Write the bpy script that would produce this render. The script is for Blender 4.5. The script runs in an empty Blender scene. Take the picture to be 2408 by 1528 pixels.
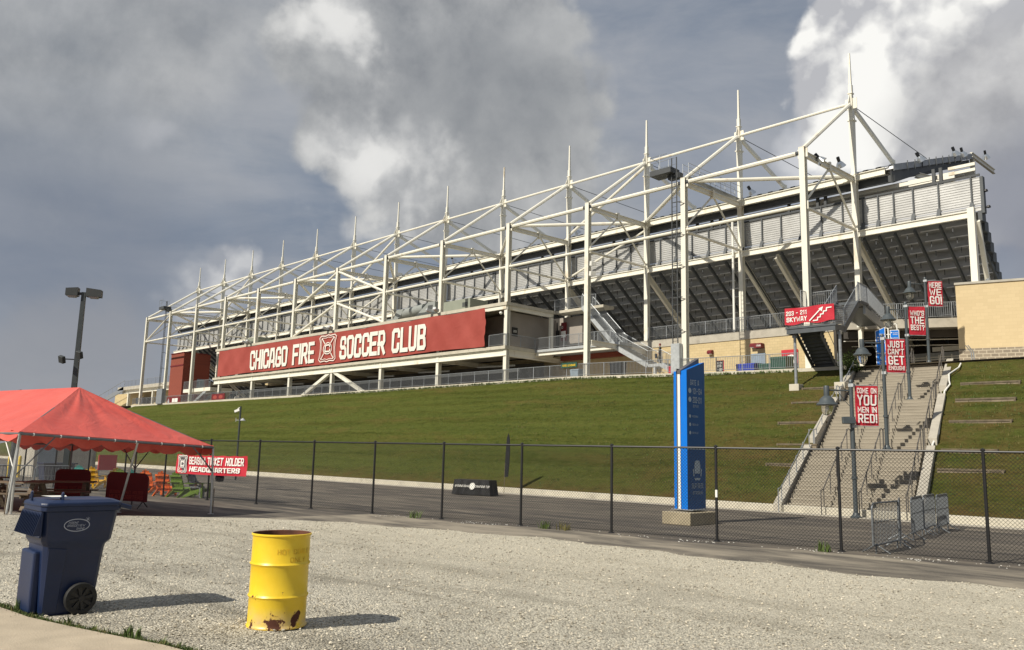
import bpy, bmesh, math, random
from mathutils import Vector, Matrix
import numpy as np
random.seed(7)
rad = math.radians
SC = bpy.context.scene
# ---------------------------------------------------------------- camera
cam_data = bpy.data.cameras.new("camera")
cam_data.sensor_width = 36.0
cam_data.lens = 36.0 * 1953.5 / 2408.0
cam_data.clip_start = 0.05
cam_data.clip_end = 6000.0
cam = bpy.data.objects.new("camera", cam_data)
SC.collection.objects.link(cam)
_yaw, _pitch, _roll = 0.79868, 0.15598, 0.02339
_f = Vector((-math.sin(_yaw) * math.cos(_pitch), math.cos(_yaw) * math.cos(_pitch), math.sin(_pitch)))
_r0 = Vector((math.cos(_yaw), math.sin(_yaw), 0))
_u0 = _r0.cross(_f)
_r = _r0 * math.cos(_roll) + _u0 * math.sin(_roll)
_u = -_r0 * math.sin(_roll) + _u0 * math.cos(_roll)
_m = Matrix((_r, _u, -_f)).transposed().to_4x4()
_m.translation = Vector((24.013, -49.471, 1.62))
cam.matrix_world = _m
SC.camera = cam
# ---------------------------------------------------------------- exposure
SC.view_settings.view_transform = 'Standard'
SC.view_settings.look = 'None'
SC.view_settings.exposure = 0.0
SC.view_settings.gamma = 1.0
# ---------------------------------------------------------------- sun
SUN_EL = rad(41.0)
to_sun = Vector((-0.09 * math.cos(SUN_EL), -math.cos(SUN_EL), math.sin(SUN_EL))).normalized()
sun_d = bpy.data.lights.new("sun", 'SUN')
sun_d.energy = 3.9
sun_d.angle = rad(0.5)
sun_d.color = (1.0, 0.93, 0.80)
sun = bpy.data.objects.new("sun", sun_d)
SC.collection.objects.link(sun)
sun.rotation_euler = to_sun.to_track_quat('Z', 'Y').to_euler()
# ---------------------------------------------------------------- sky with clouds
W = bpy.data.worlds.new("World")
SC.world = W
W.use_nodes = True
W.cycles.sampling_method = 'MANUAL'
W.cycles.sample_map_resolution = 256
nt = W.node_tree
for n in list(nt.nodes): nt.nodes.remove(n)
def N(t, typ, **kw):
    n = t.nodes.new(typ)
    for k, v in kw.items(): setattr(n, k, v)
    return n
def math_node(t, op, a, b=None, c=None, clamp=False):
    n = N(t, 'ShaderNodeMath', operation=op); n.use_clamp = clamp
    for i, v in enumerate((a, b, c)):
        if v is None: continue
        if isinstance(v, (int, float)): n.inputs[i].default_value = v
        else: t.links.new(v, n.inputs[i])
    return n.outputs[0]
def mixc(t, fac, a, b):
    n = N(t, 'ShaderNodeMix', data_type='RGBA')
    if isinstance(fac, (int, float)): n.inputs[0].default_value = fac
    else: t.links.new(fac, n.inputs[0])
    for i, v in ((6, a), (7, b)):
        if isinstance(v, (tuple, list)): n.inputs[i].default_value = (*v[:3], 1)
        else: t.links.new(v, n.inputs[i])
    return n.outputs[2]
def srgb(r, g, b):
    f = lambda c: (c / 255.0 / 12.92) if c / 255.0 <= 0.04045 else ((c / 255.0 + 0.055) / 1.055) ** 2.4
    return (f(r), f(g), f(b))
EXPO = 0.42
SC.view_settings.exposure = EXPO
SKY_STR = 0.1
sky = N(nt, 'ShaderNodeTexSky', sky_type='NISHITA')
sky.sun_disc = False
sky.sun_elevation = SUN_EL
sky.sun_rotation = rad(185)
tc = N(nt, 'ShaderNodeTexCoord')
nrm = N(nt, 'ShaderNodeVectorMath', operation='NORMALIZE')
nt.links.new(tc.outputs['Generated'], nrm.inputs[0])
DIR = nrm.outputs[0]
K = 1.13 / SKY_STR / 2 ** EXPO
def cc(r, g, b): return tuple(v * K for v in srgb(r, g, b))
def snoise(scale, detail, dist, off=(0, 0, 0), rough=0.55, stretch=1.0):
    mp = N(nt, 'ShaderNodeMapping')
    mp.inputs['Location'].default_value = off
    mp.inputs['Scale'].default_value = (1, 1, stretch)
    nt.links.new(DIR, mp.inputs[0])
    n = N(nt, 'ShaderNodeTexNoise')
    n.inputs['Scale'].default_value = scale; n.inputs['Detail'].default_value = detail
    n.inputs['Roughness'].default_value = rough; n.inputs['Distortion'].default_value = dist
    nt.links.new(mp.outputs[0], n.inputs['Vector'])
    return n.outputs['Fac']
def svor(scale, off=(0, 0, 0)):
    mp = N(nt, 'ShaderNodeMapping'); mp.inputs['Location'].default_value = off
    nt.links.new(DIR, mp.inputs[0])
    # bend the cells a little so that the billows are not round
    nz = N(nt, 'ShaderNodeTexNoise'); nz.inputs['Scale'].default_value = scale * 0.8; nz.inputs['Detail'].default_value = 4
    nt.links.new(mp.outputs[0], nz.inputs['Vector'])
    ad = N(nt, 'ShaderNodeVectorMath', operation='MULTIPLY_ADD')
    nt.links.new(nz.outputs['Color'], ad.inputs[0]); ad.inputs[1].default_value = (0.10,) * 3; nt.links.new(mp.outputs[0], ad.inputs[2])
    v = N(nt, 'ShaderNodeTexVoronoi', feature='F1'); v.inputs['Scale'].default_value = scale
    v.inputs['Detail'].default_value = 2.0; v.inputs['Roughness'].default_value = 0.5
    nt.links.new(ad.outputs[0], v.inputs['Vector']); return v.outputs['Distance']
mul = lambda a, b: math_node(nt, 'MULTIPLY', a, b)
add_ = lambda a, b: math_node(nt, 'ADD', a, b)
sub_ = lambda a, b: math_node(nt, 'SUBTRACT', a, b)
n_lo = snoise(2.4, 6, 0.2, stretch=1.6)
n_md = snoise(6.0, 10, 0.1, (3, 1, 2), 0.58)
n_md2 = snoise(6.0, 10, 0.1, (3 + 0.022, 1 + 0.0, 2 - 0.030), 0.58)      # the same field, a step away from the light
n_st = snoise(2.2, 8, 0.15, (5, 5, 5), 0.55, 5.0)
v1 = svor(11.0); v1b = svor(11.0, (0.016, 0.0, -0.022))
relief = add_(mul(sub_(n_md, n_md2), 4.2), 0.08)
billow = mul(sub_(v1b, v1), 2.4)
fld = add_(mul(sub_(n_md, 0.5), 0.20), mul(sub_(0.42, v1), 0.075))       # ragged + billowy edge
soft_f = mul(sub_(n_md, 0.5), 0.30)
def blob(d, rdeg, soft, noise, squash=1.0, k=1.0):
    dv = Vector(d).normalized()
    s_ = N(nt, 'ShaderNodeVectorMath', operation='SUBTRACT')
    nt.links.new(DIR, s_.inputs[0]); s_.inputs[1].default_value = dv
    q = N(nt, 'ShaderNodeVectorMath', operation='MULTIPLY')
    nt.links.new(s_.outputs[0], q.inputs[0]); q.inputs[1].default_value = (1, 1, squash)
    ln = N(nt, 'ShaderNodeVectorMath', operation='LENGTH'); nt.links.new(q.outputs[0], ln.inputs[0])
    v = sub_(2 * math.sin(rad(rdeg) / 2), ln.outputs['Value'])
    v = add_(v, mul(noise, k)) if noise is not None else v
    v = math_node(nt, 'ADD', math_node(nt, 'DIVIDE', v, soft), 0.5, clamp=True)
    return mul(mul(v, v), sub_(3.0, mul(v, 2.0)))
def ramp01(v, a, b): return math_node(nt, 'DIVIDE', sub_(v, a), b - a, clamp=True)
shade = math_node(nt, 'ADD', add_(relief, billow), 0.5, clamp=True)
shade_s = math_node(nt, 'ADD', mul(relief, 0.9), 0.5, clamp=True)
n_wd = snoise(3.4, 11, 0.45, (2, 7, 4), 0.60, 2.6)
c = mixc(nt, ramp01(n_lo, 0.34, 0.66), cc(115, 125, 140), cc(136, 143, 154))
c = mixc(nt, 0.93, sky.outputs[0], c)
c = mixc(nt, mul(ramp01(n_wd, 0.40, 0.66), 0.75), c, cc(158, 161, 167))
c = mixc(nt, mul(ramp01(n_st, 0.50, 0.68), 0.55), c, cc(168, 170, 175))
c = mixc(nt, mul(blob((-0.885, 0.20, 0.44), 12, 0.22, soft_f), 0.70), c, mixc(nt, shade_s, cc(134, 137, 140), cc(172, 173, 173)))
c = mixc(nt, mul(blob((-0.945, 0.25, 0.20), 10, 0.22, soft_f, 1.4), 0.62), c, cc(110, 119, 135))
c = mixc(nt, mul(blob((-0.8778, 0.3294, 0.342), 2.6, 0.10, fld, 2.6, 1.6), 0.55), c, cc(172, 174, 179))
c = mixc(nt, mul(blob((-0.94, 0.25, 0.09), 6, 0.12, soft_f, 1.8), 0.6), c, cc(146, 147, 151))
# broad grey mass in the middle
mass_c = mixc(nt, math_node(nt, 'ADD', mul(relief, 0.9), mul(n_lo, 0.95), clamp=True), cc(134, 137, 141), cc(178, 179, 179))
mass_c = mixc(nt, mul(blob((-0.665, 0.615, 0.405), 5.5, 0.12, soft_f, 1.5), 0.55), mass_c, cc(124, 128, 133))
c = mixc(nt, mul(blob((-0.695, 0.58, 0.405), 12.2, 0.035, fld, 1.0, 0.8), 0.92), c, mass_c)
c = mixc(nt, mul(blob((-0.655, 0.66, 0.30), 7.0, 0.09, soft_f, 1.3, 0.7), 0.6), c, mass_c)
br_c = mixc(nt, shade, cc(186, 187, 188), cc(232, 231, 228))
c = mixc(nt, mul(blob((-0.762, 0.452, 0.492), 2.3, 0.06, fld, 0.65, 0.9), 0.72), c, br_c)
c = mixc(nt, mul(blob((-0.779, 0.540, 0.325), 4.3, 0.09, fld, 0.75, 0.9), 0.70), c, br_c)
c = mixc(nt, mul(blob((-0.80, 0.53, 0.275), 2.6, 0.06, fld, 1.2, 0.8), 0.45), c, cc(188, 188, 186))
# small cumulus low on the left, touching the far masts
sm_c = mixc(nt, shade, cc(150, 154, 162), cc(192, 193, 195))
c = mixc(nt, mul(blob((-0.889, 0.413, 0.200), 2.7, 0.014, fld, 1.0, 0.35), 0.85), c, sm_c)
c = mixc(nt, mul(blob((-0.899, 0.393, 0.180), 3.2, 0.03, fld, 1.0, 0.4), 0.65), c, sm_c)
c = mixc(nt, mul(blob((-0.87, 0.455, 0.165), 3.0, 0.05, fld, 1.0, 0.5), 0.5), c, cc(150, 153, 160))
# towering cumulus on the right
lo_c = mixc(nt, shade_s, cc(144, 145, 149), cc(186, 186, 187))
c = mixc(nt, mul(blob((-0.315, 0.895, 0.300), 6.5, 0.06, fld, 1.15, 0.6), 0.85), c, lo_c)
c = mixc(nt, mul(blob((-0.22, 0.89, 0.345), 9.2, 0.02, fld, 1.0, 0.45), 0.96), c, lo_c)
cu_c = mixc(nt, shade, cc(176, 177, 181), cc(238, 237, 233))
c = mixc(nt, mul(blob((-0.365, 0.866, 0.345), 5.4, 0.05, fld, 1.1, 0.7), 0.75), c, cc(206, 207, 210))
c = mixc(nt, blob((-0.305, 0.858, 0.415), 8.0, 0.016, fld, 1.0, 0.5), c, cu_c)
c = mixc(nt, mul(blob((-0.225, 0.876, 0.405), 6.6, 0.016, fld, 1.15, 0.5), 1.0), c, cu_c)
c = mixc(nt, mul(blob((-0.222, 0.904, 0.340), 5.6, 0.08, soft_f, 1.1, 0.35), 0.9), c, lo_c)
c = mixc(nt, mul(blob((-0.19, 0.945, 0.245), 5.0, 0.09, soft_f, 1.0, 0.6), 0.8), c, cc(128, 132, 144))
bg = N(nt, 'ShaderNodeBackground')
nt.links.new(c, bg.inputs['Color'])
bg.inputs['Strength'].default_value = SKY_STR
wo = N(nt, 'ShaderNodeOutputWorld')
nt.links.new(bg.outputs[0], wo.inputs[0])

# ---------------------------------------------------------------- materials
def new_mat(name):
    m = bpy.data.materials.new(name); m.use_nodes = True
    t = m.node_tree
    return m, t, t.nodes['Principled BSDF']
def obj_coord(t, scale=(1, 1, 1)):
    tcn = N(t, 'ShaderNodeTexCoord'); mp = N(t, 'ShaderNodeMapping')
    mp.inputs['Scale'].default_value = scale
    t.links.new(tcn.outputs['Object'], mp.inputs[0])
    return mp.outputs[0]
def noise(t, vec, scale, detail=4, rough=0.55, dist=0.0):
    n = N(t, 'ShaderNodeTexNoise')
    n.inputs['Scale'].default_value = scale; n.inputs['Detail'].default_value = detail
    n.inputs['Roughness'].default_value = rough; n.inputs['Distortion'].default_value = dist
    t.links.new(vec, n.inputs['Vector']); return n.outputs['Fac']
def ramp(t, v, a, b):
    return math_node(t, 'DIVIDE', math_node(t, 'SUBTRACT', v, a), b - a, clamp=True)
def bump(t, bsdf, h, strength=0.3, dist=0.01):
    b = N(t, 'ShaderNodeBump'); b.inputs['Strength'].default_value = strength
    b.inputs['Distance'].default_value = dist
    t.links.new(h, b.inputs['Height']); t.links.new(b.outputs[0], bsdf.inputs['Normal'])
def mat(name, col, rough=0.6, metal=0.0, var=0.15, vscale=2.0, bs=0.0, bscale=40.0, stain=None, stain_t=(0.6, 0.75), stain_scale=1.2, stretch=(1, 1, 1)):
    m, t, b = new_mat(name)
    v = obj_coord(t, stretch)
    n = noise(t, v, vscale, 5)
    lo = tuple(x * (1 - var) for x in col); hi = tuple(min(1, x * (1 + var)) for x in col)
    cc_ = mixc(t, ramp(t, n, 0.3, 0.7), lo, hi)
    if stain:
        s = noise(t, v, stain_scale, 8, 0.65, 0.2)
        cc_ = mixc(t, ramp(t, s, *stain_t), cc_, stain)
    t.links.new(cc_, b.inputs['Base Color'])
    b.inputs['Roughness'].default_value = rough
    b.inputs['Metallic'].default_value = metal
    if bs > 0: bump(t, b, noise(t, v, bscale, 4), bs, 0.01)
    return m
M = {}
M['steel'] = mat('cream_paint', (0.76, 0.735, 0.64), 0.5, 0, 0.06, 0.7, 0.1, 8, (0.40, 0.27, 0.12), (0.58, 0.80), 0.7, stretch=(1, 1, .45))
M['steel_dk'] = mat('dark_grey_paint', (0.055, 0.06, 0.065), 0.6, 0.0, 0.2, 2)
M['raker'] = mat('raker_grey', (0.075, 0.083, 0.09), 0.6, 0.0, 0.15, 1)
M['deckmetal'] = mat('deck_metal', (0.33, 0.34, 0.35), 0.5, 0.3, 0.25, 0.8, 0.2, 6, stretch=(0.6, 1, 4))
M['edge_lite'] = mat('lit_edge_metal', (0.75, 0.75, 0.75), 0.4, 0.3, 0.1, 3)  # extra pale, so the edges read as lines of caught light
M['panel'] = mat('galvanised_panel', (0.50, 0.50, 0.49), 0.42, 0.35, 0.12, 1.0, 0.1, 12)
M['barrier'] = mat('barrier_steel', (0.19, 0.205, 0.22), 0.45, 0.4, 0.25, 10, 0.1, 30)
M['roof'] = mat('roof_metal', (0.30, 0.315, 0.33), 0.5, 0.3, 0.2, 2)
M['galv'] = mat('galvanised_steel', (0.33, 0.35, 0.37), 0.45, 0.5, 0.18, 8, 0.1, 30)
M['galv_lt'] = mat('galvanised_light', (0.42, 0.44, 0.45), 0.5, 0.2, 0.15, 5)
M['concrete'] = mat('concrete', (0.40, 0.37, 0.31), 0.85, 0, 0.14, 1.5, 0.3, 30, (0.20, 0.18, 0.15), (0.58, 0.8), 1.1)
M['concrete_lt'] = mat('concrete_light', (0.50, 0.465, 0.38), 0.85, 0, 0.12, 1.5, 0.3, 30, (0.24, 0.21, 0.17), (0.6, 0.85), 2.2)
M['dark'] = mat('dark_interior', (0.05, 0.045, 0.04), 0.9, 0, 0.3, 0.5)  # near black puts the shade of the openings into the wall colour
M['wall_grey'] = mat('render_wall', (0.30, 0.27, 0.24), 0.85, 0, 0.08, 0.8, 0.2, 20)
M['black'] = mat('black_plastic', (0.012, 0.012, 0.013), 0.5, 0, 0.3, 6)
M['pole_dk'] = mat('dark_pole_paint', (0.045, 0.055, 0.058), 0.5, 0.1, 0.15, 5)
M['pole_grey'] = mat('lamp_paint', (0.065, 0.078, 0.085), 0.45, 0.1, 0.12, 6, 0.1, 40)
M['white'] = mat('white_paint', (0.78, 0.77, 0.72), 0.5, 0, 0.05, 3)
M['letter'] = mat('lettering_white', (0.74, 0.71, 0.64), 0.7, 0, 0.05, 2)
M['letter_br'] = mat('lettering_bright', (0.80, 0.78, 0.74), 0.7, 0, 0.04, 4)
M['teal'] = mat('teal_plastic', (0.01, 0.22, 0.20), 0.5); M['yel'] = mat('yellow_plastic', (0.75, 0.42, 0.01), 0.5)
M['grn'] = mat('green_plastic', (0.14, 0.24, 0.02), 0.5); M['org'] = mat('orange_plastic', (0.80, 0.14, 0.01), 0.5)
M['wood'] = mat('weathered_wood', (0.17, 0.13, 0.09), 0.85, 0, 0.3, 3, 0.4, 25, stretch=(1, 6, 6))
M['timber'] = mat('timber_edging', (0.13, 0.105, 0.07), 0.9, 0, 0.35, 3, 0.5, 20)
M['red_sign'] = mat('red_sign', (0.48, 0.02, 0.035), 0.6, 0, 0.06, 3)
M['maroon'] = mat('maroon_cover', (0.14, 0.008, 0.012), 0.7, 0, 0.1, 3)
M['navy_cloth'] = mat('navy_bag', (0.01, 0.013, 0.03), 0.7)
M['skin'] = mat('skin', (0.45, 0.26, 0.17), 0.6, 0, 0.05)
M['lamp_glass'] = None
def fabric(name, col, wr=1.2, amt=0.35, fade=None):
    m, t, b = new_mat(name)
    v = obj_coord(t)
    n1 = noise(t, v, wr, 5, 0.55, 0.8)
    cl = mixc(t, ramp(t, noise(t, v, 0.35, 6, 0.6), 0.35, 0.7), col, fade if fade else tuple(min(1, x * 1.15) for x in col))
    t.links.new(cl, b.inputs['Base Color']); b.inputs['Roughness'].default_value = 0.75
    bump(t, b, n1, amt, 0.15)
    return m
M['banner_red'] = fabric('banner_mesh_red', (0.29, 0.045, 0.033), 0.6, 0.3, (0.35, 0.066, 0.05))
M['banner_crim'] = fabric('banner_crimson', (0.46, 0.012, 0.03), 2.0, 0.3, (0.50, 0.02, 0.04))
def tent_mat():
    m, t, b = new_mat('tent_fabric')
    v = obj_coord(t)
    cl = mixc(t, ramp(t, noise(t, v, 0.8, 5), 0.3, 0.7), (0.66, 0.10, 0.075), (0.76, 0.14, 0.105))
    t.links.new(cl, b.inputs['Base Color']); b.inputs['Roughness'].default_value = 0.42
    bump(t, b, noise(t, v, 1.6, 4, 0.5, 1.2), 0.35, 0.12)
    tr = N(t, 'ShaderNodeBsdfTranslucent'); tr.inputs['Color'].default_value = (0.55, 0.03, 0.02, 1)
    ms = N(t, 'ShaderNodeMixShader'); ms.inputs[0].default_value = 0.10
    t.links.new(b.outputs[0], ms.inputs[1]); t.links.new(tr.outputs[0], ms.inputs[2])
    t.links.new(ms.outputs[0], t.nodes['Material Output'].inputs[0])
    return m
M['tent'] = tent_mat()
def glass_mat():
    m, t, b = new_mat('lamp_glass')
    b.inputs['Base Color'].default_value = (0.85, 0.85, 0.8, 1); b.inputs['Roughness'].default_value = 0.08
    b.inputs['Transmission Weight'].default_value = 0.92; b.inputs['IOR'].default_value = 1.1
    return m
M['lamp_glass'] = glass_mat()
def brickish(name, c1, c2, mortar, scale, bw, rh, ms=0.015, stain=None, rot=None, offs=0.5, thr=(0.62, 0.8)):
    m, t, b = new_mat(name)
    tcn = N(t, 'ShaderNodeTexCoord'); mp = N(t, 'ShaderNodeMapping')
    if rot: mp.inputs['Rotation'].default_value = rot
    t.links.new(tcn.outputs['Object'], mp.inputs[0])
    br = N(t, 'ShaderNodeTexBrick'); br.offset = offs
    br.inputs['Color1'].default_value = (*c1, 1); br.inputs['Color2'].default_value = (*c2, 1)
    br.inputs['Mortar'].default_value = (*mortar, 1); br.inputs['Scale'].default_value = scale
    br.inputs['Brick Width'].default_value = bw; br.inputs['Row Height'].default_value = rh
    br.inputs['Mortar Size'].default_value = ms; br.inputs['Bias'].default_value = 0.0
    t.links.new(mp.outputs[0], br.inputs['Vector'])
    cl = br.outputs['Color']
    if stain:
        s = noise(t, obj_coord(t, (1, 1, 0.35)), 0.8, 8, 0.65, 0.2)
        cl = mixc(t, ramp(t, s, *thr), cl, stain)
    t.links.new(cl, b.inputs['Base Color']); b.inputs['Roughness'].default_value = 0.85
    bump(t, b, br.outputs['Fac'], -0.3, 0.01)
    return m
ROTX = (rad(90), 0, 0)     # brick pattern on walls that run along x
M['block'] = brickish('yellow_block', (0.50, 0.395, 0.215), (0.56, 0.445, 0.25), (0.38, 0.30, 0.18), 1.0, 0.41, 0.205, 0.008, (0.20, 0.15, 0.09), ROTX, thr=(0.66, 0.8))
M['block_y'] = brickish('tan_block', (0.57, 0.45, 0.265), (0.61, 0.485, 0.29), (0.53, 0.42, 0.25), 1.0, 0.41, 0.205, 0.006, (0.30, 0.25, 0.17), ROTX, thr=(0.68, 0.9))
M['block_g'] = brickish('grey_split_block', (0.22, 0.185, 0.14), (0.29, 0.24, 0.18), (0.48, 0.42, 0.32), 1.0, 0.41, 0.205, 0.022, None, ROTX)
M['brick'] = brickish('red_brick', (0.20, 0.040, 0.023), (0.24, 0.05, 0.028), (0.24, 0.07, 0.045), 1.0, 0.3, 0.1, 0.012, None, ROTX)
def gravel_mat():
    m, t, b = new_mat('gravel')
    v = obj_coord(t)
    vo = N(t, 'ShaderNodeTexVoronoi'); vo.inputs['Scale'].default_value = 46.0
    t.links.new(v, vo.inputs['Vector'])
    vo2 = N(t, 'ShaderNodeTexVoronoi'); vo2.inputs['Scale'].default_value = 90.0
    t.links.new(v, vo2.inputs['Vector'])
    sep = N(t, 'ShaderNodeSeparateColor'); t.links.new(vo.outputs['Color'], sep.inputs[0])
    sep2 = N(t, 'ShaderNodeSeparateColor'); t.links.new(vo2.outputs['Color'], sep2.inputs[0])
    k = math_node(t, 'ADD', math_node(t, 'MULTIPLY', sep.outputs[0], 0.6), math_node(t, 'MULTIPLY', sep2.outputs[1], 0.4))
    cl = mixc(t, ramp(t, k, 0.1, 0.9), (0.17, 0.156, 0.125), (0.76, 0.71, 0.58))
    big = noise(t, v, 0.55, 6, 0.6)
    cl = mixc(t, math_node(t, 'MULTIPLY', ramp(t, big, 0.48, 0.66), 0.5), cl, (0.17, 0.155, 0.125))
    rut = noise(t, obj_coord(t, (0.28, 1.5, 1)), 0.8, 7, 0.65, 0.3)
    cl = mixc(t, math_node(t, 'MULTIPLY', ramp(t, rut, 0.52, 0.66), 0.55), cl, (0.15, 0.135, 0.10))
    sp = N(t, 'ShaderNodeSeparateXYZ'); t.links.new(v, sp.inputs[0])
    # stones get paler toward the fence
    far = ramp(t, math_node(t, 'ADD', sp.outputs[1], math_node(t, 'MULTIPLY', big, 3.0)), -42.5, -36.0)
    hi = mixc(t, ramp(t, k, 0.15, 0.8), (0.38, 0.34, 0.26), (0.78, 0.72, 0.57))
    cl = mixc(t, math_node(t, 'MULTIPLY', far, 0.55), cl, hi)
    t.links.new(cl, b.inputs['Base Color']); b.inputs['Roughness'].default_value = 0.95
    hsum = math_node(t, 'SUBTRACT', math_node(t, 'MULTIPLY', noise(t, v, 9, 6), 1.2), vo.outputs['Distance'])
    bump(t, b, hsum, 0.75, 0.03)
    return m
M['gravel'] = gravel_mat()
def asphalt_mat():
    m, t, b = new_mat('asphalt')
    v = obj_coord(t)
    cl = mixc(t, ramp(t, noise(t, obj_coord(t, (0.25, 1.2, 1)), 1.0, 7, 0.6), 0.38, 0.66), (0.055, 0.048, 0.042), (0.15, 0.128, 0.10))
    cl = mixc(t, ramp(t, noise(t, obj_coord(t, (0.12, 0.9, 1)), 2.0, 6, 0.6), 0.55, 0.68), cl, (0.21, 0.18, 0.14))
    fine = noise(t, v, 60, 3)
    cl = mixc(t, ramp(t, fine, 0.62, 0.8), cl, (0.22, 0.2, 0.17))
    t.links.new(cl, b.inputs['Base Color']); b.inputs['Roughness'].default_value = 0.85
    bump(t, b, fine, 0.35, 0.01)
    return m
M['asphalt'] = asphalt_mat()
def verge_mat():
    m, t, b = new_mat('worn_verge')
    v = obj_coord(t, (0.35, 1.0, 1))
    k = noise(t, v, 0.9, 7, 0.6, 0.3)
    cl = mixc(t, ramp(t, k, 0.40, 0.60), (0.085, 0.075, 0.062), (0.28, 0.245, 0.19))
    fine = noise(t, obj_coord(t), 50, 3)
    cl = mixc(t, ramp(t, fine, 0.6, 0.8), cl, (0.35, 0.31, 0.25))
    t.links.new(cl, b.inputs['Base Color']); b.inputs['Roughness'].default_value = 0.9
    bump(t, b, fine, 0.4, 0.01)
    return m
M['verge'] = verge_mat()
def grass_mat():
    m, t, b = new_mat('bank_grass')
    v = obj_coord(t)
    a = noise(t, obj_coord(t, (0.06, 1.3, 1)), 1.0, 7, 0.65)
    cl = mixc(t, ramp(t, a, 0.38, 0.62), (0.055, 0.068, 0.012), (0.098, 0.108, 0.024))
    mow = noise(t, obj_coord(t, (0.015, 0.9, 1)), 1.0, 3, 0.5)
    cl = mixc(t, math_node(t, 'MULTIPLY', ramp(t, mow, 0.45, 0.55), 0.45), cl, (0.105, 0.128, 0.030))
    br = noise(t, obj_coord(t, (0.30, 0.9, 1)), 0.33, 8, 0.68, 0.5)
    cl = mixc(t, math_node(t, 'MULTIPLY', ramp(t, br, 0.52, 0.66), 0.55), cl, (0.145, 0.105, 0.036))
    sp = N(t, 'ShaderNodeSeparateXYZ'); t.links.new(v, sp.inputs[0])
    dr = math_node(t, 'MULTIPLY', ramp(t, sp.outputs[0], -6.0, 2.0), ramp(t, noise(t, v, 0.45, 8, 0.68), 0.42, 0.60))
    cl = mixc(t, math_node(t, 'MULTIPLY', dr, 0.72), cl, (0.15, 0.10, 0.038))
    kb = math_node(t, 'SUBTRACT', 1.0, ramp(t, math_node(t, 'ADD', sp.outputs[1], math_node(t, 'MULTIPLY', noise(t, v, 0.7, 6), -3.0)), -19.2, -17.6))
    cl = mixc(t, math_node(t, 'MULTIPLY', kb, 0.65), cl, (0.15, 0.095, 0.04))
    md = noise(t, obj_coord(t, (0.7, 1.3, 1)), 1.8, 8, 0.75)
    cl = mixc(t, math_node(t, 'MULTIPLY', ramp(t, md, 0.50, 0.68), 0.55), cl, (0.115, 0.135, 0.032))
    cl = mixc(t, math_node(t, 'MULTIPLY', ramp(t, md, 0.48, 0.34), 0.5), cl, (0.028, 0.042, 0.008))
    fine = noise(t, v, 6.0, 8, 0.75)
    cl = mixc(t, math_node(t, 'MULTIPLY', ramp(t, fine, 0.50, 0.70), 0.5), cl, (0.13, 0.14, 0.045))
    cl = mixc(t, math_node(t, 'MULTIPLY', ramp(t, fine, 0.48, 0.30), 0.5), cl, (0.024, 0.034, 0.008))
    t.links.new(cl, b.inputs['Base Color']); b.inputs['Roughness'].default_value = 1.0
    b.inputs['Specular IOR Level'].default_value = 0.05
    bump(t, b, math_node(t, 'ADD', noise(t, v, 7.0, 9, 0.75), math_node(t, 'MULTIPLY', md, 2.0)), 0.9, 0.16)
    return m
M['grass'] = grass_mat()
M['blade'] = mat('weed_green', (0.065, 0.10, 0.018), 0.8, 0, 0.4, 4)
M['blade_dry'] = mat('weed_dry', (0.13, 0.115, 0.035), 0.9, 0, 0.3, 4)
M['path'] = mat('path_concrete', (0.44, 0.37, 0.275), 0.9, 0, 0.12, 3, 0.5, 60, (0.24, 0.19, 0.13), (0.66, 0.72), 22)

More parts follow.
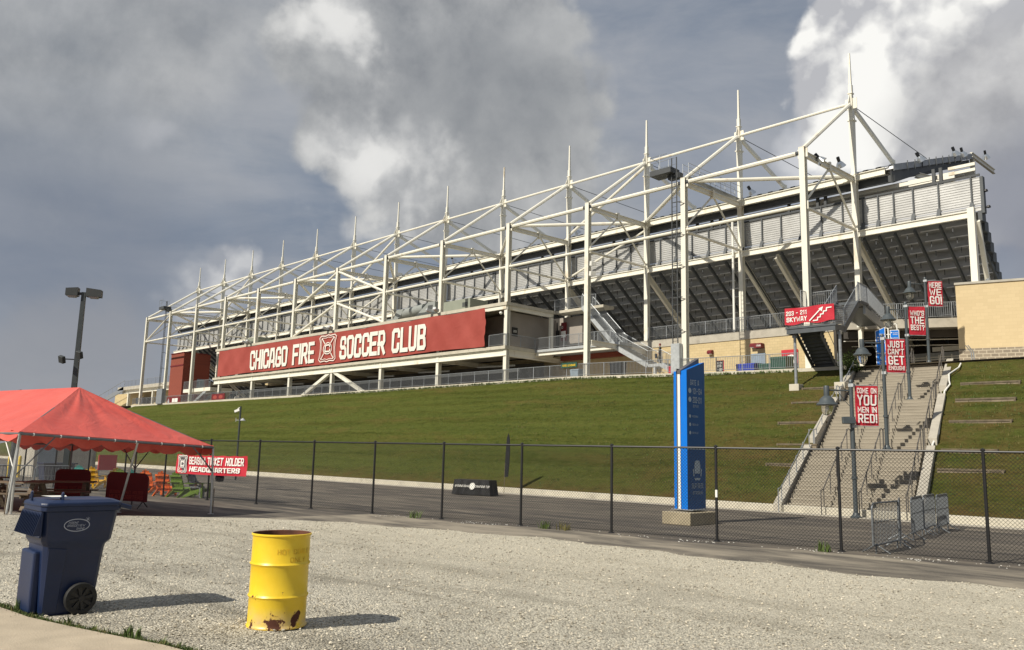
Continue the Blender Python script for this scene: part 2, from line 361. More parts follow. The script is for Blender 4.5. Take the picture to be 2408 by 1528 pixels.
# ---------------------------------------------------------------- mesh builder
def wloc(o):
    v = Vector((0, 0, 0))
    while o is not None:
        v += o.location; o = o.parent
    return v
class MB:
    def __init__(s): s.v = []; s.f = []
    def add(s, vs, fs):
        k = len(s.v); s.v += [tuple(p) for p in vs]; s.f += [tuple(i + k for i in f) for f in fs]; return s
    def box(s, x0, x1, y0, y1, z0, z1):
        return s.add([(x0, y0, z0), (x1, y0, z0), (x1, y1, z0), (x0, y1, z0), (x0, y0, z1), (x1, y0, z1), (x1, y1, z1), (x0, y1, z1)],
                     [(0, 3, 2, 1), (4, 5, 6, 7), (0, 1, 5, 4), (1, 2, 6, 5), (2, 3, 7, 6), (3, 0, 4, 7)])
    def beam(s, a, b, w, h, up=(0, 0, 1), w2=None, h2=None):
        a = Vector(a); b = Vector(b); d = (b - a).normalized(); up = Vector(up)
        if abs(d.dot(up)) > 0.98: up = Vector((0, 1, 0))
        r = d.cross(up).normalized(); u = r.cross(d)
        w2 = w if w2 is None else w2; h2 = h if h2 is None else h2
        q = []
        for p, ww, hh in ((a, w, h), (b, w2, h2)):
            q += [p - r * ww / 2 - u * hh / 2, p + r * ww / 2 - u * hh / 2, p + r * ww / 2 + u * hh / 2, p - r * ww / 2 + u * hh / 2]
        return s.add(q, [(0, 1, 2, 3), (7, 6, 5, 4), (0, 4, 5, 1), (1, 5, 6, 2), (2, 6, 7, 3), (3, 7, 4, 0)])
    def ibeam(s, a, b, w, h, t=0.03):
        a = Vector(a); b = Vector(b); d = (b - a).normalized(); up = Vector((0, 0, 1))
        if abs(d.dot(up)) > 0.98: up = Vector((0, 1, 0))
        r = d.cross(up).normalized(); u = r.cross(d); o = u * (h / 2 - t / 2)
        s.beam(a + o, b + o, w, t, u); s.beam(a - o, b - o, w, t, u); s.beam(a, b, t, h - 2 * t, u); return s
    def hcol(s, x, y, z0, z1, w=0.38, d=0.38, t=0.05):
        # H column, flanges facing -y and +y
        s.box(x - w / 2, x + w / 2, y - d / 2, y - d / 2 + t, z0, z1); s.box(x - w / 2, x + w / 2, y + d / 2 - t, y + d / 2, z0, z1)
        s.box(x - t / 2, x + t / 2, y - d / 2 + t, y + d / 2 - t, z0, z1); return s
    def tube(s, a, b, r, n=8, r2=None, cap=True):
        a = Vector(a); b = Vector(b); d = (b - a).normalized(); up = Vector((0, 0, 1))
        if abs(d.dot(up)) > 0.98: up = Vector((0, 1, 0))
        rr = d.cross(up).normalized(); u = rr.cross(d); r2 = r if r2 is None else r2
        vs = []
        for p, q in ((a, r), (b, r2)):
            for i in range(n):
                an = 2 * math.pi * i / n; vs.append(p + rr * math.cos(an) * q + u * math.sin(an) * q)
        fs = [(i, (i + 1) % n, n + (i + 1) % n, n + i) for i in range(n)]
        if cap: fs += [tuple(range(n - 1, -1, -1)), tuple(range(n, 2 * n))]
        return s.add(vs, fs)
    def path(s, pts, r, n=6):
        for a, b in zip(pts, pts[1:]): s.tube(a, b, r, n)
        return s
    def lathe(s, prof, cx=0, cy=0, n=24, cz=0, capb=False, capt=False):
        vs = []; m = len(prof)
        for r, z in prof:
            for i in range(n):
                an = 2 * math.pi * i / n; vs.append((cx + r * math.cos(an), cy + r * math.sin(an), cz + z))
        fs = []
        for j in range(m - 1):
            for i in range(n): fs.append((j * n + i, j * n + (i + 1) % n, (j + 1) * n + (i + 1) % n, (j + 1) * n + i))
        if capb: fs.append(tuple(range(n - 1, -1, -1)))
        if capt: fs.append(tuple((m - 1) * n + i for i in range(n)))
        return s.add(vs, fs)
    def prism(s, pts, off):
        n = len(pts); off = Vector(off); a = [Vector(p) for p in pts]; b = [p + off for p in a]
        return s.add(a + b, [tuple(range(n)), tuple(range(2 * n - 1, n - 1, -1))] + [(i, n + i, n + (i + 1) % n, (i + 1) % n) for i in range(n)])
    def quad(s, a, b, c, d): return s.add([a, b, c, d], [(0, 1, 2, 3)])
    def build(s, name, m, parent=None, smooth=False, bevel=0):
        me = bpy.data.meshes.new(name)
        off = wloc(parent) if parent is not None else Vector((0, 0, 0))
        me.from_pydata([(p[0] - off[0], p[1] - off[1], p[2] - off[2]) for p in s.v], [], s.f)
        me.materials.append(m)
        if smooth is not False:
            me.polygons.foreach_set('use_smooth', [True] * len(me.polygons))
            try: me.set_sharp_from_angle(angle=rad(35 if smooth is True else smooth))
            except Exception: pass
        bm = bmesh.new(); bm.from_mesh(me); bmesh.ops.recalc_face_normals(bm, faces=bm.faces); bm.to_mesh(me); bm.free()
        o = bpy.data.objects.new(name, me); SC.collection.objects.link(o)
        if parent is not None: o.parent = parent
        if bevel:
            md = o.modifiers.new('bevel', 'BEVEL'); md.width = bevel; md.segments = 2; md.limit_method = 'ANGLE'
        return o
def tag(o, label=None, cat=None, group=None, kind=None):
    if label: o['label'] = label
    if cat: o['category'] = cat
    if group: o['group'] = group
    if kind: o['kind'] = kind
    return o
def empty(name, loc, label=None, cat=None, group=None, rz=0):
    o = bpy.data.objects.new(name, None); SC.collection.objects.link(o)
    o.location = loc; o.rotation_euler = (0, 0, rz); o.empty_display_size = 0.2
    return tag(o, label, cat, group)
def copy_tree(o, parent=None):
    c_ = o.copy(); SC.collection.objects.link(c_)
    if parent is not None: c_.parent = parent
    for ch in list(o.children): copy_tree(ch, c_)
    return c_
# ---------------------------------------------------------------- block lettering
_O = [(0, .5), (.5, 0), (1.5, 0), (2, .5), (2, 3.5), (1.5, 4), (.5, 4), (0, 3.5), (0, .5)]
_P = [(0, 0), (0, 4), (1.5, 4), (2, 3.5), (2, 2.3), (1.5, 1.8), (0, 1.8)]
GL = {'A': (2, [[(0, 0), (0, 3.4), (.6, 4), (1.4, 4), (2, 3.4), (2, 0)], [(0, 1.7), (2, 1.7)]]),
 'B': (2, [[(0, 0), (1.5, 0), (2, .5), (2, 1.6), (1.6, 2.05), (2, 2.5), (2, 3.5), (1.5, 4), (0, 4), (0, 0)], [(0, 2.05), (1.6, 2.05)]]),
 'C': (2, [[(2, 2.9), (2, 3.5), (1.5, 4), (.5, 4), (0, 3.5), (0, .5), (.5, 0), (1.5, 0), (2, .5), (2, 1.1)]]),
 'D': (2, [[(0, 0), (1.4, 0), (2, .6), (2, 3.4), (1.4, 4), (0, 4), (0, 0)]]),
 'E': (2, [[(2, 0), (0, 0), (0, 4), (2, 4)], [(0, 2), (1.7, 2)]]), 'F': (2, [[(0, 0), (0, 4), (2, 4)], [(0, 2), (1.7, 2)]]),
 'G': (2, [[(2, 2.9), (2, 3.5), (1.5, 4), (.5, 4), (0, 3.5), (0, .5), (.5, 0), (1.5, 0), (2, .5), (2, 1.9), (1.15, 1.9)]]),
 'H': (2, [[(0, 0), (0, 4)], [(2, 0), (2, 4)], [(0, 2), (2, 2)]]), 'I': (0, [[(0, 0), (0, 4)]]),
 'J': (2, [[(0, 1.2), (0, .5), (.5, 0), (1.5, 0), (2, .5), (2, 4)]]), 'K': (2, [[(0, 0), (0, 4)], [(2, 4), (.3, 2), (2, 0)]]),
 'L': (1.8, [[(0, 4), (0, 0), (1.8, 0)]]), 'M': (2.8, [[(0, 0), (0, 4), (1.4, 1.2), (2.8, 4), (2.8, 0)]]),
 'N': (2, [[(0, 0), (0, 4), (2, 0), (2, 4)]]), 'O': (2, [_O]), '0': (2, [_O]), 'P': (2, [_P]),
 'Q': (2, [_O, [(1.2, 1), (2.2, -.2)]]), 'R': (2, [_P, [(1, 1.8), (2, 0)]]),
 'S': (2, [[(2, 3.0), (2, 3.5), (1.5, 4), (.5, 4), (0, 3.5), (0, 2.5), (.5, 2.05), (1.5, 2.05), (2, 1.6), (2, .5), (1.5, 0), (.5, 0), (0, .5), (0, 1)]]),
 'T': (2, [[(0, 4), (2, 4)], [(1, 4), (1, 0)]]), 'U': (2, [[(0, 4), (0, .5), (.5, 0), (1.5, 0), (2, .5), (2, 4)]]),
 'V': (2, [[(0, 4), (1, 0), (2, 4)]]), 'W': (3, [[(0, 4), (.7, 0), (1.5, 2.8), (2.3, 0), (3, 4)]]), 'X': (2, [[(0, 0), (2, 4)], [(0, 4), (2, 0)]]),
 'Y': (2, [[(0, 4), (1, 2), (2, 4)], [(1, 2), (1, 0)]]), 'Z': (2, [[(0, 4), (2, 4), (0, 0), (2, 0)]]),
 '1': (1.2, [[(.1, 3.2), (.8, 4), (.8, 0)]]), '2': (2, [[(0, 3), (0, 3.5), (.5, 4), (1.5, 4), (2, 3.5), (2, 2.5), (0, .8), (0, 0), (2, 0)]]),
 '3': (2, [[(0, 3.3), (.5, 4), (1.5, 4), (2, 3.5), (2, 2.5), (1.5, 2.05), (.8, 2.05)], [(1.5, 2.05), (2, 1.6), (2, .5), (1.5, 0), (.5, 0), (0, .7)]]),
 '4': (2, [[(1.5, 0), (1.5, 4), (0, 1.3), (2, 1.3)]]), '6': (2, [[(2, 3.3), (1.5, 4), (.5, 4), (0, 3.5), (0, .5), (.5, 0), (1.5, 0), (2, .5), (2, 1.9), (0, 2)]]),
 '7': (2, [[(0, 4), (2, 4), (.8, 0)]]), '-': (1.4, [[(0, 2), (1.4, 2)]]), '!': (0, [[(0, 4), (0, 1.5)], [(0, .5), (0, 0)]]),
 '?': (2, [[(0, 3), (0, 3.5), (.5, 4), (1.5, 4), (2, 3.5), (2, 2.6), (1, 1.9), (1, 1.3)], [(1, .5), (1, 0)]]), "'": (0, [[(0, 4), (0, 3)]]),
 ':': (0, [[(0, 3), (0, 2.6)], [(0, 1), (0, .6)]]), '.': (0, [[(0, .5), (0, 0)]]), ' ': (1.2, [])}
for _k in 'BCDGJOPQRSU0236':
    w_, st_ = GL[_k]
    GL[_k] = (w_, [[({.5: .34, 1.5: 1.66, 1.4: 1.6}.get(x, x), {.5: .42, 3.5: 3.58, .6: .45, 3.4: 3.55}.get(y, y)) for x, y in q] for q in st_])
GL['A'] = (2.1, [[(0, 0), (.5, 4), (1.6, 4), (2.1, 0)], [(.2, 1.15), (1.9, 1.15)]])
GL['N'] = (2.3, [[(0, 0), (0, 4)], [(2.3, 0), (2.3, 4)], [(.1, 3.6), (2.2, .4)]])
GL['G'] = (2, [[(2, 3.0), (2, 3.58), (1.66, 4), (.34, 4), (0, 3.58), (0, .42), (.34, 0), (1.66, 0), (2, .42), (2, 1.75), (1.2, 1.75)]])
def ribbon(mb, pts, t, P, dep, closed, cap):
    n = len(pts); V2 = [Vector(p) for p in pts]
    if closed: V2 = V2[:-1]; n -= 1
    L, R_ = [], []
    for i in range(n):
        if closed: a, b, c_ = V2[i - 1], V2[i], V2[(i + 1) % n]
        else: a = V2[i - 1] if i else None; b = V2[i]; c_ = V2[i + 1] if i < n - 1 else None
        if a is None: d1 = d2 = (c_ - b).normalized()
        elif c_ is None: d1 = d2 = (b - a).normalized()
        else: d1, d2 = (b - a).normalized(), (c_ - b).normalized()
        n1 = Vector((-d1.y, d1.x)); n2 = Vector((-d2.y, d2.x)); m = (n1 + n2)
        m = m.normalized() if m.length > 1e-6 else n1
        k = min(1 / max(m.dot(n1), 0.3), 2.0) * t / 2
        e = Vector((0, 0))
        if a is None: e = -d1 * cap
        if c_ is None: e = d1 * cap
        L.append(b + m * k + e); R_.append(b - m * k + e)
    vs = [P(p, dep) for p in L] + [P(p, dep) for p in R_]
    mb.add(vs, [(i, (i + 1) % n, n + (i + 1) % n, n + i) for i in range(n if closed else n - 1)])
def letters(mb, text, origin, right, up, height, width=None, weight=0.62, gap=1.15, dep0=0.0, nrm_=None, aspect=0.5, ushape=None):
    """single-line block text; origin = lower left corner, width = total width (fitted)"""
    right = Vector(right).normalized(); up = Vector(up).normalized(); nn = Vector(nrm_) if nrm_ is not None else right.cross(up)
    adv = []; x = 0
    for ch in text:
        w, st = GL[ch]; adv.append((x, w, st)); x += w + gap
    tot = x - gap
    t = weight * 1.04                                    # stroke in glyph units, so the counters stay open
    cy = height / (4.0 + t); cx = width / (tot + t) if width else cy * aspect * 2
    o = Vector(origin); j = 0
    for x0, w, st in adv:
        for pts in st:
            j += 1
            q = [(x0 + p[0] + t / 2, p[1] + t / 2) for p in pts]
            closed = len(pts) > 3 and pts[0] == pts[-1]
            def P(p, d):
                r_ = o + right * (p[0] * cx) + up * (p[1] * cy) + nn * d
                return ushape(r_) if ushape else r_
            ribbon(mb, q, t, P, dep0 + 0.0008 * (j % 3), closed, t / 2 if not closed else 0)
    return mb
# ================================================================ SETTING
GA = -0.35
def gz(y): return GA * min(max((y + 45.5) / 8.0, 0), 1)
def zs(x): return float(np.interp(x, [-150, -110, -60, -20, -6.5, 0, 8, 40], [8.1, 8.05, 7.85, 7.85, 7.5, 7.37, 7.35, 7.2]))
YK = -17.7
def bankz(x, y):
    t = min(max((y - YK) / (-0.35 - YK), 0), 1)
    s = t
    return -0.10 + (zs(x) - 0.12 + 0.10) * s
def grid(name, m, xs, ys, zf, kind='structure', smooth=True):
    vs = [(x, y, zf(x, y)) for y in ys for x in xs]; nx = len(xs)
    fs = [(j * nx + i, j * nx + i + 1, (j + 1) * nx + i + 1, (j + 1) * nx + i) for j in range(len(ys) - 1) for i in range(nx - 1)]
    b = MB(); b.add(vs, fs); o = b.build(name, m, None, smooth=80 if smooth else False)
    tag(o, kind=kind); return o
b = MB(); b.quad((-3000, -3000, GA), (3000, -3000, GA), (3000, 3000, GA), (-3000, 3000, GA))
tag(b.build('ground', M['asphalt']), kind='structure')
def gravel_edge(x):
    return float(np.interp(x, [-40, -12, -2, 0.3, 1.2, 3.5, 9.8, 14, 18, 20, 60], [-60, -47.6, -44.5, -43.3, -37.4, -36.1, -34.3, -34.3, -34.1, -33.4, -32.0])) + 0.12 * math.sin(x * 2.1) + 0.07 * math.sin(x * 5.3 + 1)
xs = list(np.concatenate([np.arange(-40, -3, 1.5), np.arange(-3, 24, 0.25), np.arange(24, 60.1, 2)]))
vs, fs = [], []
NY = 60
for i, x in enumerate(xs):
    e = gravel_edge(x)
    for j in range(NY):
        y = -75 + (e + 75) * (j / (NY - 1)) ** 0.7
        vs.append((x, y, gz(y) + 0.006 + (0.018 * math.sin(x * 1.3 + y) * math.sin(y * 1.7) if j < NY - 2 else 0) * (1 if -60 < y < -39.5 else 0) * 0.5))
for i in range(len(xs) - 1):
    for j in range(NY - 1): fs.append((i * NY + j, (i + 1) * NY + j, (i + 1) * NY + j + 1, i * NY + j + 1))
g = MB(); g.add(vs, fs); tag(g.build('gravel_lot', M['gravel'], None, smooth=80), kind='structure')
# worn verge between the stones and the fence
g = MB()
pv = None
for x in list(np.arange(1.2, 60, 0.5)):
    e = gravel_edge(x); f = -31.2 + 0.17 * (x - 12.7) - 0.5 + 0.25 * math.sin(x * 0.9) + 0.12 * math.sin(x * 3.1)
    q = (x, min(e - 0.5, f - 0.3)), (x, f)
    if pv: g.quad((pv[0][0], pv[0][1], GA + 0.004), (q[0][0], q[0][1], GA + 0.004), (q[1][0], q[1][1], GA + 0.004), (pv[1][0], pv[1][1], GA + 0.004))
    pv = q
tag(g.build('worn_verge', M['verge']), kind='structure')
# curved concrete path in the near corner
g = MB(); P_ = [(13.0, -47.35), (14.45, -47.10), (15.2, -46.95), (15.84, -46.78), (16.5, -46.62), (17.03, -46.5), (18.2, -46.2), (20, -45.9)]
P_ = [(14.0, -47.12), (14.45, -47.1), (15.2, -47.02), (15.85, -46.86), (16.5, -46.68), (17.03, -46.52), (17.6, -46.42), (19.0, -46.4)]
top = [(x, y, 0.045) for x, y in P_]; n = len(top)
out = top + [(19.0, -52, 0.045), (12.0, -52, 0.045), (12.0, -47.3, 0.045)]
g.prism([(x, y, -0.05) for x, y, z in out], (0, 0, 0.095))
tag(g.build('path', M['path'], bevel=0.01), kind='structure')
ST0 = -18.0; FL = 5.45; LD = 1.3; NS = 15
def stx(y, side): return (7.42 if side == 'L' else 12.45) - 0.25 * (y + 18.1)
def stairz(y):
    u = y - ST0; z = GA
    if u < 0: return GA
    for k in range(3):
        if u < FL: return z + 2.6 * math.ceil(u / (FL / NS) + 1e-6) / NS
        u -= FL; z += 2.6
        if k < 2:
            if u < LD: return z
            u -= LD
    return z
# grass bank
xs = list(np.concatenate([np.arange(-150, -60, 6), np.arange(-60, 34, 1.0), [40, 60]]))
ys = list(np.linspace(YK, -0.35, 26))
rb = random.Random(3)
def bz2(x, y):
    t = (y - YK) / (-0.35 - YK)
    z = bankz(x, y)
    if 0.02 < t < 0.98: z += 0.06 * math.sin(x * 0.35 + y * 0.8) * math.sin(y * 0.7) + 0.02 * math.sin(x * 1.9)
    if x < -112: z -= (-112 - x) * 0.12 * t
    return z
# the columns of the sheet run parallel to the stair walls, and the sheet dips below the stairs
us = sorted(list(np.arange(-160, -60, 6)) + list(np.arange(-60, 36, 1.0)) + [7.3, 7.36, 12.52, 12.58, 42, 62])
vs = []
for y in ys:
    for u in us:
        x = u - 0.25 * (y + 18.1); z = bz2(x, y)
        if 7.33 < u < 12.55: z = min(z, stairz(y) - .9) if y > ST0 else GA - .3
        vs.append((x, y, z))
nx = len(us)
g = MB(); g.add(vs, [(j * nx + i, j * nx + i + 1, (j + 1) * nx + i + 1, (j + 1) * nx + i) for j in range(len(ys) - 1) for i in range(nx - 1)])
tag(g.build('grass_bank', M['grass'], None, smooth=80), kind='structure')
g = MB(); g.box(-160, 60, -18.05, -17.62, GA - 0.05, -0.07)
tag(g.build('kerb', M['concrete_lt'], bevel=0.02), kind='structure')
g = MB(); g.box(-160, 60, -18.75, -18.05, GA - 0.05, GA + 0.02)
tag(g.build('gutter', M['concrete']), kind='structure')
# concourse floor and its edge
g = MB(); xx = [-150, -110, -60, -20, -6.5, 0, 8, 14]
for a, c2 in zip(xx, xx[1:]):
    g.quad((a, -0.3, zs(a)), (c2, -0.3, zs(c2)), (c2, 19, zs(c2)), (a, 19, zs(a)))
tag(g.build('concourse_floor', M['concrete']), kind='structure')
g = MB(); xx = [-112, -60, -20, -6.5, -0.3]
for a, c2 in zip(xx, xx[1:]):
    g.add([(a, -.45, zs(a) - .6), (c2, -.45, zs(c2) - .6), (c2, -.2, zs(c2) - .6), (a, -.2, zs(a) - .6), (a, -.45, zs(a) + .06), (c2, -.45, zs(c2) + .06), (c2, -.2, zs(c2) + .06), (a, -.2, zs(a) + .06)],
          [(0, 1, 5, 4), (3, 7, 6, 2), (4, 5, 6, 7)])
g.box(-0.3, 2.55, -0.45, -0.2, 6.6, 7.42)
tag(g.build('concourse_kerb', M['concrete_lt']), kind='structure')

# ================================================================ STAIRS up the bank
st = empty('concrete_stairway', (8.5, -9, 3.2), 'broad concrete stairway climbing the grass bank in three flights', 'stairway')
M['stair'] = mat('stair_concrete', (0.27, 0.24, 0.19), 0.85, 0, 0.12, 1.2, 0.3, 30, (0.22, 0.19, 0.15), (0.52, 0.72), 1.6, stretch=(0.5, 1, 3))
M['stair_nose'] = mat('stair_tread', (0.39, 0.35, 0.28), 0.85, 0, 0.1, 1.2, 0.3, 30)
y = ST0; z = GA
for k in range(3):
    g = MB(); nz = MB()
    for i in range(NS):
        y1 = y + FL / NS; z1 = z + 2.6 / NS
        xl, xr = stx(y, 'L') + 0.12, stx(y, 'R') - 0.12
        g.box(xl, xr, y, y1 + 0.02, z - 0.5, z1 - 0.02)
        nz.box(xl + .01, xr - .01, y - 0.015, y1 + 0.01, z1 - 0.02, z1)
        y, z = y1, z1
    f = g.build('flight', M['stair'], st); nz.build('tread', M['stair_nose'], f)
    if k < 2:
        g = MB(); a, c2 = y, y + LD
        g.add([(stx(a, 'L'), a, z - .005), (stx(a, 'R'), a, z - .005), (stx(c2, 'R'), c2, z - .005), (stx(c2, 'L'), c2, z - .005)], [(0, 1, 2, 3)])
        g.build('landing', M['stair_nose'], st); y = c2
YT = y
g = MB(); g.quad((stx(YT, 'L') - .3, YT, z + .0), (9.2, YT, z), (12, 8, z + .0), (1.5, 8, z))
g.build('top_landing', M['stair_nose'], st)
# cheek walls, one per flight and side
for side in 'LR':
    yy = ST0; zz = GA; sg = -1 if side == 'L' else 1
    for k in range(3):
        y0, y1 = yy - (0.25 if k else 0.1), yy + FL + 0.15
        bk = lambda y: bankz(stx(y, side), y) + .16
        z0, z1 = max(zz + (0.05 if k else .04), bk(y0) if y0 > YK else GA + .2), max(zz + 2.6 + 0.2, bk(y1))
        a0, a1 = stx(y0, side), stx(y1, side); w = 0.36 * sg
        g = MB()
        g.add([(a0, y0, z0 - 1.6), (a0 + w, y0, z0 - 1.6), (a1 + w, y1, z1 - 1.6), (a1, y1, z1 - 1.6), (a0, y0, z0 + .12), (a0 + w, y0, z0 + .12), (a1 + w, y1, z1), (a1, y1, z1)],
              [(0, 1, 2, 3), (4, 5, 6, 7), (0, 1, 5, 4), (1, 2, 6, 5), (2, 3, 7, 6), (3, 0, 4, 7)])
        g.build('side_wall', M['concrete'], st, bevel=0.01)
        yy += FL + LD; zz += 2.6
# handrails: side ones and two inner rows, one per flight
M['rail_brown'] = mat('handrail_steel', (0.13, 0.12, 0.11), 0.5, 0.3, 0.15, 8)
rows = [(0.0, 'left side wall'), (0.34, 'second row'), (0.63, 'third row'), (0.965, 'right side')]
for ri, (fr, dsc) in enumerate(rows):
    yy = ST0; zz = GA
    for k in range(3):
        g = MB()
        def X(y): 
            l, r = stx(y, 'L'), stx(y, 'R'); return l - 0.05 + (r - l) * fr if ri == 0 else l + (r - l) * fr
        ya, yb = yy - 0.35, yy + FL + 0.25
        H = 0.92
        pts = [(X(ya), ya, zz + H), (X(yy + 0.1), yy + 0.1, zz + H + 0.05), (X(yb), yb, zz + 2.6 + H), (X(yb + .55), yb + .55, zz + 2.6 + H - 0.02)]
        g.path(pts, 0.024, 6)
        for q in np.linspace(0.03, 0.98, 5):
            y_ = yy + FL * q; g.tube((X(y_), y_, stairz(y_) - .1), (X(y_), y_, zz + 2.6 * q + H + 0.03), 0.022, 6)
        g.tube((X(yb + .5), yb + .5, zz + 2.6), (X(yb + .5), yb + .5, zz + 2.6 + H), 0.022, 6)
        g.tube((X(ya), ya, zz if k else GA), (X(ya), ya, zz + H), 0.022, 6)
        h = g.build('handrail', M['galv'] if ri == 0 else M['rail_brown'], st)
        yy += FL + LD; zz += 2.6
# timber edging boards in the bank (terrace retainers)
tl = [(9.9, 12.6, -4.1, 'R', 'highest retaining timber on the bank, just right of the stair top'), (10.35, 12.95, -6.4, 'R', 'retaining timber right of the stairs, beside the second landing'),
      (10.9, 13.45, -9.15, 'R', 'retaining timber right of the stairs, middle of the second flight'), (11.55, 13.7, -12.3, 'R', 'retaining timber right of the stairs beside the first landing, behind the fence top'),
      (12.0, 14.4, -14.2, 'R', 'lowest retaining timber right of the stairs, with bare soil below it'), (1.4, 4.1, -3.9, 'L', 'retaining timber left of the stairs below the skyway platform'),
      (1.9, 4.3, -6.2, 'L', 'second retaining timber down, left of the stairs'), (2.6, 5.2, -9.1, 'L', 'third retaining timber down, left of the stairs'),
      (4.0, 6.0, -11.9, 'L', 'fourth retaining timber down left of the stairs, behind the fence top'), (4.6, 6.2, -14.1, 'L', 'lowest retaining timber left of the stairs')]
M['soil'] = mat('bare_soil', (0.19, 0.155, 0.11), 0.95, 0, 0.3, 3, 0.5, 20)
for x0, x1, y_, sd, lb in tl:
    zt = bankz(x0, y_) + 0.15
    r = empty('retaining_timber', (x0, y_, zt), lb, 'timber edging', 'retaining timbers in the grass bank beside the stairs')
    g = MB(); g.box(x0, x1, y_, y_ + 0.14, zt - 0.09, zt); g.build('beam', M['timber'], r, bevel=0.01)
    g = MB(); g.box(x0, x1 - 0.04, y_ + 0.03, y_ + 0.1, zt - 0.34, zt - 0.09); g.build('board', M['soil'], r)
    g = MB()
    px = x1 - 0.05 if sd == 'R' else x0 + .03
    g.box(px - .05, px + .03, y_ - 0.03, y_ + 0.04, zt - 0.55, zt + 0.0); g.build('stake', M['timber'], r)
# thin white drain sleeve lying along the right side wall
def tubepath(name, pts, r, m, parent=None, n=6):
    g = MB(); g.path(pts, r, n); return g.build(name, m, parent, smooth=60)
pts = []
kx = [(8.95, -.9), (9.15, -1.6), (8.95, -2.6), (9.25, -3.7), (9.5, -4.2), (9.55, -5.2), (9.7, -6.1), (9.95, -6.6), (10.1, -7.7), (10.2, -8.7), (10.6, -9.4), (10.95, -10.6), (11.1, -11.7), (11.4, -13.3)]
for (x, y_) in kx: pts.append((x + 0.05 * math.sin(y_ * 5), y_, bankz(x, y_) + 0.12))
tag(tubepath('drain_sleeve', pts, 0.04, M['white']), 'thin white drain sleeve lying on the grass along the right stair wall', 'hose')
# ================================================================ loose stones and weeds
rs = np.random.RandomState(5)
def scatter_stones(n, name):
    vs = []; fs = []
    base = np.array([(1, 0, 0), (0, 1, 0), (-1, 0, 0), (0, -1, 0), (0, 0, 1), (0, 0, -.6)])
    tri = [(0, 1, 4), (1, 2, 4), (2, 3, 4), (3, 0, 4), (1, 0, 5), (2, 1, 5), (3, 2, 5), (0, 3, 5)]
    k = 0
    while k < n:
        d = 4.5 + 20 * rs.rand() ** 1.3; a = rs.uniform(-0.62, 0.62)
        fx, fy = _f.x, _f.y; L = math.hypot(fx, fy); fx /= L; fy /= L
        dx = fx * math.cos(a) - fy * math.sin(a); dy = fx * math.sin(a) + fy * math.cos(a)
        x = 24.013 + dx * d; y_ = -49.47 + dy * d
        if y_ > gravel_edge(x) + (0.5 if rs.rand() < .04 else 0.0): continue
        if y_ < np.interp(x, [p[0] for p in P_], [p[1] for p in P_]) + 0.02 and x > 12 : continue
        s = 0.005 + 0.009 * rs.rand() ** 2 * (1 + d / 12)
        r = rs.uniform(0, 6.28); ca, sa = math.cos(r), math.sin(r)
        q = base * s * np.array([1, rs.uniform(.6, 1), rs.uniform(.4, .8)]) + rs.normal(0, s * .16, (6, 3))
        z0 = gz(y_) + 0.008
        for p in q: vs.append((x + p[0] * ca - p[1] * sa, y_ + p[0] * sa + p[1] * ca, z0 + p[2] + s * .25))
        fs += [(a_ + 6 * k, b_ + 6 * k, c_ + 6 * k) for a_, b_, c_ in tri]; k += 1
    g = MB(); g.add(vs, fs)
    o = g.build(name, M['stone']); tag(o, 'pale crushed stones lying loose over the gravel lot', 'gravel', kind='stuff')
def stone_mat():
    m, t, bb = new_mat('loose_stone')
    gi = N(t, 'ShaderNodeNewGeometry')
    cl = mixc(t, gi.outputs['Random Per Island'], (0.20, 0.18, 0.14), (0.66, 0.60, 0.48))
    t.links.new(cl, bb.inputs['Base Color']); bb.inputs['Roughness'].default_value = 0.9
    return m
M['stone'] = stone_mat()
scatter_stones(30000, 'loose_gravel')
def tuft(g, x, y, z, n, h, spread, rr, w=0.012):
    for i in range(n):
        a = rr.uniform(0, 6.28); l = h * rr.uniform(.45, 1.1); px, py = x + rr.uniform(-spread, spread), y + rr.uniform(-spread, spread)
        lean = rr.uniform(.1, .7) * l; ca, sa = math.cos(a), math.sin(a); ww = w * rr.uniform(.6, 1.3)
        p0 = Vector((px, py, z)); p1 = p0 + Vector((ca * lean * .4, sa * lean * .4, l * .6)); p2 = p0 + Vector((ca * lean, sa * lean, l))
        s = Vector((-sa, ca, 0)) * ww
        g.add([p0 - s, p0 + s, p1 + s * .8, p1 - s * .8, p2], [(0, 1, 2, 3), (3, 2, 4)])
rr = random.Random(11)
g = MB(); gd = MB()
for i in range(1700):
    t = rr.random(); x = 14.2 + 3.3 * t
    yb = float(np.interp(x, [p[0] for p in P_], [p[1] for p in P_])) + rr.gauss(0.03, 0.04)
    big = 1.0
    tuft(g if rr.random() < .75 else gd, x, yb, 0.0, 5, 0.04 * rr.uniform(.5, 1.6), 0.03, rr, 0.0045)
for (x, y_, h) in [(14.62, -46.98, .16), (14.9, -46.93, .10), (16.42, -46.58, .13), (16.5, -46.55, .11), (15.6, -46.8, .10), (16.0, -46.72, .07), (16.9, -46.47, .08)]:
    tuft(g, x, y_, 0.0, 16, h, 0.03, rr, 0.008)
tag(g.build('weed_strip', M['blade']), 'low green weeds growing along the edge of the concrete path', 'weeds', kind='stuff')
tag(gd.build('dry_weed_strip', M['blade_dry']), 'yellowing weeds mixed in along the path edge', 'weeds', kind='stuff')
